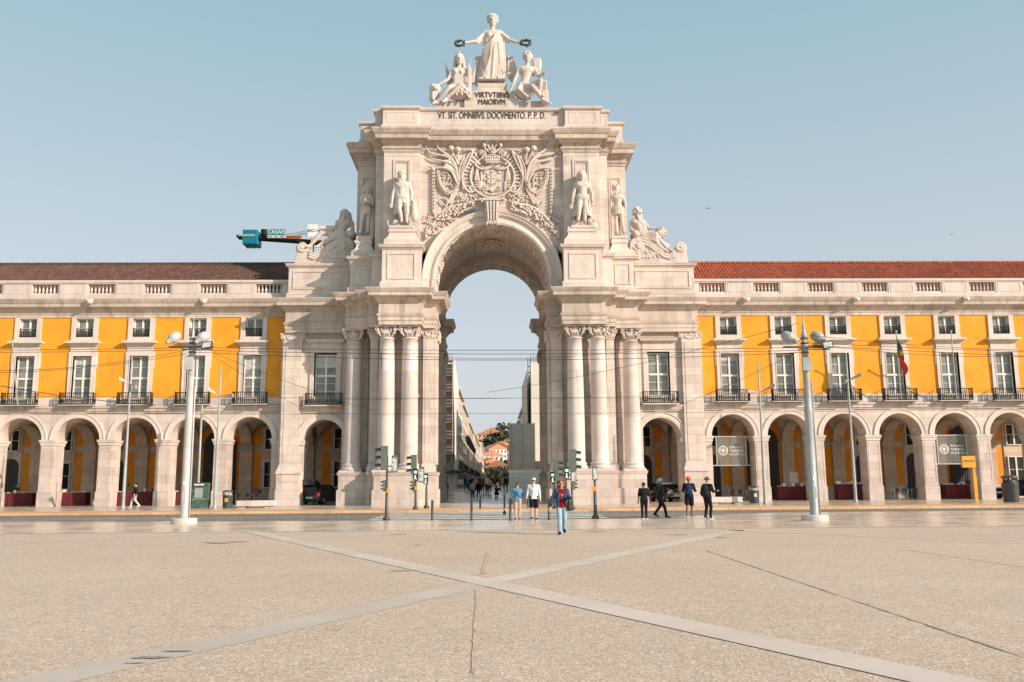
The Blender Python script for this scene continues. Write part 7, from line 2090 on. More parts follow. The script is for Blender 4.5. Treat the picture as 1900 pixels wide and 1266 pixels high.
# ------------------------------------------------------------------ cars
def paint(name, col):
    m, nt, b = base_mat(name, 0.25, col); b.inputs['Coat Weight'].default_value = 0.6; return m
mat['car_dark'] = paint('dark_blue_car_paint', (0.018, 0.022, 0.03)); mat['car_black'] = paint('black_car_paint', (0.012, 0.014, 0.016)); mat['car_white'] = paint('white_car_paint', (0.7, 0.7, 0.7))
mat['tail'] = lit('red_tail_lamp', (0.6, 0.02, 0.03), .5); mat['chrome'] = simple('chrome', (.6, .6, .6), .15, .05, 2, 1.0)
def loft(m, secs, sm=True):
    n = len(secs[0][1]); vs = []
    for (y, pts) in secs: vs += [(x, y, z) for x, z in pts]
    fs = [(a * n + i, a * n + (i + 1) % n, (a + 1) * n + (i + 1) % n, (a + 1) * n + i) for a in range(len(secs) - 1) for i in range(n)]
    fs.append(tuple(range(n))[::-1]); fs.append(tuple((len(secs) - 1) * n + i for i in range(n)))
    return m.add(vs, fs, sm)
def sect(w, zb, zm, wt, zt):
    return [(-w * .96, zb), (-w, (zb + zm) / 2), (-w * .98, zm), (-wt, zt * .98 + zm * .02), (-wt * .85, zt), (wt * .85, zt), (wt, zt * .98 + zm * .02), (w * .98, zm), (w, (zb + zm) / 2), (w * .96, zb)]
def car(loc, rz, label, body_m, L=3.9, W=.84, H=1.44, roof_m=None, hatch=False, stripes=False):
    """front towards -y"""
    t = thing('parked_car', label, 'car', loc, rz); O = (0, 0, 0)
    b = M(); h = L / 2
    loft(b, [(-h, sect(W * .82, .32, .5, W * .7, .58)), (-h + .12, sect(W * .95, .24, .55, W * .8, .72)), (-h + .5, sect(W, .2, .62, W * .84, .86)), (-h + 1.15, sect(W, .2, .7, W * .86, .95)),
             (h - .35, sect(W, .2, .75, W * .88, .98)), (h - .08, sect(W * .97, .24, .7, W * .85, .95)), (h, sect(W * .88, .32, .6, W * .8, .85))])
    b.build('body', body_m, t, off=O)
    g = M(); loft(g, [(-h + 1.0, sect(W * .86, .86, .9, W * .8, .93)), (-h + 1.55, sect(W * .88, .9, 1.0, W * .72, H - .06)), (-h + 1.9, sect(W * .89, .9, 1.0, W * .74, H - .015)), (h - .75, sect(W * .89, .9, 1.0, W * .74, H - .03)), (h - .15, sect(W * .86, .9, .95, W * .76, 1.0))])
    g.build('windows', mat['pane_dark'], t, off=O)
    r = M(); loft(r, [(-h + 1.45, sect(W * .74, H - (.2 if roof_m else .1), H - .08, W * .68, H - .04)), (-h + 1.8, sect(W * .78, H - (.2 if roof_m else .08), H - .04, W * .7, H)), (h - .8, sect(W * .76, H - .08, H - .04, W * .7, H)), (h - .55, sect(W * .74, H - .12, H - .1, W * .68, H - .06))])
    r.build('roof', roof_m or body_m, t, off=O)
    pl = M()
    for sx in (-1, 1):
        pl.cap((sx * W * .84, -h + 1.02, .92), (sx * W * .72, -h + 1.6, H - .06), .035, .035, 6); pl.cap((sx * W * .86, 0.25, .92), (sx * W * .76, 0.25, H - .05), .035, .035, 6); pl.cap((sx * W * .84, h - .2, .95), (sx * W * .74, h - .75, H - .05), .06, .045, 6)
    pl.build('pillars', body_m, t, off=O)
    for sx in (-1, 1):
        for yy in (-h + .72, h - .72):
            w = M(); w.cap((sx * (W - .2), yy, .31), (sx * (W + .01), yy, .31), .31, .31, 22, False); o = w.build('wheel', mat['black'], t, off=O)
            q = M(); q.cap((sx * (W + .0), yy, .31), (sx * (W + .02), yy, .31), .2, .19, 18, False); q.build('rim', mat['chrome'], o, off=O)
        M().ell((sx * (W + .1), -h + 1.3, 1.0), (.11, .07, .08)).build('mirror', roof_m or body_m, t, off=O)
        M().ell((sx * W * .70, -h + .1, .67), (.16, .12, .14)).build('headlight', mat['curtain'], t, off=O)
        M().box(sx * W * .72, sx * W * .95, h - .1, h + .015, .62, .86).build('tail_light', mat['tail'], t, off=O)
    yy = h + .02
    M().box(-.26, .26, -h - .02, -h + .1, .42, .54).build('number_plate', mat['paper'], t, off=O); M().box(-.26, .26, h - .1, yy, .45, .57).build('number_plate', mat['paper'], t, off=O)
    M().box(-W * .6, W * .6, -h - .015, -h + .1, .3, .38).box(-.36, .36, -h - .01, -h + .15, .56, .66).build('grille', mat['black'], t, off=O)
    if stripes:
        for sx in (-1, 1):
            b_ = M()
            for (ya, za, yb, zb) in ((-h + .14, .735, -h + .5, .875), (-h + .5, .875, -h + 1.1, .962)):
                b_.add([(sx * .34 - .13, ya, za), (sx * .34 + .13, ya, za), (sx * .34 + .13, yb, zb), (sx * .34 - .13, yb, zb)], [(0, 1, 2, 3)])
            b_.build('bonnet_stripe', mat['car_white'], t, off=O)
        M().box(-W * .62, W * .62, -h - .03, -h + .1, .6, .65).box(-W * .62, W * .62, -h - .03, -h + .1, .36, .4).build('chrome_bar', mat['curtain'], t, off=O)
    if hatch:
        M().box(-W * .72, W * .72, h - .02, h + .03, .66, 1.28).build('boot_opening', mat['black'], t, off=O)
        d = M(); d.add([(-W * .74, h - .55, H - .02), (W * .74, h - .55, H - .02), (W * .8, h + .35, H + .32), (-W * .8, h + .35, H + .32), (-W * .74, h - .55, H + .03), (W * .74, h - .55, H + .03), (W * .8, h + .35, H + .38), (-W * .8, h + .35, H + .38)], [(0, 3, 2, 1), (4, 5, 6, 7), (0, 1, 5, 4), (1, 2, 6, 5), (2, 3, 7, 6), (3, 0, 4, 7)])
        d.add([(-W * .8, h + .33, H + .36), (W * .8, h + .33, H + .36), (W * .7, h + .3, H - .02), (-W * .7, h + .3, H - .02), (-W * .8, h + .38, H + .36), (W * .8, h + .38, H + .36), (W * .7, h + .35, H - .02), (-W * .7, h + .35, H - .02)], [(0, 1, 2, 3), (7, 6, 5, 4), (0, 4, 5, 1), (1, 5, 6, 2), (2, 6, 7, 3), (3, 7, 4, 0)])
        o = d.build('tailgate', body_m, t, off=O)
        M().box(-W * .6, W * .6, h + .28, h + .3, H + .04, H + .26).build('rear_window', mat['pane'], o, off=O)
    return t
car((P(596, 938, 67.2)[0], 67.3, .118), rad(180 - 16), 'dark blue hatchback with its boot open, parked under the left pavilion arch', mat['car_dark'], hatch=True)
car((P(1240, 930, 67.6)[0], 67.9, .118), rad(12), 'small black car with white roof and bonnet stripes under the right pavilion arch', mat['car_black'], 3.7, .82, 1.42, mat['car_white'], stripes=True)
car((P(1890, 925, 69)[0], 68.6, .118), rad(-75), 'black car parked behind the large litter bin at the far right', mat['car_black'], 4.2, .86, 1.45)
# ------------------------------------------------------------------ people
def cm(name, col, rough=0.85, var=0.15, scale=6): 
    k = 'c_' + name
    if k not in mat: mat[k] = simple(name, col, rough, var, scale, spec=0.2)
    return mat[k]
SK1 = cm('light_skin', (0.58, 0.33, 0.23), 0.55, 0.05); SK2 = cm('brown_skin', (0.26, 0.125, 0.07), 0.55, 0.05)
BLK = cm('black_fabric', (0.012, 0.012, 0.014)); NAVY = cm('navy_fabric', (0.010, 0.014, 0.024))
def pose(step=0.0, aL=(0, 0), aR=(0, 0), lean=0.0, twist=0.0, h=1.0, elbow=(0.15, 0.15), width=1.0, bendL=0.1, bendR=0.1):
    """figure faces -y. step: stride in metres (viewer-left leg forward if > 0); a?: (forward, sideways) arm swing in radians; elbow: bend"""
    J = {}
    J['hip'] = (0, 0, .95); J['waist'] = (0, -lean * .15, 1.08); J['chest'] = (0, -lean * .35, 1.27); J['neck'] = (0, -lean * .5, 1.45); J['head'] = (0, -.015 - lean * .62, 1.615)
    for a, sx in (('L', -1), ('R', 1)):
        sh = Vector((sx * .175 * width, -lean * .45, 1.40)); J['s' + a] = tuple(sh)
        f, o = (aL if a == 'L' else aR); e = elbow[0 if a == 'L' else 1]
        d = Vector((sx * math.sin(o + .05), -math.sin(f), -math.cos(f) * math.cos(o + .05))).normalized()
        el = sh + d * .29; J['e' + a] = tuple(el)
        f2 = f + e
        d2 = Vector((sx * math.sin(o * .5 + .02), -math.sin(f2), -math.cos(f2))).normalized()
        J['w' + a] = tuple(el + d2 * .25)
        st = step * (1 if a == 'L' else -1)
        hx = sx * .09; J['h' + a] = (hx, 0, .92)
        fy = -st / 2; bend = bendL if a == 'L' else bendR
        lift = 0.0 if st >= 0 else min(.10, abs(st) * .18)
        an = Vector((sx * .095, fy, .085 + lift)); J['a' + a] = tuple(an)
        mid = (Vector((hx, 0, .92)) + an) / 2; J['k' + a] = (mid.x, mid.y - bend * .6 - .02, mid.z + .01)
        tl_ = -.03 - (lift * .35 if lift else 0)
        J['t' + a] = (an.x + sx * .015, an.y - .16, max(.03, an.z - .055 - lift * .6))
    drop = 0.0
    if abs(step) > .3: drop = .03
    for k in J:
        if k[0] not in 'at' : J[k] = (J[k][0], J[k][1], J[k][2] - drop)
    return {k: tuple(c * h for c in v) for k, v in J.items()}
V = Vector
def person(px, py, height, rz, label, J, skin=SK1, fem=False, hairm=None, hairk='short', top=None, sleeve='long', legs='trousers', legm=None, shoes=None, extras=(), z=0.0, loc=None, vx=0.009, lod=0, fwd=(0, -1, 0), flare=0.0, group=None, open_front=None):
    if loc is None:
        x, y = G(px, py, z); loc = (x, y, z)
    t = thing('person', label, 'person', loc, rz, group)
    O = (0, 0, 0); s = height / 1.75
    J = {k: tuple(c * s for c in v) for k, v in J.items()}
    if lod: vx = .022
    m = M(); body(m, J, s, fem, fwd, True, True, .3)
    m.build('body', skin, t, off=O, mods=(vx, 1))
    # top
    if top is not None:
        m = M(); g = 1.0
        ch, wa, hp = V(J['chest']), V(J['waist']), V(J['hip'])
        m.cap(ch + V((-.08 * s, 0, .04 * s)), ch + V((.08 * s, 0, .04 * s)), .138 * s, .138 * s, 14); m.cap(ch, wa, .15 * s, .14 * s, 14); cloth(m, [(wa.x, wa.y, wa.z + .08 * s, .16 * s, .135 * s), (wa.x, wa.y, wa.z - .02 * s, .165 * s, .135 * s), (hp.x, hp.y, hp.z + .02 * s, .178 * s, .145 * s), (hp.x, hp.y, hp.z - .07 * s, .19 * s, .155 * s)], 7, .04, 40)
        for k in range(7):
            a = k * .9; m.cap(wa + V((.13 * math.cos(a), .11 * math.sin(a), .1)) * 1.0, hp + V((.15 * math.cos(a + .2), .13 * math.sin(a + .2), -.04)), .02 * s, .026 * s, 6)
        for a in 'LR':
            S, E, W = V(J['s' + a]), V(J['e' + a]), V(J['w' + a])
            m.cap(S, ch + V((0, 0, .1 * s)), .078 * s, .1 * s, 10)
            if sleeve == 'long':
                m.cap(S, E, .074 * s, .058 * s, 12); m.cap(E, E + (W - E) * .92, .058 * s, .042 * s, 12); m.ell(E, .062 * s)
            elif sleeve == 'half': m.cap(S, S + (E - S) * .9, .076 * s, .07 * s, 12)
        m.cap(ch + V((0, 0, .12 * s)), V(J['neck']) + V((0, 0, -.02 * s)), .09 * s, .068 * s, 12)
        if open_front is not None:
            pass
        m.build('jacket' if sleeve == 'long' else 'shirt', top, t, off=O, mods=(vx, 1))
    if legs and legm is not None:
        m = M(); hp = V(J['hip'])
        m.cap(hp + V((-.06 * s, 0, -.01)), hp + V((.06 * s, 0, -.01)), .132 * s, .132 * s, 14); m.cap(hp + V((0, 0, .08 * s)), hp, .12 * s, .13 * s, 14)
        for a in 'LR':
            H, K, A = V(J['h' + a]), V(J['k' + a]), V(J['a' + a])
            if legs == 'trousers':
                m.cap(H, K, .102 * s, .072 * s, 12); m.cap(K, A + (K - A) * .06, .072 * s, (.055 + flare) * s, 12); m.cap(K + (A - K) * .7, A + V((0, .01, -.02)), (.058 + flare * .7) * s, (.058 + flare * 1.2) * s, 12)
            else:
                m.cap(H, H + (K - H) * .97, .108 * s, .102 * s, 12, False)
        m.build('trousers' if legs == 'trousers' else 'shorts', legm, t, off=O, mods=(vx, 1))
    if shoes is not None:
        for a in 'LR':
            A, T_ = V(J['a' + a]), V(J['t' + a])
            m = M(); m.cap(A + V((0, .035 * s, -.04 * s)), T_, .046 * s, .036 * s, 12); m.cap(A, T_ + (A - T_) * .3, .047 * s, .04 * s, 12); m.ell(T_, (.046 * s, .05 * s, .034 * s))
            o = m.build('shoe', shoes, t, off=O, mods=(vx, 1))
            if not lod: M().cap(A + V((0, .04 * s, -.072 * s)), T_ + V((0, 0, -.02 * s)), .045 * s, .042 * s, 8).build('sole', cm('white_sole', (.6, .6, .58)), o, off=O)
    H = V(J['head'])
    if hairm is not None:
        m = M(); ang = math.atan2(fwd[0], -fwd[1]); R_ = Matrix.Rotation(ang, 3, 'Z')
        if hairk == 'short': m.ell(H + R_ @ V((0, .022, .045)) * s, (.084 * s, .094 * s, .082 * s), (0, 0, ang), 14, 10)
        elif hairk == 'bun':
            m.ell(H + R_ @ V((0, .022, .04)) * s, (.084 * s, .096 * s, .088 * s), (0, 0, ang), 14, 10); m.ell(H + R_ @ V((0, .1, .04)) * s, .045 * s)
        elif hairk == 'long':
            m.ell(H + R_ @ V((0, .022, .045)) * s, (.088 * s, .098 * s, .085 * s), (0, 0, ang), 14, 10)
            for k in range(7): m.cap(H + R_ @ V((-.07 + .0233 * k, .06, .02)) * s, H + R_ @ V((-.09 + .03 * k, .09, -.2)) * s, .035 * s, .025 * s, 8)
        elif hairk == 'curls':
            rr3 = random.Random(4)
            for k in range(150):
                d = V((rr3.gauss(0, 1), rr3.gauss(0, 1), rr3.gauss(0, 1))).normalized()
                if d.y < -.35 and abs(d.x) < .75 and d.z < .62: continue
                dz = -.05 if d.z < 0 else .03
                m.ell(H + V((d.x * .125, .03 + d.y * .1, dz + d.z * (.13 if d.z < 0 else .095))) * s, rr3.uniform(.022, .036) * s, n=7, m=6)
        m.build('hair', hairm, t, off=O, mods=(vx, 0))
    for fn in extras: fn(t, J, s, O, vx)
    return t
def ex_backpack(m1, big=1.0):
    def f(t, J, s, O, vx):
        c = V(J['chest']) + V((0, .21 * s, -.08 * s))
        m = M(); m.ell(c, (.15 * s * big, .11 * s * big, .24 * s * big), (0.1, 0, 0), 16, 12); m.cap(c + V((-.07, 0, -.1)) * s, c + V((.07, 0, -.1)) * s, .11 * s * big, .11 * s * big, 12); m.cap(c + V((-.06, .06, -.12)) * s, c + V((.06, .06, -.12)) * s, .07 * s, .07 * s, 10)
        o = m.build('backpack_body', m1, t, off=O, mods=(vx, 1))
        st = M()
        for sx in (-1, 1): st.tube([c + V((sx * .09, -.02, .2)) * s, V(J['s' + ('L' if sx < 0 else 'R')]) + V((-sx * .06, -.0, .085)) * s, V(J['chest']) + V((sx * .12, -.155, .0)) * s, V(J['waist']) + V((sx * .15, -.02, .02)) * s], .016 * s, 6)
        st.build('backpack_strap', m1, t, off=O)
    return f
def ex_hat(kind, mt):
    def f(t, J, s, O, vx):
        H = V(J['head']); m = M()
        if kind == 'turban':
            m.ell(H + V((0, .02, .085)) * s, (.1 * s, .115 * s, .105 * s), (.15, 0, 0), 16, 12)
            for k in range(6): m.tube([H + V((.098 * math.cos(w), .02 + .112 * math.sin(w), .045 + .022 * k - .05 * math.sin(w) + .012 * math.cos(2 * w))) * s * 1.0 for w in [i * math.pi / 8 for i in range(17)]], .02 * s, 6, None)
            m.cap(H + V((0, .09, .02)) * s, H + V((0, .1, -.03)) * s, .04 * s, .03 * s, 8)
        elif kind == 'beanie':
            m.ell(H + V((0, .02, .07)) * s, (.093 * s, .105 * s, .095 * s), (.1, 0, 0), 16, 12)
            for k in range(3): m.tube([H + V((.095 * math.cos(w), .02 + .107 * math.sin(w), .03 + .028 * k)) * s for w in [i * math.pi / 8 for i in range(17)]], .017 * s, 6)
        elif kind == 'cap':
            m.ell(H + V((0, .015, .065)) * s, (.088 * s, .102 * s, .075 * s), (0, 0, 0), 16, 12); m.cap(H + V((-.03, -.09, .055)) * s, H + V((.03, -.09, .055)) * s, .04 * s, .04 * s, 8)
        m.build(kind if kind != 'turban' else 'turban', mt, t, off=O, mods=(vx, 0))
    return f
def ex_beard(mt):
    def f(t, J, s, O, vx):
        m = M(); beard(m, J['head'], s, .04); m.build('beard', mt, t, off=O, mods=(vx, 0))
    return f
def ex_glasses(t, J, s, O, vx):
    H = V(J['head']); m = M()
    for sx in (-1, 1): m.ell(H + V((sx * .033, -.094, .012)) * s, (.027 * s, .01 * s, .021 * s), (0, 0, 0), 10, 8)
    m.cap(H + V((-.07, -.07, .018)) * s, H + V((.07, -.07, .018)) * s, .004, .004, 6); m.build('sunglasses', mat['black'], t, off=O)
def ex_jacket_open(jm):
    def f(t, J, s, O, vx):
        m = M(); ch, wa, hp = V(J['chest']), V(J['waist']), V(J['hip'])
        for sx, a in ((-1, 'L'), (1, 'R')):
            S, E, W = V(J['s' + a]), V(J['e' + a]), V(J['w' + a])
            m.cap(S, E, .076 * s, .062 * s, 12); m.cap(E, E + (W - E) * .85, .062 * s, .048 * s, 12)
            for k in range(6):
                an = 0.35 + k * .42
                m.cap(S + V((-sx * .02, -.04 + .03 * k, -.01)) * s, wa + V((sx * (.10 + .05 * math.sin(an)), -.155 + .052 * k, -.06)) * s, .05 * s, .042 * s, 8)
            m.cap(wa + V((sx * .10, -.155, -.06)) * s, hp + V((sx * .15, -.1, -.0)) * s, .035 * s, .035 * s, 8)
            m.cap(V(J['neck']) + V((sx * .05, .0, -.03)) * s, ch + V((sx * .085, -.13, .04)) * s, .035 * s, .03 * s, 8)
        for sx, a in ((-1, 'L'), (1, 'R')):
            m.cap(V(J['s' + a]), V(J['neck']) + V((sx * .05, .02, -.04)) * s, .085 * s, .075 * s, 10); m.cap(V(J['s' + a]) + V((-sx * .03, -.03, -.04)) * s, ch + V((sx * .1, -.11, -.05)) * s, .07 * s, .065 * s, 10)
        m.cap(ch + V((0, .07, .05)) * s, wa + V((0, .07, -.08)) * s, .12 * s, .11 * s, 12)
        m.build('denim_jacket', jm, t, off=O, mods=(vx, 1))
    return f
def ex_bag(mt, side=1):
    def f(t, J, s, O, vx):
        c = V(J['hip']) + V((side * .24, -.02, .0)) * s
        m = M(); m.ell(c, (.07 * s, .14 * s, .17 * s), (0, 0, 0), 14, 10); m.ell(c + V((0, 0, -.06)), (.08 * s, .15 * s, .11 * s)); m.build('handbag', mt, t, off=O, mods=(vx, 1))
        M().tube([c + V((0, .05, .15)) * s, V(J['s' + ('R' if side > 0 else 'L')]) + V((-side * .03, .06, .08)) * s, V(J['s' + ('R' if side > 0 else 'L')]) + V((-side * .03, -.07, .06)) * s, c + V((0, -.05, .15)) * s], .011 * s, 6).build('bag_strap', mt, t, off=O)
    return f
def ex_cross_strap(t, J, s, O, vx):
    ch, hp = V(J['chest']), V(J['hip'])
    M().tube([V(J['sR']) + V((-.06, .0, .085)) * s, ch + V((.05, .155, .04)) * s, V(J['waist']) + V((-.05, .165, .05)) * s, hp + V((-.15, .08, .06)) * s], .013 * s, 6).build('cross_strap', mat['black'], t, off=O)
def ex_hood(mt):
    def f(t, J, s, O, vx):
        n_ = V(J['neck']); M().tube([n_ + V((.09 * math.cos(w), .03 + .075 * math.sin(w), .0)) * s for w in [i * math.pi / 6 for i in range(13)]], .036 * s, 8).cap(n_ + V((0, .09, .0)) * s, n_ + V((0, .12, -.1)) * s, .06 * s, .035 * s, 8).build('hood', mt, t, off=O, mods=(vx, 1))
    return f
def ex_stripe(mt):
    def f(t, J, s, O, vx):
        for a, sx in (('L', -1), ('R', 1)):
            H, K = V(J['h' + a]), V(J['k' + a]); M().tube([H + V((sx * .112, 0, .05)) * s, H + (K - H) * .5 + V((sx * .108, 0, 0)) * s, H + (K - H) * .88 + V((sx * .1, 0, 0)) * s], .016 * s, 6).build('side_stripe', mt, t, off=O)
    return f
def ex_phone(t, J, s, O, vx):
    w = V(J['wR']) + V((0, -.1, .03)) * s; M().box(w.x - .035, w.x + .035, w.y - .07, w.y + .07, w.z, w.z + .012).build('phone', mat['black'], t, off=O)
def ex_necklace(t, J, s, O, vx):
    n_ = V(J['neck']); M().tube([n_ + V((-.05, -.05, -.03)) * s, n_ + V((-.02, -.145, -.16)) * s, n_ + V((.0, -.165, -.24)) * s, n_ + V((.025, -.145, -.16)) * s, n_ + V((.05, -.05, -.03)) * s], .008, 6).build('necklace', mat['curtain'], t, off=O)

DEN = cm('blue_denim', (0.04, 0.075, 0.13), .85, .3, 12); LJ = cm('washed_light_jeans', (0.30, 0.42, 0.52), .85, .2, 5)
person(1043, 992, 1.70, rad(2), 'woman with curly red-brown hair, sunglasses, denim jacket over red top and light jeans',
       pose(.5, (.05, .42), (.55, .12), elbow=(.1, 1.35)), SK1, True, cm('auburn_hair', (0.20, 0.07, 0.028), .7, .3, 20), 'curls', cm('dark_red_top', (0.22, 0.008, 0.015)), 'none', 'trousers', LJ, cm('black_leather', (.02, .018, .016), .5),
       (ex_glasses, ex_jacket_open(DEN), ex_bag(cm('olive_grey_leather', (.07, .065, .05)), 1), ex_necklace), flare=.018)
person(960.5, 966, 1.62, rad(184), 'person seen from behind in blue shirt and beige shorts, dark strap across the back',
       pose(.10, (.0, .32), (.05, .1), elbow=(.15, .3)), SK1, True, cm('grey_brown_hair', (.13, .09, .06)), 'bun', cm('sky_blue_shirt', (.10, .24, .40)), 'half', 'shorts', cm('beige_shorts', (.50, .36, .26)), cm('brown_sandal', (.08, .05, .04)), (ex_cross_strap,))
person(991, 966, 1.80, rad(178), 'man seen from behind in white cap, white hooded top and black shorts, holding hands',
       pose(.12, (.1, .12), (.0, .22), elbow=(.15, .15), width=1.08), SK1, False, cm('grey_brown_hair', (.13, .09, .06)), 'short', cm('white_jersey', (.66, .66, .68)), 'long', 'shorts', BLK, cm('black_leather', (.02, .018, .016), .5),
       (ex_hat('cap', cm('white_cap', (.72, .72, .7))), ex_hood(cm('white_jersey', (.66, .66, .68)))))
person(1196, 964.5, 1.58, rad(176), 'woman seen from behind, all in black with white trainers, dark hair tied up',
       pose(.06, (.05, .18), (.1, .15), elbow=(.2, .2)), SK2, True, cm('black_hair', (.012, .01, .01)), 'bun', BLK, 'half', 'trousers', NAVY, cm('white_trainers', (.55, .53, .5)), ())
person(1226, 961.5, 1.72, rad(60), 'man in light blue turban and black clothes striding to the right',
       pose(.62, (-.3, .05), (.25, .1), elbow=(.2, .25), bendR=.16), SK2, False, None, 'short', BLK, 'long', 'trousers', BLK, cm('black_leather', (.02, .018, .016), .5),
       (ex_hat('turban', cm('light_blue_turban', (.14, .50, .72))), ex_beard(cm('black_hair', (.012, .01, .01)))))
person(1280, 961, 1.80, rad(165), 'man in orange beanie with dark blue backpack, black hoodie, striped shorts and green trainers',
       pose(.30, (.5, .2), (.4, .2), elbow=(1.0, 1.1), width=1.05), SK2, False, None, 'short', BLK, 'long', 'shorts', NAVY, cm('teal_trainers', (.05, .16, .17)),
       (ex_hat('beanie', cm('orange_knit', (.80, .13, .03))), ex_backpack(cm('dark_blue_backpack', (.02, .035, .09), .8, .5, 14)), ex_stripe(cm('white_sole', (.6, .6, .58)))))
person(1314, 964, 1.77, rad(130), 'man in grey patterned beanie with large black backpack, looking down at his phone',
       pose(.10, (.5, .0), (.45, .0), elbow=(1.2, 1.3), lean=.06, width=1.05), SK1, False, None, 'short', BLK, 'long', 'trousers', NAVY, cm('grey_trainers', (.3, .3, .3)),
       (ex_hat('beanie', cm('grey_patterned_knit', (.10, .09, .08), .9, .6, 30)), ex_backpack(cm('black_backpack', (.02, .02, .022)), 1.2), ex_phone))
x, y = G(250, 943, .118)
person(0, 0, 1.68, rad(-80), 'person in black jacket and white trousers walking along the left pavement', pose(.6, (.3, .0), (-.3, .0), elbow=(.5, .4), bendR=.2), SK1, True, cm('black_hair', (.012, .01, .01)), 'short', BLK, 'long', 'trousers', cm('white_trousers', (.65, .62, .6)), cm('white_trainers', (.55, .53, .5)), loc=(x, y, .118), lod=1)
# by the jamb of the arch
x, z_ = P(817, 930, 76.0)
person(0, 0, 1.70, rad(150), 'woman in rust-red top and black trousers standing inside the arch by the left jamb', pose(.1), SK2, True, cm('black_hair', (.012, .01, .01)), 'long', cm('rust_top', (.20, .05, .03)), 'half', 'trousers', BLK, BLK, loc=(x + .0, 76.0, .118), lod=1)
person(0, 0, 1.75, rad(200), 'person in ochre clothes standing inside the arch behind the woman in rust-red', pose(.05), SK2, False, cm('black_hair', (.012, .01, .01)), 'short', cm('ochre_top', (.32, .17, .05)), 'half', 'trousers', cm('khaki', (.22, .14, .07)), BLK, loc=(P(828, 930, 80)[0], 80.0, .12), lod=1)
# couple walking in the street, crouching photographer
person(0, 0, 1.68, rad(0), 'woman in white top, dark cardigan and jeans walking towards us down the street', pose(.3, (.1, .2)), SK1, True, cm('black_hair', (.012, .01, .01)), 'long', cm('pale_top', (.5, .5, .48)), 'half', 'trousers', cm('grey_jeans', (.06, .07, .08)), BLK, loc=(P(877, 925, 84)[0], 84, .12), lod=1)
person(0, 0, 1.68, rad(5), 'woman all in black walking towards us down the street', pose(-.3, (.1, .2)), SK1, True, cm('brown_hair', (.06, .03, .02)), 'long', BLK, 'long', 'trousers', cm('grey_jeans', (.06, .07, .08)), BLK, loc=(P(888, 925, 85)[0], 85, .14), lod=1)
J = pose(0, (.9, .1), (.9, .1), elbow=(1.2, 1.2), lean=.3)
for k in J:
    if k[0] in 'hcwnse' and k[0:2] not in ('hL', 'hR'): J[k] = (J[k][0], J[k][1], J[k][2] - .55)
J['hip'] = (0, .12, .38); J['hL'] = (-.1, .12, .36); J['hR'] = (.1, .12, .36); J['kL'] = (-.16, -.28, .5); J['kR'] = (.16, -.25, .42); J['aL'] = (-.12, -.1, .08); J['aR'] = (.12, .15, .1); J['tL'] = (-.13, -.26, .03); J['tR'] = (.13, 0, .03)
person(0, 0, 1.72, rad(20), 'person in black crouching in the middle of the street to take a photo', J, SK1, True, cm('black_hair', (.012, .01, .01)), 'long', BLK, 'long', 'trousers', BLK, BLK, loc=(P(921, 922, 87)[0], 87, .2), lod=1)
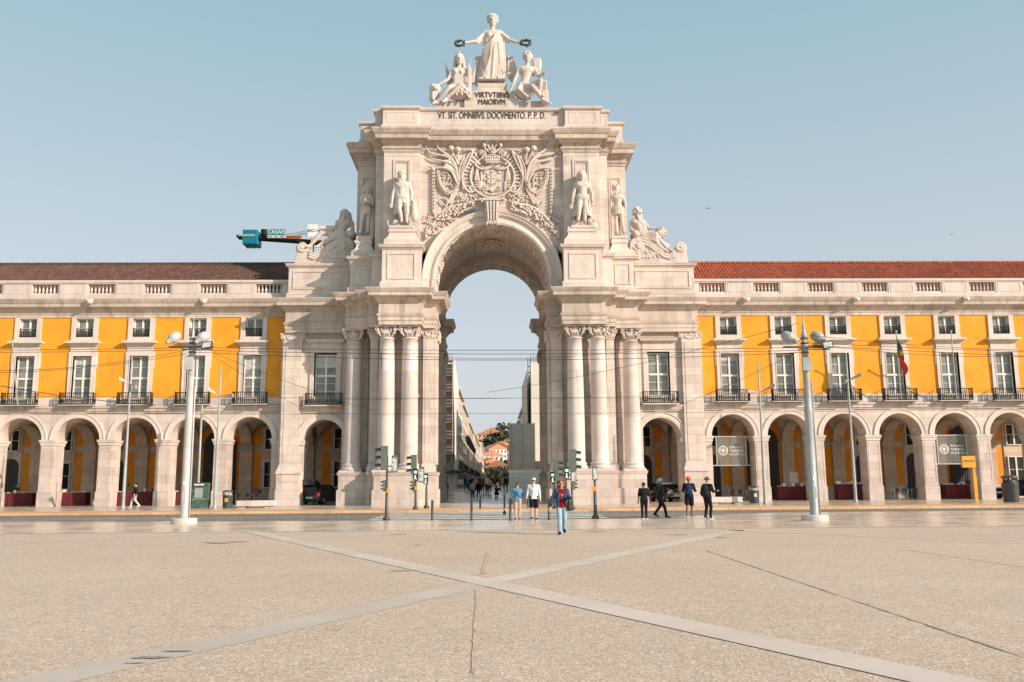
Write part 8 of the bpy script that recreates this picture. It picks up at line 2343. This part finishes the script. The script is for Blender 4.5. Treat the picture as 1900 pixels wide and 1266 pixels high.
# strollers further off
rp = random.Random(21)
def gz(y):
    ys = [80, 84, 90, 100, 115, 140, 200, 460]; zs = [0.118, 0.12, 0.3, 0.55, 0.7, 0.8, 1.2, 3.5]
    for i in range(7):
        if ys[i] <= y <= ys[i + 1]: return zs[i] + (zs[i + 1] - zs[i]) * (y - ys[i]) / (ys[i + 1] - ys[i])
    return .1
cols = [('blue jacket', (.03, .12, .28)), ('black coat', (.015, .015, .017)), ('pale grey top', (.4, .4, .38)), ('brown coat', (.12, .07, .04)), ('dark red top', (.22, .03, .03)), ('beige coat', (.4, .3, .2)), ('white shirt', (.6, .6, .58)), ('green jacket', (.05, .08, .04))]
protos = {}
crowd = [(868, 104, 0), (873, 112, 3), (878, 118, 1), (883, 98, 5), (895, 99, 3), (899, 108, 1), (904, 101, 6), (909, 97, 2), (912, 124, 1), (917, 130, 4), (928, 120, 7), (933, 112, 5), (938, 108, 1), (941, 118, 3), (887, 130, 1), (892, 140, 0), (901, 138, 1),
         (872, 126, 0), (906, 150, 3), (921, 150, 1), (864, 110, 1), (897, 160, 2), (912, 170, 1), (926, 165, 4), (880, 150, 6), (889, 118, 1), (875, 100, 1), (903, 122, 5), (896, 128, 0)]
places = ['by the left shop fronts', 'near the middle of the street', 'beside the grey scaffold box']
for i, (px, yy, c) in enumerate(crowd):
    X = P(px, 905, yy)[0]; nm, col = cols[c]
    pl_ = places[0] if px < 890 else (places[1] if px < 922 else places[2])
    lb = 'distant stroller in %s %s' % (nm, pl_)
    if c not in protos:
        p_ = person(0, 0, rp.uniform(1.62, 1.8), rad(rp.choice([0, 180, 10, 170, 40])), lb, pose(.3 * rp.choice([-1, 1]), (.1, .1), (-.1, .1)), SK1, c % 2 == 0, cm('black_hair', (.012, .01, .01)), 'short', cm(nm, col), 'long', 'trousers', cm('grey_jeans', (.06, .07, .08)) if c % 2 else BLK, BLK, loc=(X, yy, gz(yy)), lod=1, group='distant strollers in the street')
        protos[c] = p_
    else:
        q = copy_tree(protos[c], None, (X, yy, gz(yy)), rad(rp.choice([0, 180, 20, 160, 200])))
        q['label'] = lb
# stall keepers
for (px, yy, lb, c, sk, hz0) in ((31, 69.2, 'person in dark grey behind the first stall table at the left edge', (.05, .055, .06), SK1, -.25), (237, 69.3, 'woman with long dark hair in pink-white top behind the long stall table', (.45, .3, .28), SK1, -.1),
                          (1494, 69.2, 'stall keeper in white shirt and dark waistcoat beside the framed print', (.5, .5, .5), SK1, -.1), (1796, 69.3, 'person in dark top behind the table by the yellow stop post', (.05, .04, .04), SK2, -.15), (1602, 69.2, 'person in light top behind the table of white goods', (.5, .42, .35), SK1, -.2)):
    x = P(px, 905, yy)[0]
    person(0, 0, 1.66, rad(0), lb, pose(0, (.4, .1), (.4, .1), elbow=(.9, .9)), sk, px in (237, 1796), cm('black_hair', (.012, .01, .01)), 'long' if px in (237,) else 'short', cm('keeper%d' % px, c), 'long', 'trousers', BLK, BLK, loc=(x, yy, .118), lod=1)
